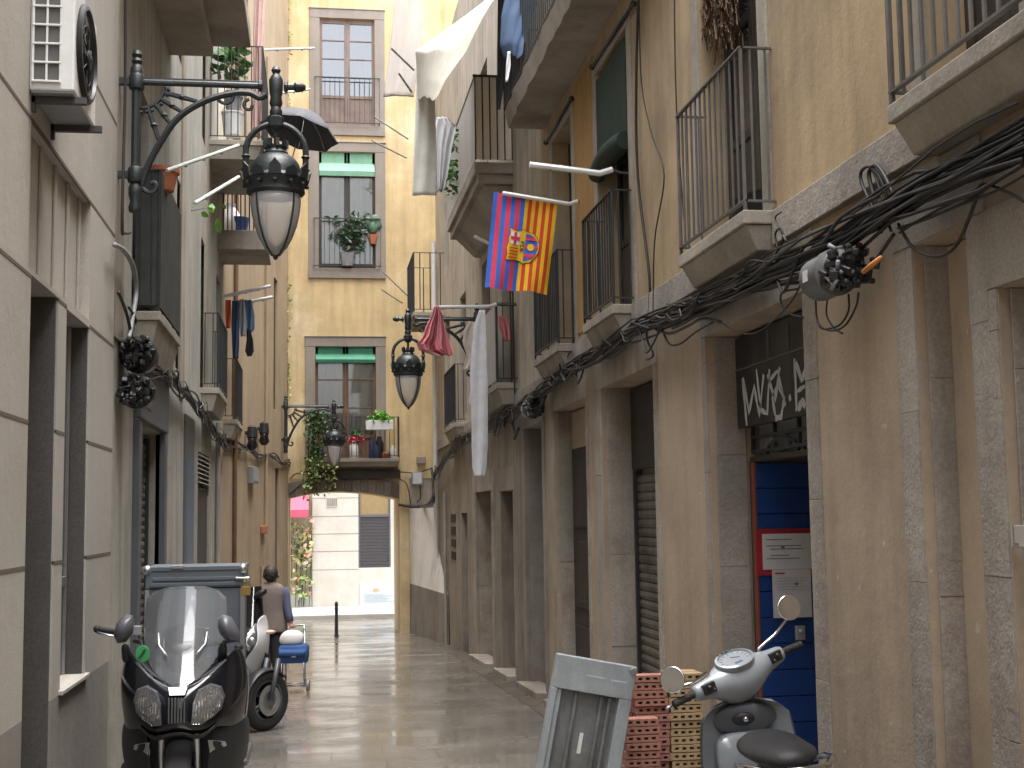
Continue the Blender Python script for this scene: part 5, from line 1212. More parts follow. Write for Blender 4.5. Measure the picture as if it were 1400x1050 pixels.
# ================================================================ umbrella opened over the balcony
uc = onY(409, 182, Y2-.25)
ut = thing('umbrella', uc, 'dark umbrella opened sideways outside the balcony with plants', 'umbrella')
b = MB(); Nu = 8; Rr = .62
def up(a, r): 
    z = .36*(1-(r/Rr)**2)*1.0; rr = r*(1-.10*(r/Rr)**2*abs(sin(a*Nu/2))); return Vector((rr*cos(a), rr*sin(a), z))
Mu = Matrix.Rotation(rad(14), 3, 'Y') @ Matrix.Rotation(rad(-8), 3, 'X')
b.sheet(lambda s, t: Mu @ up(2*pi*s, Rr*t), 48, 8, (0,0,.006)); b.build('canopy', M['umb'], ut, smooth=True, auto=50)
b = MB()
for k in range(Nu): a = 2*pi*(k)/Nu; b.tube([Mu @ (up(a, r)-Vector((0,0,.01))) for r in (0,.2,.4,.6)], .005, 5)
b.build('rib', M['chrome'], ut)
b = MB(); b.tube([Mu @ Vector((0,0,.40)), Mu @ Vector((0,0,-.45))], .009, 6); b.build('shaft', M['plblack'], ut)
# ================================================================ pots and plants
def pot(loc, label, h=.2, r=.13, m='terra'):
    t = thing('flower_pot', loc, label, 'flower pot'); b = MB()
    b.lathe([(r*.68,0),(r*.72,.005),(r*.95,h*.78),(r*1.05,h*.8),(r*1.05,h),(r*.93,h),(r*.9,h*.85),(.001,h*.84)], n=20); b.build('pot', M[m], t, smooth=True, auto=35); return t
def plant(t, base, n, spread, hh, leaf, m, seed, stems=4, droop=0):
    rn = random.Random(seed); b = MB(); s = MB()
    for k in range(stems):
        a = rn.uniform(0, 2*pi); tip = Vector((spread*.8*cos(a)*rn.random(), spread*.8*sin(a)*rn.random(), hh*rn.uniform(.6,1))); B = Vector(base)
        s.tube([B, B+tip*.5+Vector((rn.uniform(-.02,.02),0,0)), B+tip], [.008,.006,.003], 5)
        for j in range(n//stems):
            q = rn.uniform(.25, 1.05); p = B+tip*q+Vector((rn.gauss(0,spread*.22), rn.gauss(0,spread*.22), rn.gauss(0,hh*.06)))
            b.leaf(p, leaf*rn.uniform(.6,1.2), leaf*.45*rn.uniform(.7,1.2), (rn.gauss(0,1), rn.gauss(0,1), rn.gauss(.1-droop,.7)), rn)
    b.build('leaves', M[m], t); s.build('stem', M['twig'], t)
pp = onX(221, 262, XL+.16); pot((pp.x, pp.y, pp.z), 'terracotta flower pot fixed beside the big lamp post', .22, .16)
pp = onX(262, 288, XL+.45); t = thing('hanging_plant', pp, 'small bright green plant hanging from the netted balcony', 'plant'); rn = random.Random(2); b = MB()
s = MB(); tip = onX(300,290,XL+.48)-pp; s.tube([(0,0,0), tip*.5+Vector((0,0,.04)), tip], [.006,.005,.003], 5); s.build('stem', M['leafD'], t)
for u, v, l in ((272,282,.10),(275,296,.10),(285,290,.10),(296,304,.20),(302,286,.10),(290,284,.12),(262,286,.08)): b.leaf(onX(u,v-6,XL+.47)-pp, l, l*.62, (rn.uniform(.0,.5), -.2, -.9 if l > .15 else -.3), rn)
b.build('leaves', M['leafB'], t)
rn2 = random.Random(21)
t = thing('balcony_plant', onY(318,118,Y2+.3), 'leafy plant on the balcony above the white bucket', 'plant'); plant(t, (0,0,0), 70, .42, .75, .26, 'leaf', 31, 6)
p_ = onY(318,186,Y2+.3)
t = thing('bucket', (p_.x,p_.y,p_.z), 'white plastic bucket on the balcony floor under the plant', 'bucket'); b = MB(); b.lathe([(.14,0),(.17,.34),(.18,.345),(.18,.37),(.16,.37)], n=20); b.build('tub', M['plwhite'], t, smooth=True, auto=40)
b = MB(); b.tube([(.18*cos(a), .02, .36+.13*sin(a)) for a in [pi*k/10 for k in range(11)]], .006, 5); b.build('handle', M['plgrey'], t)
p_ = onY(316,96,Y2+.35); 
pot(onY(319,152,Y2+.34), 'grey planter pot behind the white bucket on the balcony', .26, .15, 'plgrey')
for u, v, m, lab, sc in ((327,309,'blueP','blue plastic crate on the far pale gallery',1),(315,309,'plwhite','white laundry sack on the far pale gallery',1.1)):
    p_ = onY(u, v, YD2+.5); b = MB()
    if m == 'blueP': b.lathe([(.13,0),(.17,.3),(.18,.31),(.16,.31),(.14,.05),(.001,.04)], (p_.x,p_.y,p3.z+.005), 16); mm = plain('blue_plastic', (.03,.10,.35), .4)
    else: b.lathe([(.14,0),(.22,.12),(.2,.32),(.08,.5),(.11,.56),(.001,.57)], (p_.x,p_.y,p3.z+.005), 14, sx=1.0, sy=.8); mm = M['wcloth']
    tag(b.build('tub' if m == 'blueP' else 'sack', mm, smooth=True, auto=50), lab if m != 'blueP' else 'blue plastic tub on the far pale gallery', 'tub' if m == 'blueP' else 'sack')
# green foliage left of the closed balcony
yy_ = onX(617,230,XR-.45).y; t = thing('climbing_plant', onX(617,300,XR-.35), 'green climbing plant between the clear plastic bag and the closed balcony', 'plant'); b = MB(); rn = random.Random(5)
for k in range(420): p = onX(rn.uniform(612,623), rn.uniform(175,268), XR-.45+rn.uniform(-.2,.2))-t.location; b.leaf(p, rn.uniform(.07,.13), .06, None, rn)
b.build('leaves', M['leaf'], t); s = MB(); s.tube([(0,0,0), (.02,.05,.8), (0,0,1.4)], .012, 5); s.build('stem', M['twig'], t)
# ivy strips in the corner of the yellow house, light garland running down
t = thing('ivy', (xl+.1, YE-.1, 4), 'thin trail of ivy climbing the corner left of the yellow house', 'ivy'); b = MB(); rn = random.Random(8)
for k in range(520):
    v = rn.uniform(-10, 560); c = 391+2.5*sin(v*.05)+rn.gauss(0,3)*(1 if v < 160 or 380 < v < 500 else .6); p = onY(c, v, YE-.12+rn.uniform(-.06,.06))-t.location; b.leaf(p, rn.uniform(.05,.12), .06, (rn.gauss(0,1), -.6, rn.gauss(-.3,.6)), rn)
b.build('leaves', M['leafY'], t); s = MB(); s.tube([onY(391+2.5*sin(v*.05), v, YE-.06)-t.location for v in range(-10, 570, 20)], .012, 5); s.build('stem', M['twig'], t)
# trailing plants on the arch balcony
t = thing('trailing_plant', onY(430,566,YE-.5), 'green trailing plant spilling off the left of the arch balcony', 'plant'); b = MB(); rn = random.Random(9); st = MB()
for k in range(9):
    u0 = rn.uniform(416,442); L_ = rn.uniform(40,110) if u0 < 440 else rn.uniform(10,60); pts = []
    for j in range(9): v = 566+L_*j/8; u = u0+4*sin(j*.8+k)+j*.5; pts.append(onY(u, v, YE-.55+.04*sin(j+k))-t.location)
    st.tube(pts, .008, 4)
    for p in pts:
        for q in range(5): b.leaf(p+Vector((rn.gauss(0,.06), rn.gauss(0,.05), rn.gauss(0,.05))), rn.uniform(.06,.12), .06, (rn.gauss(0,1), -.7, rn.gauss(-.3,.6)), rn)
for k in range(70): b.leaf(onY(rn.gauss(430,8), rn.gauss(572,5), YE-.45+rn.uniform(-.1,.1))-t.location, .12, .06, None, rn)
b.build('leaves', M['leaf'], t); st.build('stem', M['twig'], t)
t = thing('trailing_plant', onY(435,640,YE-.55), 'pale-leaved trailing plant hanging below the arch balcony over the arch stones', 'plant'); b = MB(); st = MB()
for k in range(9):
    u0 = rn.uniform(418,452); L_ = rn.uniform(20,52); pts = []
    for j in range(7): v = 628+L_*j/6; u = u0+(u0-432)*.3*j/6+3*sin(j+k); pts.append(onY(u, v, YE-.57+.03*sin(j*2+k))-t.location)
    st.tube(pts, .007, 4)
    for p in pts:
        for q in range(4): b.leaf(p+Vector((rn.gauss(0,.05), rn.gauss(0,.04), rn.gauss(0,.04))), rn.uniform(.06,.12), .07, (rn.gauss(0,1), -.7, rn.gauss(-.3,.6)), rn)
b.build('leaves', M['leafY'], t); st.build('stem', M['twig'], t)
# window box and odds and ends on the arch balcony
wbx = thing('planter', onY(518,588,YE-.58), 'white window box with a bright green plant on the arch balcony rail', 'planter'); lc = wbx.location
a, c = onY(500,588,YE-.6)-lc, onY(537,575,YE-.6)-lc; b = MB(); b.box(a.x, -.12, a.z, c.x, .08, c.z); b.build('box', M['plwhite'], wbx, bevel=.012)
b = MB(); rn = random.Random(12)
for k in range(230): p = onY(rn.gauss(521,7.5), 576-abs(rn.gauss(0,6)), YE-.6+rn.uniform(-.1,.1))-lc; b.leaf(p, rn.uniform(.06,.12), .06, None, rn)
b.build('leaves', M['leafB'], wbx)
def jar(u, h, r, m, lab, cat, name, Y=YE-.3):
    p = onY(u, 627, Y); b = MB(); b.lathe([(r*.85,0),(r,.02),(r,h*.7),(r*.6,h*.85),(r*.5,h),(.001,h)], (p.x, Y, zb3+.003), 14); return tag(b.build(name, m, smooth=True, auto=45), lab, cat)
bp_ = plain('blue_bottle', (.05,.075,.17), .35)
jar(428,.36,.1,M['plwhite'],'white canister at the left end of the arch balcony','canister','canister'); jar(437,.34,.1,bp_,'dark blue canister beside the white one on the arch balcony','canister','canister')
jar(484,.45,.11,M['plwhite'],'tall white pot under the red flower on the arch balcony','pot','pot'); jar(508,.5,.07,bp_,'blue bottle in the middle of the arch balcony','bottle','bottle')
jar(514,.36,.09,bp_,'short blue flask beside the blue bottle on the arch balcony','flask','flask'); jar(537,.32,.08,M['plwhite'],'small white jug at the right end of the arch balcony','jug','jug')
jar(519,.55,.11,M['plblack'],'black jug with white lid on the arch balcony','jug','jug',YE-.25); jar(528,.18,.12,M['terra'],'low terracotta bowl at the right of the arch balcony','bowl','bowl')
t = thing('flower_pot', onY(486,600,YE-.3), 'red geranium standing on the tall white pot of the arch balcony', 'plant'); b = MB(); rn = random.Random(14)
for k in range(60): b.leaf((rn.gauss(0,.10), rn.gauss(0,.07), rn.gauss(-.02,.05)), .09, .06, None, rn)
b.build('blossoms', M['redS'], t); b = MB()
for k in range(50): b.leaf((rn.gauss(0,.09), rn.gauss(0,.07), rn.gauss(.12,.06)), .1, .05, None, rn)
b.build('leaves', M['leaf'], t)
# plant behind the second window's rail
t = thing('potted_plant', onY(475,364,YE-.06), 'bushy dark plant in a grey pot behind the middle window railing', 'plant'); b = MB(); b.lathe([(.13,0),(.2,.34),(.21,.36),(.001,.34)], n=16, sy=.3); b.build('pot', M['plgrey'], t, smooth=True, auto=40)
b = MB(); rn = random.Random(15); st = MB()
for k in range(9): 
    tip = Vector((rn.uniform(-.45,.45), rn.uniform(-.05,.05), rn.uniform(.7,1.55))); st.tube([(0,0,.3), tip*.5+Vector((0,0,.2)), tip], .010, 4)
    for j in range(26): p = Vector((0,0,.3)).lerp(tip, rn.uniform(.3,1.05))+Vector((rn.gauss(0,.10), rn.gauss(0,.03), rn.gauss(0,.06))); b.leaf(p, rn.uniform(.12,.22), .07, (rn.gauss(0,1), rn.gauss(0,.2), rn.gauss(.2,.6)), rn)
b.build('leaves', M['leafD'], t); st.build('stem', M['twig'], t)
t = thing('potted_plant', onY(510,310,YE-.06), 'blue-green cactus at the right of the middle window', 'plant'); b = MB()
for (x, z, r) in ((0,0,.13),(.05,.18,.11),(-.12,.12,.1),(.14,.06,.09)): b.ball((x,0,z), r, 10, (1,.35,1.3))
b.build('pads', mat('cactus', (.10,.19,.13), .6, sc=4), t, smooth=True); b = MB(); b.lathe([(.08,-.45),(.12,-.2),(.001,-.19)], n=12, sy=.5); b.build('pot', M['terra'], t)
# dead vine on the second balcony and its black tub
pv = onX(985,-40,XR-.08); t = thing('dead_vine', (XR-.1, (W2[0]+W2[1])/2+.3, ZBAL), 'brown withered vine hanging down behind the iron balcony', 'vine', world=True); b = MB(); rn = random.Random(17)
for k in range(90):
    u, v = rn.uniform(958,1004), rn.uniform(-60,-10); pts = []
    for j in range(7): pts.append(onX(u, v, XR+.05+rn.uniform(-.06,.06))); u += rn.gauss(0,3); v += rn.uniform(6,22)
    b.tube(pts, .004, 4)
b.build('twig', M['twig'], t)
pb_ = onX(1000,282,XR-.1); b = MB(); b.lathe([(.15,0),(.18,.2),(.19,.21),(.17,.21),(.15,.03),(.001,.03)], (XR-.02+.12, lerp(W2[0],W2[1],.35), ZBAL+.012), 18, sy=1.9, sx=.8); tag(b.build('tub', M['plblack'], smooth=True, auto=40), 'long black plastic tub on the balcony with the withered vine', 'tub')
# flowers and foliage on the painted shop front beyond the arch
rn = random.Random(19)
fl = thing('flower_display', (wz(410,760)[0], YW-.1, ZB+.15), 'tall loose display of pink, orange and yellow flowers under the pink awning', 'flowers'); lc = fl.location
for m, n, nm in (('leafY',110,'leaves'),('petal_orange',40,'blossoms'),('petal_pink',45,'blossoms'),('petal_yellow',40,'blossoms')):
    b = MB()
    for k in range(n): p = onY(rn.uniform(397,425), rn.choice((rn.gauss(750,22), rn.uniform(706,815))), YW-.05-rn.random()*.15)-lc; b.leaf(p, rn.uniform(.1,.24), .14, None, rn)
    b.build(nm, M[m], fl)
st = MB()
for k in range(9): x = rn.uniform(-.5,.4); st.tube([(x,.0,0), (x+rn.uniform(-.1,.1),.0,1.3), (x+rn.uniform(-.2,.2),.0,2.5)], .012, 4)
st.build('stem', M['leafD'], fl)
pa_, pc_ = onY(492,829,YW-.01), onY(546,796,YW-.01); b = MB(); b.box(pa_.x, YW-.02, pa_.z, pc_.x+.3, YW-.003, pc_.z); o = tag(b.build('poster', mat('pale_poster', (.50,.55,.57), .6, var=.05, sc=3)), 'pale poster with an orange blot low on the white building', 'poster')
b = MB(); c = onY(514,807,YW-.02); b.lathe([(.09,-.003),(.09,0)], (c.x, YW-.021, c.z), 14, 'y', sx=1.2, sy=.7); child(o, b, 'blot', M['petal_orange'])
b = MB()
for k in range(6): z = lerp(pa_.z+.12, pc_.z-.35, k/6); b.box(pa_.x+.15, YW-.0235, z, pa_.x+.15+rn.uniform(.5,1.1), YW-.0205, z+.03)
child(o, b, 'print', plain('faint_print', (.40,.46,.5), .7))
# bollard
pz = onY(460,857,32.3); bo = thing('bollard', (pz.x, 32.3, zg(32.3)), 'slim black street bollard standing in front of the archway', 'bollard'); b = MB()
b.lathe([(.055,0),(.055,.04),(.042,.05),(.038,.64),(.046,.65),(.046,.68),(.036,.69),(.036,.73),(.042,.75),(.04,.80),(.022,.835),(.001,.84)], n=18); b.build('post', M['iron'], bo, smooth=True, auto=35)
# ================================================================ wheels
def wheel(parent, c, r, w, M3, spokes=5, disc=True):
    """tyre > rim, disc; M3 turns the wheel (its axle is x)"""
    c = Vector(c)
    def put(mb):
        mb.v = [tuple(c+M3 @ Vector(p)) for p in mb.v]; return mb
    b = MB(); b.lathe([(r*.66,-w*.42),(r*.8,-w*.5),(r*.92,-w*.46),(r*.985,-w*.25),(r,0),(r*.985,w*.25),(r*.92,w*.46),(r*.8,w*.5),(r*.66,w*.42),(r*.66,-w*.42)], n=40, axis='x')
    t = put(b).build('tyre', M['rubber'], parent, smooth=True, auto=50)
    b = MB(); b.lathe([(r*.6,-w*.38),(r*.67,-w*.42),(r*.67,w*.42),(r*.6,w*.38),(r*.6,-w*.38)], n=40, axis='x'); b.lathe([(.001,-w*.5),(r*.16,-w*.5),(r*.16,w*.5),(.001,w*.5)], n=16, axis='x')
    for k in range(spokes):
        for q in (-.16, .16):
            a = 2*pi*k/spokes; a2 = a+q; b.tube([(0, r*.13*cos(a), r*.13*sin(a)), (0, r*.62*cos(a2), r*.62*sin(a2))], [.017,.011], 6)
    child(t, put(b), 'rim', M['maxig'], smooth=True, auto=40)
    if disc:
        for sx in (-1, 1):
            b = MB(); x = sx*w*.56; b.lathe([(r*.3,x-.002),(r*.5,x-.002),(r*.5,x+.002),(r*.3,x+.002),(r*.3,x-.002)], n=36, axis='x'); child(t, put(b), 'brake_disc', M['alu'], smooth=True, auto=40)
    return t
I3 = Matrix.Identity(3)
# ================================================================ black maxi scooter, facing us
Ym = 8.65; mo = Vector((onY(243.5, 965, Ym).x, Ym, zg(Ym)))
ms = thing('maxi_scooter', mo, 'large black scooter with tall clear windscreen and grey delivery box parked by the left wall', 'scooter')
def q(u, v, dy): return onY(u, v, Ym+dy)-mo
def mirror_sheet(rows):   # rows of half points (x>=0) from centre out -> full width rows
    return [[(-x, y, z) for x, y, z in reversed(r[1:])]+list(r) for r in rows]
def surf(b, rows, off=(0,.03,0)):
    ids = [[b.vert(p) for p in r] for r in rows]
    for a, c in zip(ids, ids[1:]):
        for i in range(len(a)-1): b.face((a[i], a[i+1], c[i+1], c[i]))
    return ids
def shell(rows, name, m, parent, thick=.02, sub=2, smooth=True):
    b = MB(); surf(b, rows); o = b.build(name, m, parent, smooth=smooth)
    s = o.modifiers.new('solid', 'SOLIDIFY'); s.thickness = thick; s.offset = 0
    if sub: d = o.modifiers.new('subsurf', 'SUBSURF'); d.levels = d.render_levels = sub
    return o
H = [
 [(0,.02,.875),(.05,.02,.88),(.12,.05,.91),(.2,.10,.965),(.29,.19,1.06),(.35,.29,1.12),(.385,.42,1.10)],
 [(0,-.03,.855),(.05,-.03,.86),(.12,.005,.885),(.2,.07,.93),(.30,.16,1.0),(.375,.28,1.03),(.415,.43,1.02)],
 [(0,-.06,.81),(.05,-.06,.815),(.115,-.03,.83),(.205,.05,.85),(.305,.14,.89),(.39,.27,.92),(.432,.44,.92)],
 [(0,-.08,.75),(.05,-.075,.75),(.11,-.045,.755),(.2,.03,.775),(.295,.11,.80),(.385,.25,.83),(.432,.44,.84)],
 [(0,-.085,.67),(.05,-.08,.67),(.11,-.05,.67),(.19,.01,.68),(.275,.08,.71),(.37,.23,.73),(.425,.44,.74)],
 [(0,-.05,.625),(.05,-.05,.62),(.12,-.035,.60),(.195,.01,.615),(.255,.07,.65),(.36,.22,.65),(.41,.44,.65)],
 [(0,.02,.60),(.05,.02,.595),(.12,.02,.575),(.19,.04,.585),(.245,.09,.62),(.345,.23,.575),(.40,.44,.57)],
]
shell(mirror_sheet(H), 'front_fairing', M['maxi'], ms, .022)
CH = [[(0,-.055,.612),(.06,-.055,.607),(.13,-.045,.575),(.20,-.005,.60),(.265,.055,.66)],[(0,-.06,.585),(.06,-.06,.58),(.125,-.05,.545),(.19,-.01,.572),(.258,.05,.635)],[(0,.04,.575),(.06,.04,.57),(.12,.04,.54),(.185,.06,.565),(.25,.1,.62)]]
shell(mirror_sheet(CH), 'chin_spoiler', M['maxim'], ms, .012, 1)
def ys(x): return -.062+.86*max(0, abs(x)-.08)
for sx in (-1, 1):   # headlights: ribbed reflector behind a clear lens
    ol = [(-62,957),(-57,943),(-43,937),(-28,944),(-22,960),(-20.5,987),(-33,989),(-48,981),(-58,972)]
    pts = [(-sx*u/208, (1125-v)/208) for u, v in ol]
    cx = sum(p[0] for p in pts)/len(pts); cz = sum(p[1] for p in pts)/len(pts)
    b = MB(); n = len(pts)
    rg = [[(cx+(x-cx)*s, ys(cx+(x-cx)*s)+dy, cz+(z-cz)*s) for x, z in pts] for s, dy in ((1.02,.02),(1.02,-.064),(.97,-.068))]
    b.loft(rg, cap=False); hl = b.build('headlight', M['maxig'], ms)
    xs = sorted(p[0] for p in pts); b = MB()
    def zr(x):
        zz = []
        for (xa, za), (xb, zb_) in zip(pts, pts[1:]+pts[:1]):
            if (xa-x)*(xb-x) <= 0 and abs(xa-xb) > 1e-9: zz.append(lerp(za, zb_, (x-xa)/(xb-xa)))
        return (min(zz), max(zz)) if zz else (cz, cz)
    N = 22; X = [lerp(xs[0]+.003, xs[-1]-.003, k/N) for k in range(N+1)]; prev = None
    for k, x in enumerate(X):
        lo_, hi_ = zr(x); col = [b.vert((x, ys(x)-.020-(.007 if k % 2 else 0)-.042*(2*j/6-1)**2, lerp(lo_, hi_, j/6))) for j in range(7)]
        if prev:
            for j in range(6): b.face((prev[j], col[j], col[j+1], prev[j+1]))
        prev = col
    child(hl, b, 'reflector', plain('reflector_silver', (.95,.96,.97), .12, metal=1))
    b = MB(); b.ball((cx+sx*.0, ys(cx)-.045, cz+.01), .026, 12, (1,.4,1)); child(hl, b, 'bulb', plain('bulb_white', (.85,.87,.9), .2), smooth=True)
    b = MB(); rg = [[(cx+(x-cx)*s, ys(cx+(x-cx)*s)-.066-.015*(1-s*s), cz+(z-cz)*s) for x, z in pts] for s in (1,.75,.5,.25)]; b.loft(rg, cap=False); b.face([len(b.v)-n+i for i in range(n)]); child(hl, b, 'lens', M['lensW'], smooth=True)
b = MB()
for k in range(6): x = lerp(-.05, .05, k/5); b.box(x-.005, -.102, .672, x+.005, -.075, .835)
b.build('grille', plain('slat_grey', (.10,.105,.11), .3), ms, bevel=.003)
b = MB(); b.hexa([(-.055,-.07,.845),(.055,-.07,.845),(.07,-.02,.89),(-.07,-.02,.89),(-.05,-.085,.85),(.05,-.085,.85),(.065,-.04,.9),(-.065,-.04,.9)]); b.build('nose_plate', M['alu'], ms, bevel=.005)
# windscreen
hwT = [(0,.04),(.08,.12),(.18,.20),(.32,.25),(.5,.275),(.7,.285),(.86,.275),(.94,.25),(.98,.20),(1,.13)]
def hw(t):
    for (a, x), (b_, y) in zip(hwT, hwT[1:]):
        if t <= b_: return lerp(x, y, (t-a)/(b_-a))
    return hwT[-1][1]
def wsp(s, t): x = (2*s-1)*hw(t); return (x, .035+.40*t**.85+1.5*x*x-.0*t, lerp(.885, 1.535, t)-(.0 if t < .9 else .25*x*x))
b = MB(); b.sheet(wsp, 20, 24, (0, .004, 0)); b.build('windscreen', M['smoke'], ms, smooth=True, auto=50)
# instrument cowl behind it
rows_ = [[(0,.18,.95),(.05,.19,.96),(.08,.21,.99)],[(0,.17,1.04),(.09,.20,1.05),(.13,.25,1.08)],[(0,.20,1.13),(.11,.23,1.13),(.155,.30,1.15)],[(0,.27,1.19),(.10,.28,1.2),(.15,.35,1.25)],[(0,.33,1.275),(.08,.34,1.27),(.125,.40,1.25)]]
shell(mirror_sheet(rows_), 'instrument_cowl', M['maxig'], ms, .02)
b = MB()
for sx in (-1, 1): b.tube([(sx*.165,.26,1.23),(sx*.155,.22,1.15),(sx*.11,.175,1.10),(sx*.10,.17,1.085)], .007, 6); 
b.build('cowl_trim', M['alu'], ms, smooth=True)
b = MB()
for sx in (-1, 1): b.tube([(sx*.30,.17,1.045),(sx*.2,.085,.955),(sx*.1,.03,.9),(sx*.02,.005,.875)], .008, 6)
b.build('fairing_edge', M['maxig'], ms, smooth=True)
# inner panels that close the gap below the screen
rows_ = [[(0,.05,.88),(.12,.07,.92),(.22,.15,.98),(.3,.25,1.06)],[(0,.2,.93),(.12,.22,.95),(.24,.28,1.0),(.32,.36,1.07)],[(0,.42,1.02),(.14,.42,1.02),(.26,.44,1.04),(.34,.48,1.05)]]
shell(mirror_sheet(rows_), 'dash_panel', M['maxim'], ms, .015, 1)
b = MB(); c = q(195,894,.16); b.lathe([(.045,-.004),(.047,0),(.045,.003)], c, 24, 'y', sx=.95, sy=1.15); o = b.build('sticker', plain('green_sticker', (.05,.30,.10), .5), ms)
b = MB(); b.tube([c+Vector((-.02,-.008,-.02)), c+Vector((0,-.008,.005)), c+Vector((.015,-.008,.03))], .008, 5); child(o, b, 'mark', plain('dark_green', (.02,.10,.04), .5))
# mirrors on their stalks
for sx in (-1, 1):
    if sx < 0: ol = [(155,869),(159,852),(171,840),(181,842),(183,853),(181,866),(172,878),(160,880)]
    else: ol = [(328,866),(326,878),(313,879),(301,868),(297,858),(298,846),(305,840),(316,844)]
    P = [q(u, v, .20) for u, v in ol]; cen = sum(P, Vector())/len(P); b = MB()
    rg = [[cen+(p-cen)*s+Vector((0,dy,0)) for p in P] for s, dy in ((.25,-.07),(.6,-.055),(.86,-.025),(1,.01),(1,.03),(.92,.035))]
    b.loft(rg); mm = b.build('mirror', M['maxig'], ms, smooth=True, auto=50)
    b = MB(); b.loft([[cen+(p-cen)*s+Vector((0,.036+e,0)) for p in P] for s, e in ((.9,0),(.9,.003))]); child(mm, b, 'glass', M['mirror'])
    a, c = (q(171,879,.2), q(174,908,.28)) if sx < 0 else (q(305,876,.2), q(303,908,.28))
    b = MB(); b.loft([[p+Vector((x*.04*w_, y*.05*w_, 0)) for x, y in ((-1,-1),(1,-1),(1,1),(-1,1))] for p, w_ in ((a,.8),(a.lerp(c,.5),.75),(c,1.0))]); child(mm, b, 'stalk', M['maxim'], smooth=True, sub=1)
# handlebar with grips and levers
b = MB(); b.tube([(-.36,.50,1.16),(-.2,.44,1.13),(0,.42,1.1),(.2,.44,1.13),(.33,.48,1.15)], .016, 8); hb_ = b.build('handlebar', M['maxim'], ms, smooth=True)
ge = [q(133,860,.42), q(155,863,.42)]
b = MB(); b.tube([ge[1]+Vector((.06,0,-.02)), ge[1], ge[0].lerp(ge[1],.3), ge[0]], .02, 10); b.ball(ge[0], .026, 10); child(hb_, b, 'grip', M['rubber'], smooth=True)
b = MB(); b.tube([q(133,865,.36), q(150,869,.34), q(168,872,.36)], [.009,.007,.008], 6); child(hb_, b, 'brake_lever', M['alu'], smooth=True)
b = MB(); b.tube([(.33,.48,1.15),(.36,.52,1.15)], .02, 10); child(hb_, b, 'grip', M['rubber'], smooth=True)
for u, v in ((187,862),(288,903)): b = MB(); p = q(u,v,.33); b.cbox(p, (.06,.05,.06)); b.tube([p, p+Vector((.03,.04,-.1))], .01, 6); b.build('switch_gear', M['plgrey'], ms, bevel=.01)
# lower fairing wings with silver edges, dark well between
for sx in (-1, 1):
    rows_ = [[(sx*.20,.09,.60),(sx*.30,.16,.63),(sx*.42,.40,.62),(sx*.42,.75,.58)],[(sx*.205,.08,.50),(sx*.32,.16,.52),(sx*.44,.40,.50),(sx*.43,.75,.48)],[(sx*.17,.10,.36),(sx*.28,.18,.38),(sx*.42,.40,.36),(sx*.41,.75,.34)],[(sx*.16,.2,.18),(sx*.28,.26,.18),(sx*.35,.42,.17),(sx*.35,.75,.17)]]
    shell(rows_, 'leg_fairing', M['maxim'], ms, .02)
    b = MB(); b.loft([[(sx*.19,.075,.525),(sx*.30,.15,.50),(sx*.31,.17,.475),(sx*.20,.09,.45)], [(sx*.19,.065,.53),(sx*.295,.14,.505),(sx*.30,.16,.49),(sx*.205,.08,.465)]]); b.build('trim_blade', M['alu'], ms, bevel=.004)
    rows_ = [[(sx*.43,.43,1.0),(sx*.42,.8,.92),(sx*.36,1.2,.86)],[(sx*.435,.43,.8),(sx*.42,.8,.72),(sx*.36,1.2,.70)],[(sx*.405,.43,.58),(sx*.40,.8,.5),(sx*.34,1.2,.52)]]
    shell(rows_, 'side_panel', M['maxi'], ms, .02)
    b = MB(); b.tube([(sx*.115,.17,.27),(sx*.115,.06,.60)], .022, 12); b.build('fork_leg', M['alu'], ms, smooth=True, auto=40)
b = MB(); b.box(-.22, .32, .2, .22, .36, .62); b.build('radiator', M['plblack'], ms)
wheel(ms, (0,.21,.29), .29, .12, I3)
rows_ = [[(x*.085,.21+.32*cos(rad(a)),.29+.32*sin(rad(a))) for x in (-1,-.6,0,.6,1)] for a in (-10+180,150,120,90,60,30)]
for r_ in rows_:
    r_[0] = (r_[0][0], r_[0][1], r_[0][2]-.03); r_[-1] = (r_[-1][0], r_[-1][1], r_[-1][2]-.03)
shell(rows_, 'front_mudguard', M['rubber'], ms, .01)
wheel(ms, (0,1.62,.29), .29, .15, I3)
sec = lambda y, w_, z0, z1: [(w_*cos(a)*(1 if sin(a) < 0 else .92), y, lerp(z0, z1, .5+.5*sin(a))) for a in [2*pi*k/16 for k in range(16)]]
b = MB(); b.loft([sec(.45,.30,.35,.75), sec(.7,.27,.3,.68), sec(.95,.26,.35,.72), sec(1.2,.27,.42,.82), sec(1.6,.22,.55,.88), sec(1.9,.1,.68,.85)]); b.build('body', M['maxi'], ms, smooth=True)
b = MB(); b.loft([sec(.72,.12,.68,.76), sec(.85,.2,.68,.82), sec(1.1,.22,.72,.84), sec(1.25,.22,.78,.93), sec(1.6,.19,.84,.96), sec(1.75,.1,.86,.93)]); b.build('seat', M['seat'], ms, smooth=True)
b = MB(); b.loft([sec(.5,.10,.62,1.05), sec(.6,.14,.55,.9), sec(.8,.1,.5,.7)]); b.build('centre_tunnel', M['maxim'], ms, smooth=True)
for sx in (-1, 1):
    b = MB(); b.hexa([(sx*.27,.45,.32),(sx*.44,.45,.32),(sx*.44,1.2,.30),(sx*.27,1.2,.30),(sx*.27,.45,.37),(sx*.43,.47,.36),(sx*.43,1.2,.35),(sx*.27,1.2,.35)]); b.build('footboard', M['maxig'], ms, bevel=.02)
b = MB(); b.tube([(.26,1.25,.3),(.27,1.7,.38)], [.06,.075], 14); b.build('exhaust', M['alu'], ms, smooth=True, auto=40)
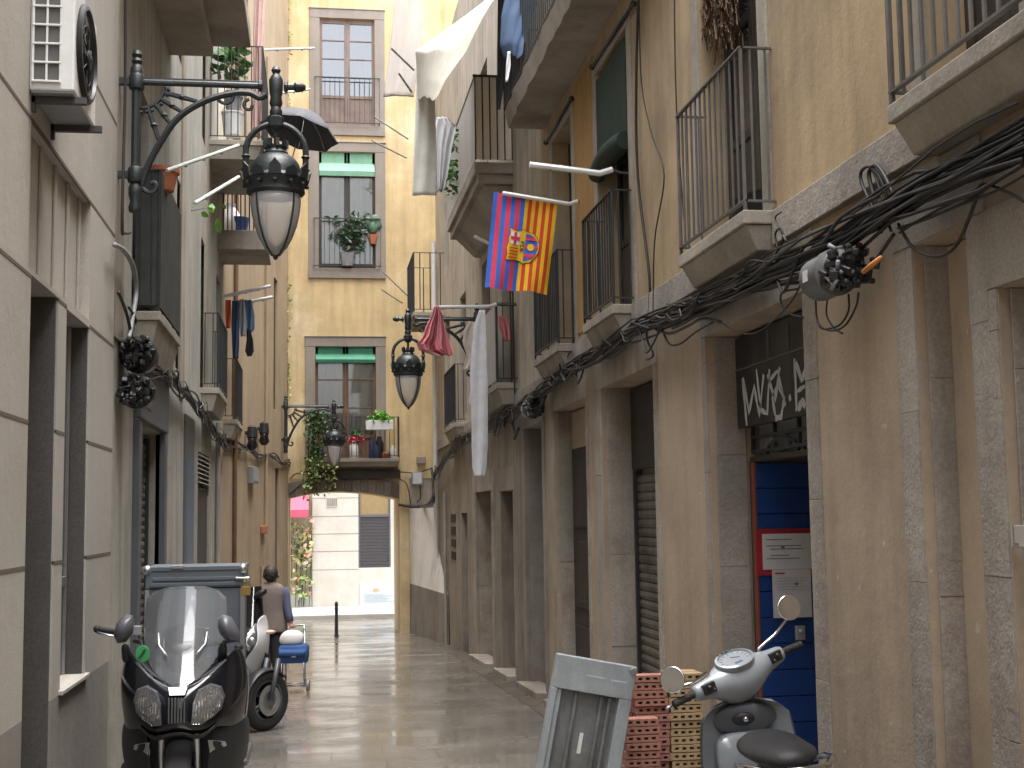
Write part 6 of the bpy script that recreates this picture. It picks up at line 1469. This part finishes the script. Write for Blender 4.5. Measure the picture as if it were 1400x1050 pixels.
def fit(o):   # bring the hand-set fairing heights onto the measured ones
    for c in o.children:
        if c.type == 'MESH' and c.name.split('.')[0] not in ('mirror','stalk','glass','sticker','mark','grip','brake_lever','switch_gear','tyre','rim','brake_disc','front_mudguard'):
            for v in c.data.vertices: v.co.x *= .943; v.co.z = v.co.z*.943+.119*min(1, v.co.z/.5)
            fit(c)
fit(ms)
# grey delivery box on the back, a thing of its own
Yb = 9.72; b0, b1 = onY(197.5,905,Yb), onY(334,773,Yb); zb_ = zg(Ym)+.93
bx_ = thing('delivery_box', ((b0.x+b1.x)/2, Yb+.3, zb_), 'big dark grey delivery box with metal corners and padlock on the black scooter', 'box'); hwb = (b1.x-b0.x)/2; hb = b1.z-zb_
b = MB(); b.box(-hwb+.012, -.29, 0, hwb-.012, .29, hb-.155); b.build('tub', M['boxg'], bx_, bevel=.012)
b = MB(); b.box(-hwb, -.3, hb-.15, hwb, .3, hb-.012); b.box(-hwb-.004, -.305, hb-.03, hwb+.004, .305, hb); b.box(-hwb+.05, -.306, hb-.10, hwb-.05, -.298, hb-.075); b.box(-hwb+.03, -.3045, hb-.14, hwb-.03, -.299, hb-.115); b.build('lid', M['boxg'], bx_, bevel=.006)
for sx in (-1, 1):
    b = MB(); b.ball((sx*(hwb-.01), -.285, hb-.022), .036, 12); b.box(sx*(hwb-.012)-.014, -.312, .03, sx*(hwb-.012)+.014, -.28, hb-.16); b.build('corner_guard', M['alu'], bx_, smooth=True, auto=40)
b = MB(); b.box(-hwb+.18, -.31, hb-.015, -hwb+.26, -.27, hb+.012); b.tube([(hwb-.06,-.31,hb-.09),(hwb+.03,-.30,hb-.09),(hwb+.04,-.27,hb-.16)], .012, 6); b.build('hasp', M['alu'], bx_, bevel=.003)
b = MB(); b.box(hwb-.02, -.335, hb-.21, hwb+.045, -.305, hb-.15); b.tube([(hwb-.0,-.32,hb-.15),(hwb-.0,-.32,hb-.11),(hwb+.03,-.32,hb-.11),(hwb+.03,-.32,hb-.15)], .006, 6); b.build('padlock', plain('brass', (.50,.33,.10), .35, metal=.8), bx_, bevel=.006)
b = MB()
for z in (.30,.24): b.box(.01, -.2945, z, .10, -.2905, z+.012)
b.box(.01, -.2945, .24, .02, -.2905, .31); b.build('lettering', M['alu'], bx_)
b = MB()
for sx in (-1, 1): b.box(sx*.15-.02, -.25, -.05, sx*.15+.02, .28, -.003)
b.build('rack', M['iron'], bx_)

# ================================================================ white motorcycle behind it
Yw = 14.3; wo_ = onY(362, 984, Yw); wo_.z = zg(Yw)
wm = thing('motorcycle', wo_, 'white and black motorcycle with its front wheel turned, parked behind the black scooter', 'motorcycle')
def qw(u, v, dy): return onY(u, v, Yw+dy)-wo_
MW = Matrix.Rotation(rad(-42), 3, 'Z')
wheel(wm, (0,0,.315), .315, .13, MW, 5)
rows_ = [[MW @ Vector((x*.075, .345*cos(rad(a)), .345*sin(rad(a))-(.025 if abs(x) == 1 else 0)))+Vector((0,0,.315)) for x in (-1,-.5,0,.5,1)] for a in (175,150,120,90,60,35)]
shell(rows_, 'mudguard', M['maxim'], wm, .012)
for sx in (-1, 1):
    b = MB(); p0 = MW @ Vector((sx*.085, 0, 0))+Vector((0,0,.315)); p1 = MW @ Vector((sx*.08, .12, .42))+Vector((0,0,.315)); b.tube([p0, p1], .025, 10); b.build('fork_leg', M['maxig'], wm, smooth=True)
Xc = qw(337, 880, 0).x
def half(pts, sx):   # pts: rows of (u,v,dy); mirrored about the bike's own mid-plane
    out = []
    for r_ in pts:
        rr = []
        for u, v, dy in r_:
            p = qw(u, v, dy)
            if sx < 0: p = Vector((2*Xc-p.x, p.y, p.z))
            rr.append(p)
        out.append(rr)
    return out
for sx in (1, -1):
    shell(half([[(353,846,.16),(359,841,.28),(363,839,.4)],[(350,856,.12),(358,851,.28),(366,848,.45)],[(352,868,.08),(361,866,.22),(368,862,.45)],[(351,882,.06),(361,882,.2),(369,878,.45)],[(338,896,-.02),(354,896,.14),(367,895,.45)],[(334,905,-.02),(350,908,.14),(361,912,.42)],[(341,918,.06),(348,921,.18),(352,926,.36)],[(335,926,.1),(341,930,.16),(346,929,.3)]], sx), 'nose_panel', M['mwhite'], wm, .018)
    shell(half([[(337,893,-.06),(345,888,-.02),(350,880,.04)],[(335,882,-.05),(345,876,.0),(351,870,.05)],[(335,872,.0),(343,866,.05),(349,858,.1)],[(338,864,.08),(344,858,.1),(349,852,.14)]], sx), 'headlight', M['lens'], wm, .01, 1)
    shell(half([[(337,896,.0),(347,890,.06),(353,880,.1)],[(336,880,.02),(346,874,.07),(353,866,.12)],[(338,864,.12),(345,856,.15),(351,846,.2)]], sx), 'headlight_bowl', M['maxig'], wm, .01, 1)
    b = MB(); P = half([[(344,877,.02)],[(339,885,.0)]], sx); b.ball(P[0][0], .045, 12, (1,.5,1)); b.ball(P[1][0], .03, 10, (1,.5,1)); b.build('projector_lens', M['alu'], wm, smooth=True)
    b = MB(); p = half([[(370,864,.32)]], sx)[0][0]; b.ball(p, .04, 10, (1.4,.7,.6)); b.build('indicator', plain('amber_clear', (.75,.45,.38), .3), wm, smooth=True)
b = MB()
def ws2(s, t):
    p = qw(lerp(lerp(326,336,t), lerp(361,357,t), s), lerp(858,802,t), .2+.35*t); p.x -= .0; p.y += 1.2*(s-.5)**2*.4; return p
b.sheet(ws2, 10, 10, (0,.005,0)); b.build('windscreen', M['tintD'], wm, smooth=True, auto=50)
b = MB(); p = qw(356,812,.45); b.loft([[p+Vector((x*.07*s, dy, z*.045*s+.03*x)) for x, z in ((-1,-.6),(0,-1),(1,-.5),(1,.5),(0,1),(-1,.6))] for s, dy in ((.5,-.05),(1,0),(.9,.03))]); b.build('mirror', M['maxim'], wm, smooth=True)
sec2 = lambda y, w_, z0, z1: [(Xc+w_*cos(a), y, lerp(z0, z1, .5+.5*sin(a))) for a in [2*pi*k/14 for k in range(14)]]
b = MB(); b.loft([sec2(.3,.2,.4,.95), sec2(.55,.24,.3,.98), sec2(.9,.2,.3,.85), sec2(1.3,.2,.42,.85), sec2(1.8,.1,.6,.85)]); b.build('body', M['maxim'], wm, smooth=True)
b = MB(); b.loft([sec2(.7,.1,.8,.86), sec2(.95,.17,.8,.9), sec2(1.4,.17,.84,.98), sec2(1.75,.09,.86,.95)]); b.build('seat', M['seat'], wm, smooth=True)
wheel(wm, (Xc,1.5,.31), .31, .15, I3)

# ================================================================ person with a shopping trolley, walking away
Yp = 18.75; pf = onY(371, 935, Yp)
po_ = Vector((pf.x, Yp, zg(Yp)))
def qp(u, v, dy=0): p = onY(u, v, Yp+dy)-po_; return p
def skin_body(name, verts, edges, radii, root, m, parent=None, loc=None, sub=1):
    me = bpy.data.meshes.new(name); me.from_pydata([tuple(v) for v in verts], edges, []); me.materials.append(m)
    o = bpy.data.objects.new(name, me); C.objects.link(o)
    if loc is not None: o.location = loc
    o.parent = parent
    o.modifiers.new('skin', 'SKIN')
    sv = me.skin_vertices[0].data
    for i, r_ in enumerate(radii): sv[i].radius = r_ if isinstance(r_, tuple) else (r_, r_)
    sv[root].use_root = True; o.modifiers['skin'].use_smooth_shade = True
    d = o.modifiers.new('subsurf', 'SUBSURF'); d.levels = d.render_levels = sub
    return o
hip, neck, head = qp(371,862), qp(371,800), qp(370,786)
V = [hip, qp(371,840), qp(371,815,.02), neck+Vector((0,.03,.02)), head+Vector((0,.03,-.02)), head+Vector((0,.03,.08)),
     qp(355,806), qp(349,830,-.02), qp(347,848,.10), qp(347,853,.16), qp(387,806), qp(392,830,-.04), qp(397,849,-.08), qp(398.5,855,-.09),
     qp(364,868), qp(364,898,.05), qp(363,930,-.05), qp(363,934,.12), qp(378,868), qp(379,898,-.03), qp(380,930,-.16), qp(380,934,.0)]
Ed = [(0,1),(1,2),(2,3),(3,4),(4,5),(2,6),(6,7),(7,8),(8,9),(2,10),(10,11),(11,12),(12,13),(0,14),(14,15),(15,16),(16,17),(0,18),(18,19),(19,20),(20,21)]
Rr_ = [(.11,.08),(.11,.08),(.11,.08),.05,.08,.085,.045,.036,.03,.028,.045,.036,.03,.028,.075,.055,.04,.03,.075,.055,.04,.03]
pe_ = skin_body('person', V, Ed, Rr_, 0, M['skin'], loc=po_)
tag(pe_, 'person in a taupe quilted vest walking away, pulling a blue shopping trolley', 'person')
b = MB()
def ring(u, v, hw_, hd, dy=0, n=18): c = qp(u, v, dy); return [c+Vector((hw_*cos(2*pi*k/n), hd*sin(2*pi*k/n), 0)) for k in range(n)]
tor = [(371,796,.07,.07),(371,799,.13,.10),(371,803,.175,.125),(371,811,.20,.14),(370.5,822,.20,.145),(370.5,834,.197,.145),(371,848,.208,.155),(371,858,.218,.165),(371,864,.22,.165)]
qs = []
for i in range(len(tor)-1):
    for k in range(3): t_ = k/3; qs.append([lerp(a, c, t_) for a, c in zip(tor[i], tor[i+1])])
qs.append(list(tor[-1]))
b.loft([ring(u, v, w_*(1+.012*(i % 2)), d*(1+.012*(i % 2)), .015) for i, (u, v, w_, d) in enumerate(qs)]); b.build('vest', M['vest'], pe_, smooth=True)
b = MB()
for pts, rr in (([(355,805,0),(352,813,-.01),(349.5,830,-.02),(348,840,.05),(347,848,.10)],[.075,.07,.06,.052,.045]), ([(386.5,805,0),(389,813,-.01),(392,830,-.04),(395,842,-.06),(397,850,-.08)],[.075,.072,.062,.055,.045])):
    b = MB(); b.tube([qp(*p) for p in pts], rr, 12); b.build('sleeve', M['sleeve'], pe_, smooth=True)
b = MB(); b.loft([ring(371,864.5,.19,.14,.01), ring(371,860,.19,.14,.01)]); 
for pts in ([(364,862,.0),(364,880,.03),(364,898,.05),(363,915,.0),(363,931,-.04)], [(378,862,.0),(378,880,-.01),(379,898,-.03),(380,915,-.10),(380,930,-.14)]):
    b.tube([qp(*p) for p in pts], [.115,.105,.085,.072,.065], 12)
b.build('trousers', M['trouser'], pe_, smooth=True)
for u, dy in ((363,-.03),(380,-.13)):
    b = MB(); c = qp(u, 934, dy); b.loft([[Vector((c.x+.045*w_*cos(a), c.y+y, max(.004, .004+h_*(.5+.5*sin(a))))) for a in [2*pi*k/12 for k in range(12)]] for y, w_, h_ in ((-.09,.7,.09),(-.05,1,.11),(.05,1,.09),(.13,1.1,.065),(.18,.7,.04))]); b.build('shoe', M['plblack'], pe_, smooth=True)
b = MB(); rn = random.Random(3); b.ball(head+Vector((0,.01,.02)), .112, 18, (.92,1.05,1.08)); b.v = [(x*1, y, z) if z > head.z-.075 else (x*.92, y, z) for x, y, z in b.v]
for k in range(90):
    a, e = rn.uniform(0, 2*pi), rn.uniform(-.5, 1.4); d = Vector((cos(a)*cos(e), sin(a)*cos(e), sin(e))); p = head+Vector((0,.01,.02))+Vector((d.x*.1, d.y*.112, d.z*.115)); b.leaf(p, .035, .02, d*.25+Vector((rn.gauss(0,.5), rn.gauss(0,.3), -1)), rn)
b.build('hair', M['hair'], pe_, smooth=True)
b = MB()
for sx in (-1, 1): b.ball(head+Vector((sx*.098,.05,-.02)), .026, 8, (.5,.8,1.2))
b.build('ear', M['skin'], pe_, smooth=True)
hd_ = qp(399,855,-.09)   # right hand closed round the trolley handle
b = MB()
for k in range(4):
    x = -.028+.019*k; L_ = (.9,1.05,1,.82)[k]; b.tube([hd_+Vector((x,-.01,.012)), hd_+Vector((x,-.04*L_,.005)), hd_+Vector((x,-.045*L_,-.025)), hd_+Vector((x,-.015,-.038))], [.0095,.0095,.0085,.007], 8)
b.tube([hd_+Vector((-.035,.005,.01)), hd_+Vector((-.048,-.025,-.012)), hd_+Vector((-.03,-.045,-.03))], [.011,.010,.008], 8)
b.build('finger', M['skin'], pe_, smooth=True)
# trolley
tc_ = onY(401, 932, Yp-.35); to = thing('shopping_trolley', (tc_.x, Yp-.35, zg(Yp-.35)), 'blue wheeled shopping trolley pulled along by the person in the vest', 'shopping trolley', rz=rad(-8))
def qt(u, v, dy=0): p = onY(u, v, Yp-.35+dy)-Vector(to.location); return p
b = MB(); a, c, e = qt(383,906), qt(421,905), qt(418,880); w2 = (c.x-a.x)/2; cx = (a.x+c.x)/2
b.loft([[(cx+x*w2*s, y*.13*s2, z) for x, y in ((-1,-1),(-.5,-1.15),(.5,-1.15),(1,-1),(1.04,0),(1,1),(-1,1),(-1.04,0))] for s, s2, z in ((.93,.95,a.z),(1.0,1.05,lerp(a.z,e.z,.4)),(1.02,1,lerp(a.z,e.z,.85)),(.86,.8,e.z))]); b.build('bag', M['navy'], to, smooth=True, auto=50)
b = MB(); z1 = lerp(a.z, e.z, .86); b.hexa([(cx-w2*.95,-.185,z1-.11),(cx+w2*.9,-.185,z1-.11),(cx+w2*.95,-.10,z1-.03),(cx-w2*1.0,-.10,z1-.03),(cx-w2*.98,-.19,z1-.06),(cx+w2*.98,-.19,z1-.06),(cx+w2,-.10,z1+.02),(cx-w2,-.10,z1+.02)]); b.build('flap', M['navy'], to, bevel=.015)
b = MB(); zz = lerp(a.z, e.z, .5); b.tube([(cx-.03,-.155,zz+.03),(cx+.01,-.158,zz+.04),(cx+.02,-.158,zz),(cx-.01,-.157,zz-.03),(cx+.05,-.157,zz-.03)], .012, 5); b.build('emblem', M['bag'], to)
b = MB(); zt_, zb2 = qt(400,906).z, .09
for sx in (-1, 1): b.tube([(cx+sx*.13,.10,.07),(cx+sx*.13,.12,zt_),(cx+sx*.12,.15,qt(400,865).z)], .012, 6); b.tube([(cx+sx*.13,.10,zb2),(cx+sx*.15,-.12,zb2),(cx+sx*.15,-.12,zt_+.02)], .011, 6)
b.tube([(cx-.15,-.12,zb2+.05),(cx+.15,-.12,zb2+.05)], .011, 6); b.tube([(cx-.16,.08,.085),(cx+.16,.08,.085)], .009, 6); b.tube([(cx-.12,.15,qt(400,866).z),(cx-.1,.24,qt(400,857).z),(cx+.1,.24,qt(400,857).z),(cx+.12,.15,qt(400,866).z)], .013, 8)
b.build('frame', M['alu'], to, smooth=True)
for sx in (-1, 1): b = MB(); b.lathe([(.03,-.015),(.08,-.018),(.085,0),(.08,.018),(.03,.015)], (cx+sx*.18,.08,.086), 18, 'x'); b.build('wheel', M['plgrey'], to, smooth=True, auto=40)
bg_ = onY(399, 881, Yp-.35); b = MB(); lo2 = Vector((onY(399,872,Yp-.38))); b.loft([[lo2+Vector((x*.17*s+.012*sin(7*x+z*30), y*.10*s, z)) for x, y in [(cos(2*pi*k/14), sin(2*pi*k/14)) for k in range(14)]] for s, z in ((.85,-.095),(1,-.05),(1,.02),(.8,.075),(.45,.10),(.1,.105))])
o = b.build('shopping_bag', M['bag'], smooth=True, sub=1); tag(o, 'pale stuffed plastic bag lying on top of the blue shopping trolley', 'bag')

# ================================================================ grey scooter seen from behind
Yv = 6.8; hs_ = onY(1012, 978, Yv); HD, LEAN, STEER = rad(-10), rad(6), rad(29)
hl_ = Vector((0,.40,1.0)); MH = Matrix.Rotation(HD,3,'Z') @ Matrix.Rotation(-LEAN,3,'Y')
SCV = 1.06; vo = hs_-MH @ hl_*SCV; vo.z = zg(vo.y)
vs_ = thing('scooter', vo, 'grey classic scooter leaning on its stand by the bricks and blue door', 'scooter')
vs_.rotation_euler = MH.to_euler(); vs_.scale = (SCV,)*3
MS = Matrix.Rotation(STEER, 3, Vector((0,-sin(rad(26)),cos(rad(26)))))
def st(mb): mb.v = [tuple(hl_+MS @ (Vector(p)-hl_)) for p in mb.v]; return mb
def seg(x, ry, rz, cy, cz, n=16): return [(x, .40+cy+ry*cos(2*pi*k/n), 1.0+cz+rz*sin(2*pi*k/n)) for k in range(n)]
b = MB(); b.loft([seg(-.285,.026,.03,-.01,.025), seg(-.27,.038,.042,-.01,.025), seg(-.20,.043,.05,-.01,.02), seg(-.15,.058,.066,0,.012), seg(-.10,.095,.095,.02,.0), seg(-.05,.125,.115,.035,-.008), seg(0,.135,.12,.04,-.01), seg(.05,.125,.115,.035,-.008), seg(.10,.095,.095,.02,.0), seg(.15,.058,.066,0,.012), seg(.20,.043,.05,-.01,.02), seg(.27,.038,.042,-.01,.025), seg(.285,.026,.03,-.01,.025)])
hset = st(b).build('headset', M['vgrey'], vs_, smooth=True, sub=1)
tilt = Matrix.Rotation(rad(24), 3, 'X'); dc = Vector((0,.385,1.092))
def dash(mb): mb.v = [tuple(dc+tilt @ Vector(p)) for p in mb.v]; return st(mb)
b = MB(); b.lathe([(.088,-.03),(.098,-.005),(.096,.012),(.084,.016),(.078,.006)], n=32, sx=1.1, sy=.85); child(hset, dash(b), 'dash_surround', M['vgrey'], smooth=True, auto=40)
b = MB(); b.lathe([(.078,-.01),(.078,.004),(.001,.005)], n=32, sx=1.1, sy=.85); child(hset, dash(b), 'speedometer', plain('dial_white', (.82,.86,.88), .25), smooth=True, auto=30)
b = MB()
for k in range(11): a = lerp(-.4, pi+.4, k/10); c = Vector((.066*1.1*cos(a), .066*.85*sin(a), .0065)); b.cbox(c, (.014,.004,.001), Matrix.Rotation(math.atan2(sin(a)*.85, cos(a)*1.1),3,'Z'))
b.cbox((.012,.012,.0075), (.05,.004,.002), Matrix.Rotation(rad(150),3,'Z')); b.box(-.022,-.04,.006,.022,-.026,.0072); child(hset, dash(b), 'dial_mark', plain('dial_ink', (.05,.09,.16), .5))
b = MB()
for k in range(4): b.box(-.045+.025*k-.008, .068, .012, -.045+.025*k+.008, .077, .0175)
child(hset, dash(b), 'warning_light', M['plblack'])
for sx in (-1, 1):
    b = MB(); b.tube([(sx*.28,.39,1.025),(sx*.30,.389,1.025),(sx*.40,.385,1.022),(sx*.405,.385,1.022)], [.019,.0175,.0175,.02], 12)
    for k in range(7): b.lathe([(.017,-.004),(.0195,0),(.017,.004)], (sx*(.305+.013*k),.388,1.0245), 10, 'x')
    child(hset, st(b), 'grip', M['rubber'], smooth=True, auto=40)
    b = MB(); b.tube([(sx*.25,.42,1.03),(sx*.30,.445,1.02),(sx*.40,.435,1.01),(sx*.425,.43,1.01)], [.009,.007,.007,.009], 8); child(hset, st(b), 'brake_lever', M['alu'], smooth=True)
    b = MB(); b.cbox((sx*.21,.352,1.03), (.07,.03,.05)); b.ball((sx*.215,.335,1.035), .012, 8); b.ball((sx*.19,.335,1.015), .010, 8); child(hset, st(b), 'switch', M['plblack'], bevel=.006)
    # mirror: stalk and round head, facing the rider
    r0 = Vector((sx*.155,.40,1.06)); tipm = Vector((.42,.42,1.17)) if sx > 0 else Vector((-.365,.40,1.09))
    b = MB(); b.tube([r0, r0+Vector((sx*.01,0,.03)), r0.lerp(tipm,.5)+Vector((0,0,.0)), tipm], [.012,.0085,.0075,.0075], 8); mm = st(b).build('mirror_stalk', M['chrome'], vs_, smooth=True)
    cm = hl_+MS @ (tipm-hl_)+Vector((0,0,.04)); look = (MH.inverted() @ (Vector((0,0,EYE))-(vo+MH @ cm))).normalized()
    up_ = Vector((0,0,1)); lk_ = (look+Vector((.35*sx,.0,.0))).normalized(); ex = up_.cross(lk_).normalized(); ey = lk_.cross(ex)
    def disc(prof):
        b = MB(); b.lathe(prof, n=28); b.v = [tuple(cm+ex*p[0]+ey*p[1]+lk_*p[2]) for p in b.v]; return b
    child(mm, disc([(.001,-.035),(.035,-.03),(.055,-.015),(.062,0),(.063,.008),(.058,.01)]), 'mirror_shell', M['maxim'], smooth=True, auto=40)
    child(mm, disc([(.0585,.006),(.064,.009),(.0635,.012),(.057,.0125)]), 'mirror_rim', M['chrome'], smooth=True)
    child(mm, disc([(.058,.006),(.058,.0105),(.001,.0105)]), 'mirror_glass', M['mirror'])
# legshield with glove box, floor, body, seat, carrier, wheels
def LS(s, t):
    x = (2*s-1); hwid = (.205+.03*sin(pi*min(1,t*1.1)))*(1 if t < .86 else math.sqrt(max(0,1-((t-.86)/.15)**2))*.999+.001); z = lerp(.28, .90, t)
    return Vector((x*hwid, .50-.06*t-.10*x*x*(.6+.4*t)-.03*(1-t), z))
b = MB(); b.sheet(LS, 18, 22, (0,.03,0)); b.build('leg_shield', M['vgrey'], vs_, smooth=True, auto=50)
b = MB(); b.tube([LS(0,t)+Vector((0,.015,0)) for t in [k/20*.86 for k in range(21)]]+[LS(s,.93+.05*(1-abs(2*s-1)))+Vector((0,.015,.01)) for s in (.1,.3,.5,.7,.9)]+[LS(1,t)+Vector((0,.015,0)) for t in [(20-k)/20*.86 for k in range(21)]], .011, 6); b.build('shield_trim', M['vdark'], vs_, smooth=True)
b = MB()
b.loft([[(x*.165*s,.40+dy-.04*abs(x)**2, .62+z*.125*s) for x, z in [(cos(a)*abs(cos(a))**-.5 if abs(cos(a))>.01 else 0, sin(a)*abs(sin(a))**-.5 if abs(sin(a))>.01 else 0) for a in [2*pi*k/28 for k in range(28)]]] for s, dy in ((1,.06),(1,-.02),(.93,-.035),(.6,-.04))]); b.build('glove_box', M['vgrey'], vs_, smooth=True, auto=50)
b = MB(); b.loft([[(x*.155*s,.40+dy, .805+z*.075*s) for x, z in [(cos(2*pi*k/24), sin(2*pi*k/24)) for k in range(24)]] for s, dy in ((1,.06),(1,-.015),(.8,-.028))]); kp = b.build('key_panel', M['vdark'], vs_, smooth=True, auto=50)
b = MB(); b.ball((-.01,.375,.805), .055, 14, (1.1,.25,.6)); child(kp, b, 'key_hole', M['plblack'], smooth=True); b = MB(); b.lathe([(.013,0),(.013,-.014),(.001,-.016)], (.0,.363,.805), 12, 'y'); child(kp, b, 'lock', M['chrome'], smooth=True)
b = MB(); b.loft([[(x*.17, y, z+.02*abs(x)) for x in (-1,-.5,0,.5,1)]+[(x*.16, y, z-.05) for x in (1,.5,0,-.5,-1)] for y, z in ((.46,.32),(.35,.28),(.1,.27),(-.12,.28),(-.2,.36))]); b.build('floor_board', M['vdark'], vs_, smooth=True, auto=50)
sv = lambda y, w_, z0, z1, n=18: [(w_*cos(a)*(1-.12*max(0,sin(a))), y, lerp(z0, z1, .5+.5*sin(a))) for a in [2*pi*k/n for k in range(n)]]
b = MB(); b.loft([sv(-.10,.09,.34,.64), sv(-.2,.17,.32,.72), sv(-.4,.225,.30,.75), sv(-.65,.23,.32,.76), sv(-.9,.18,.42,.74), sv(-1.05,.07,.52,.70)]); b.build('body', M['vgrey'], vs_, smooth=True)
b = MB(); b.loft([sv(-.06,.06,.73,.79), sv(-.12,.115,.72,.82), sv(-.3,.15,.74,.835), sv(-.48,.155,.75,.82), sv(-.62,.15,.755,.85), sv(-.82,.13,.76,.865), sv(-.92,.06,.77,.84)]); b.v = [(x, y, z+.02) for x, y, z in b.v]; b.build('seat', M['seat'], vs_, smooth=True, sub=1)
b = MB(); pts = [(-.17,-.45,.79),(-.185,-.6,.83),(-.18,-.8,.86),(-.12,-1.0,.87),(0,-1.06,.875),(.12,-1.0,.87),(.18,-.8,.86),(.185,-.6,.83),(.17,-.45,.79)]; b.tube(pts, .013, 10); b.tube([(-.12,-.97,.87),(-.1,-1.04,.72)], .01, 8); b.tube([(.12,-.97,.87),(.1,-1.04,.72)], .01, 8); b.v = [(x, y, z-.05) for x, y, z in b.v]; b.build('grab_rail', M['chrome'], vs_, smooth=True)
b = MB(); b.loft([sv(-1.0,.06,.58,.68), sv(-1.06,.055,.585,.675), sv(-1.09,.03,.6,.66)]); b.build('tail_light', plain('red_lens', (.4,.015,.02), .2), vs_, smooth=True)
wheel(vs_, (0,-.60,.23), .23, .11, I3, 5, False)
wf_ = hl_+MS @ (Vector((0,.66,.23))-hl_); wheel(vs_, wf_, .23, .10, MS, 5, False)
b = MB(); b.loft([[(x*.075, .66+.27*cos(rad(a)), .23+.27*sin(rad(a))-.05*abs(x)) for x in (-1,-.6,0,.6,1)] for a in (165,135,105,75,45,20)], cap=False, close=False); o = st(b).build('front_mudguard', M['vgrey'], vs_, smooth=True); s_ = o.modifiers.new('solid','SOLIDIFY'); s_.thickness = .012
b = MB(); b.tube([(0,.66,.23),(.06,.62,.34),(.0,.52,.62),(0,.44,.92)], .028, 10); st(b).build('fork', M['vdark'], vs_, smooth=True)
b = MB(); b.tube([(-.08,-.15,.3),(-.2,-.12,.02)], .012, 8); b.build('side_stand', M['iron'], vs_, smooth=True)
b = MB(); b.lathe([(.05,-.0),(.058,.015),(.05,.03)], (0,.56,1.0), 20, 'y'); b.build('headlight', M['lens'], vs_, smooth=True)
# ---------------------------------------------------------------- light
W = bpy.data.worlds.new('World'); S.world = W; W.use_nodes = True; nt = W.node_tree; bg = nt.nodes['Background']
sk = nt.nodes.new('ShaderNodeTexSky'); sk.sky_type = 'NISHITA'; sk.sun_disc = False
sun_el, sun_az = rad(80), rad(150)      # azimuth from +Y towards +X
sk.sun_elevation = sun_el; sk.sun_rotation = sun_az; sk.air_density = 1.0; sk.dust_density = 4.0; sk.ozone_density = 1.0
hs = nt.nodes.new('ShaderNodeHueSaturation'); hs.inputs['Saturation'].default_value = .35
nt.links.new(sk.outputs[0], hs.inputs['Color']); nt.links.new(hs.outputs[0], bg.inputs[0]); bg.inputs[1].default_value = .15
sd = bpy.data.lights.new('sun', 'SUN'); sd.energy = .8; sd.angle = rad(50); sd.color = (1, .96, .9)
so = bpy.data.objects.new('sun', sd); C.objects.link(so)
dirv = Vector((sin(sun_az)*cos(sun_el), cos(sun_az)*cos(sun_el), sin(sun_el)))
so.rotation_euler = dirv.to_track_quat('Z', 'Y').to_euler(); so.location = (0, 0, 20)
S.view_settings.view_transform = 'Standard'; S.view_settings.look = 'None'; S.view_settings.gamma = 1; S.view_settings.use_curve_mapping = False
S.view_settings.exposure = 2.3
S.render.engine = 'CYCLES'
S.cycles.use_denoising = True; S.cycles.max_bounces = 8; S.cycles.diffuse_bounces = 4; S.cycles.glossy_bounces = 3; S.cycles.transparent_max_bounces = 12
S.cycles.caustics_reflective = False; S.cycles.caustics_refractive = False; S.cycles.sample_clamp_indirect = 6
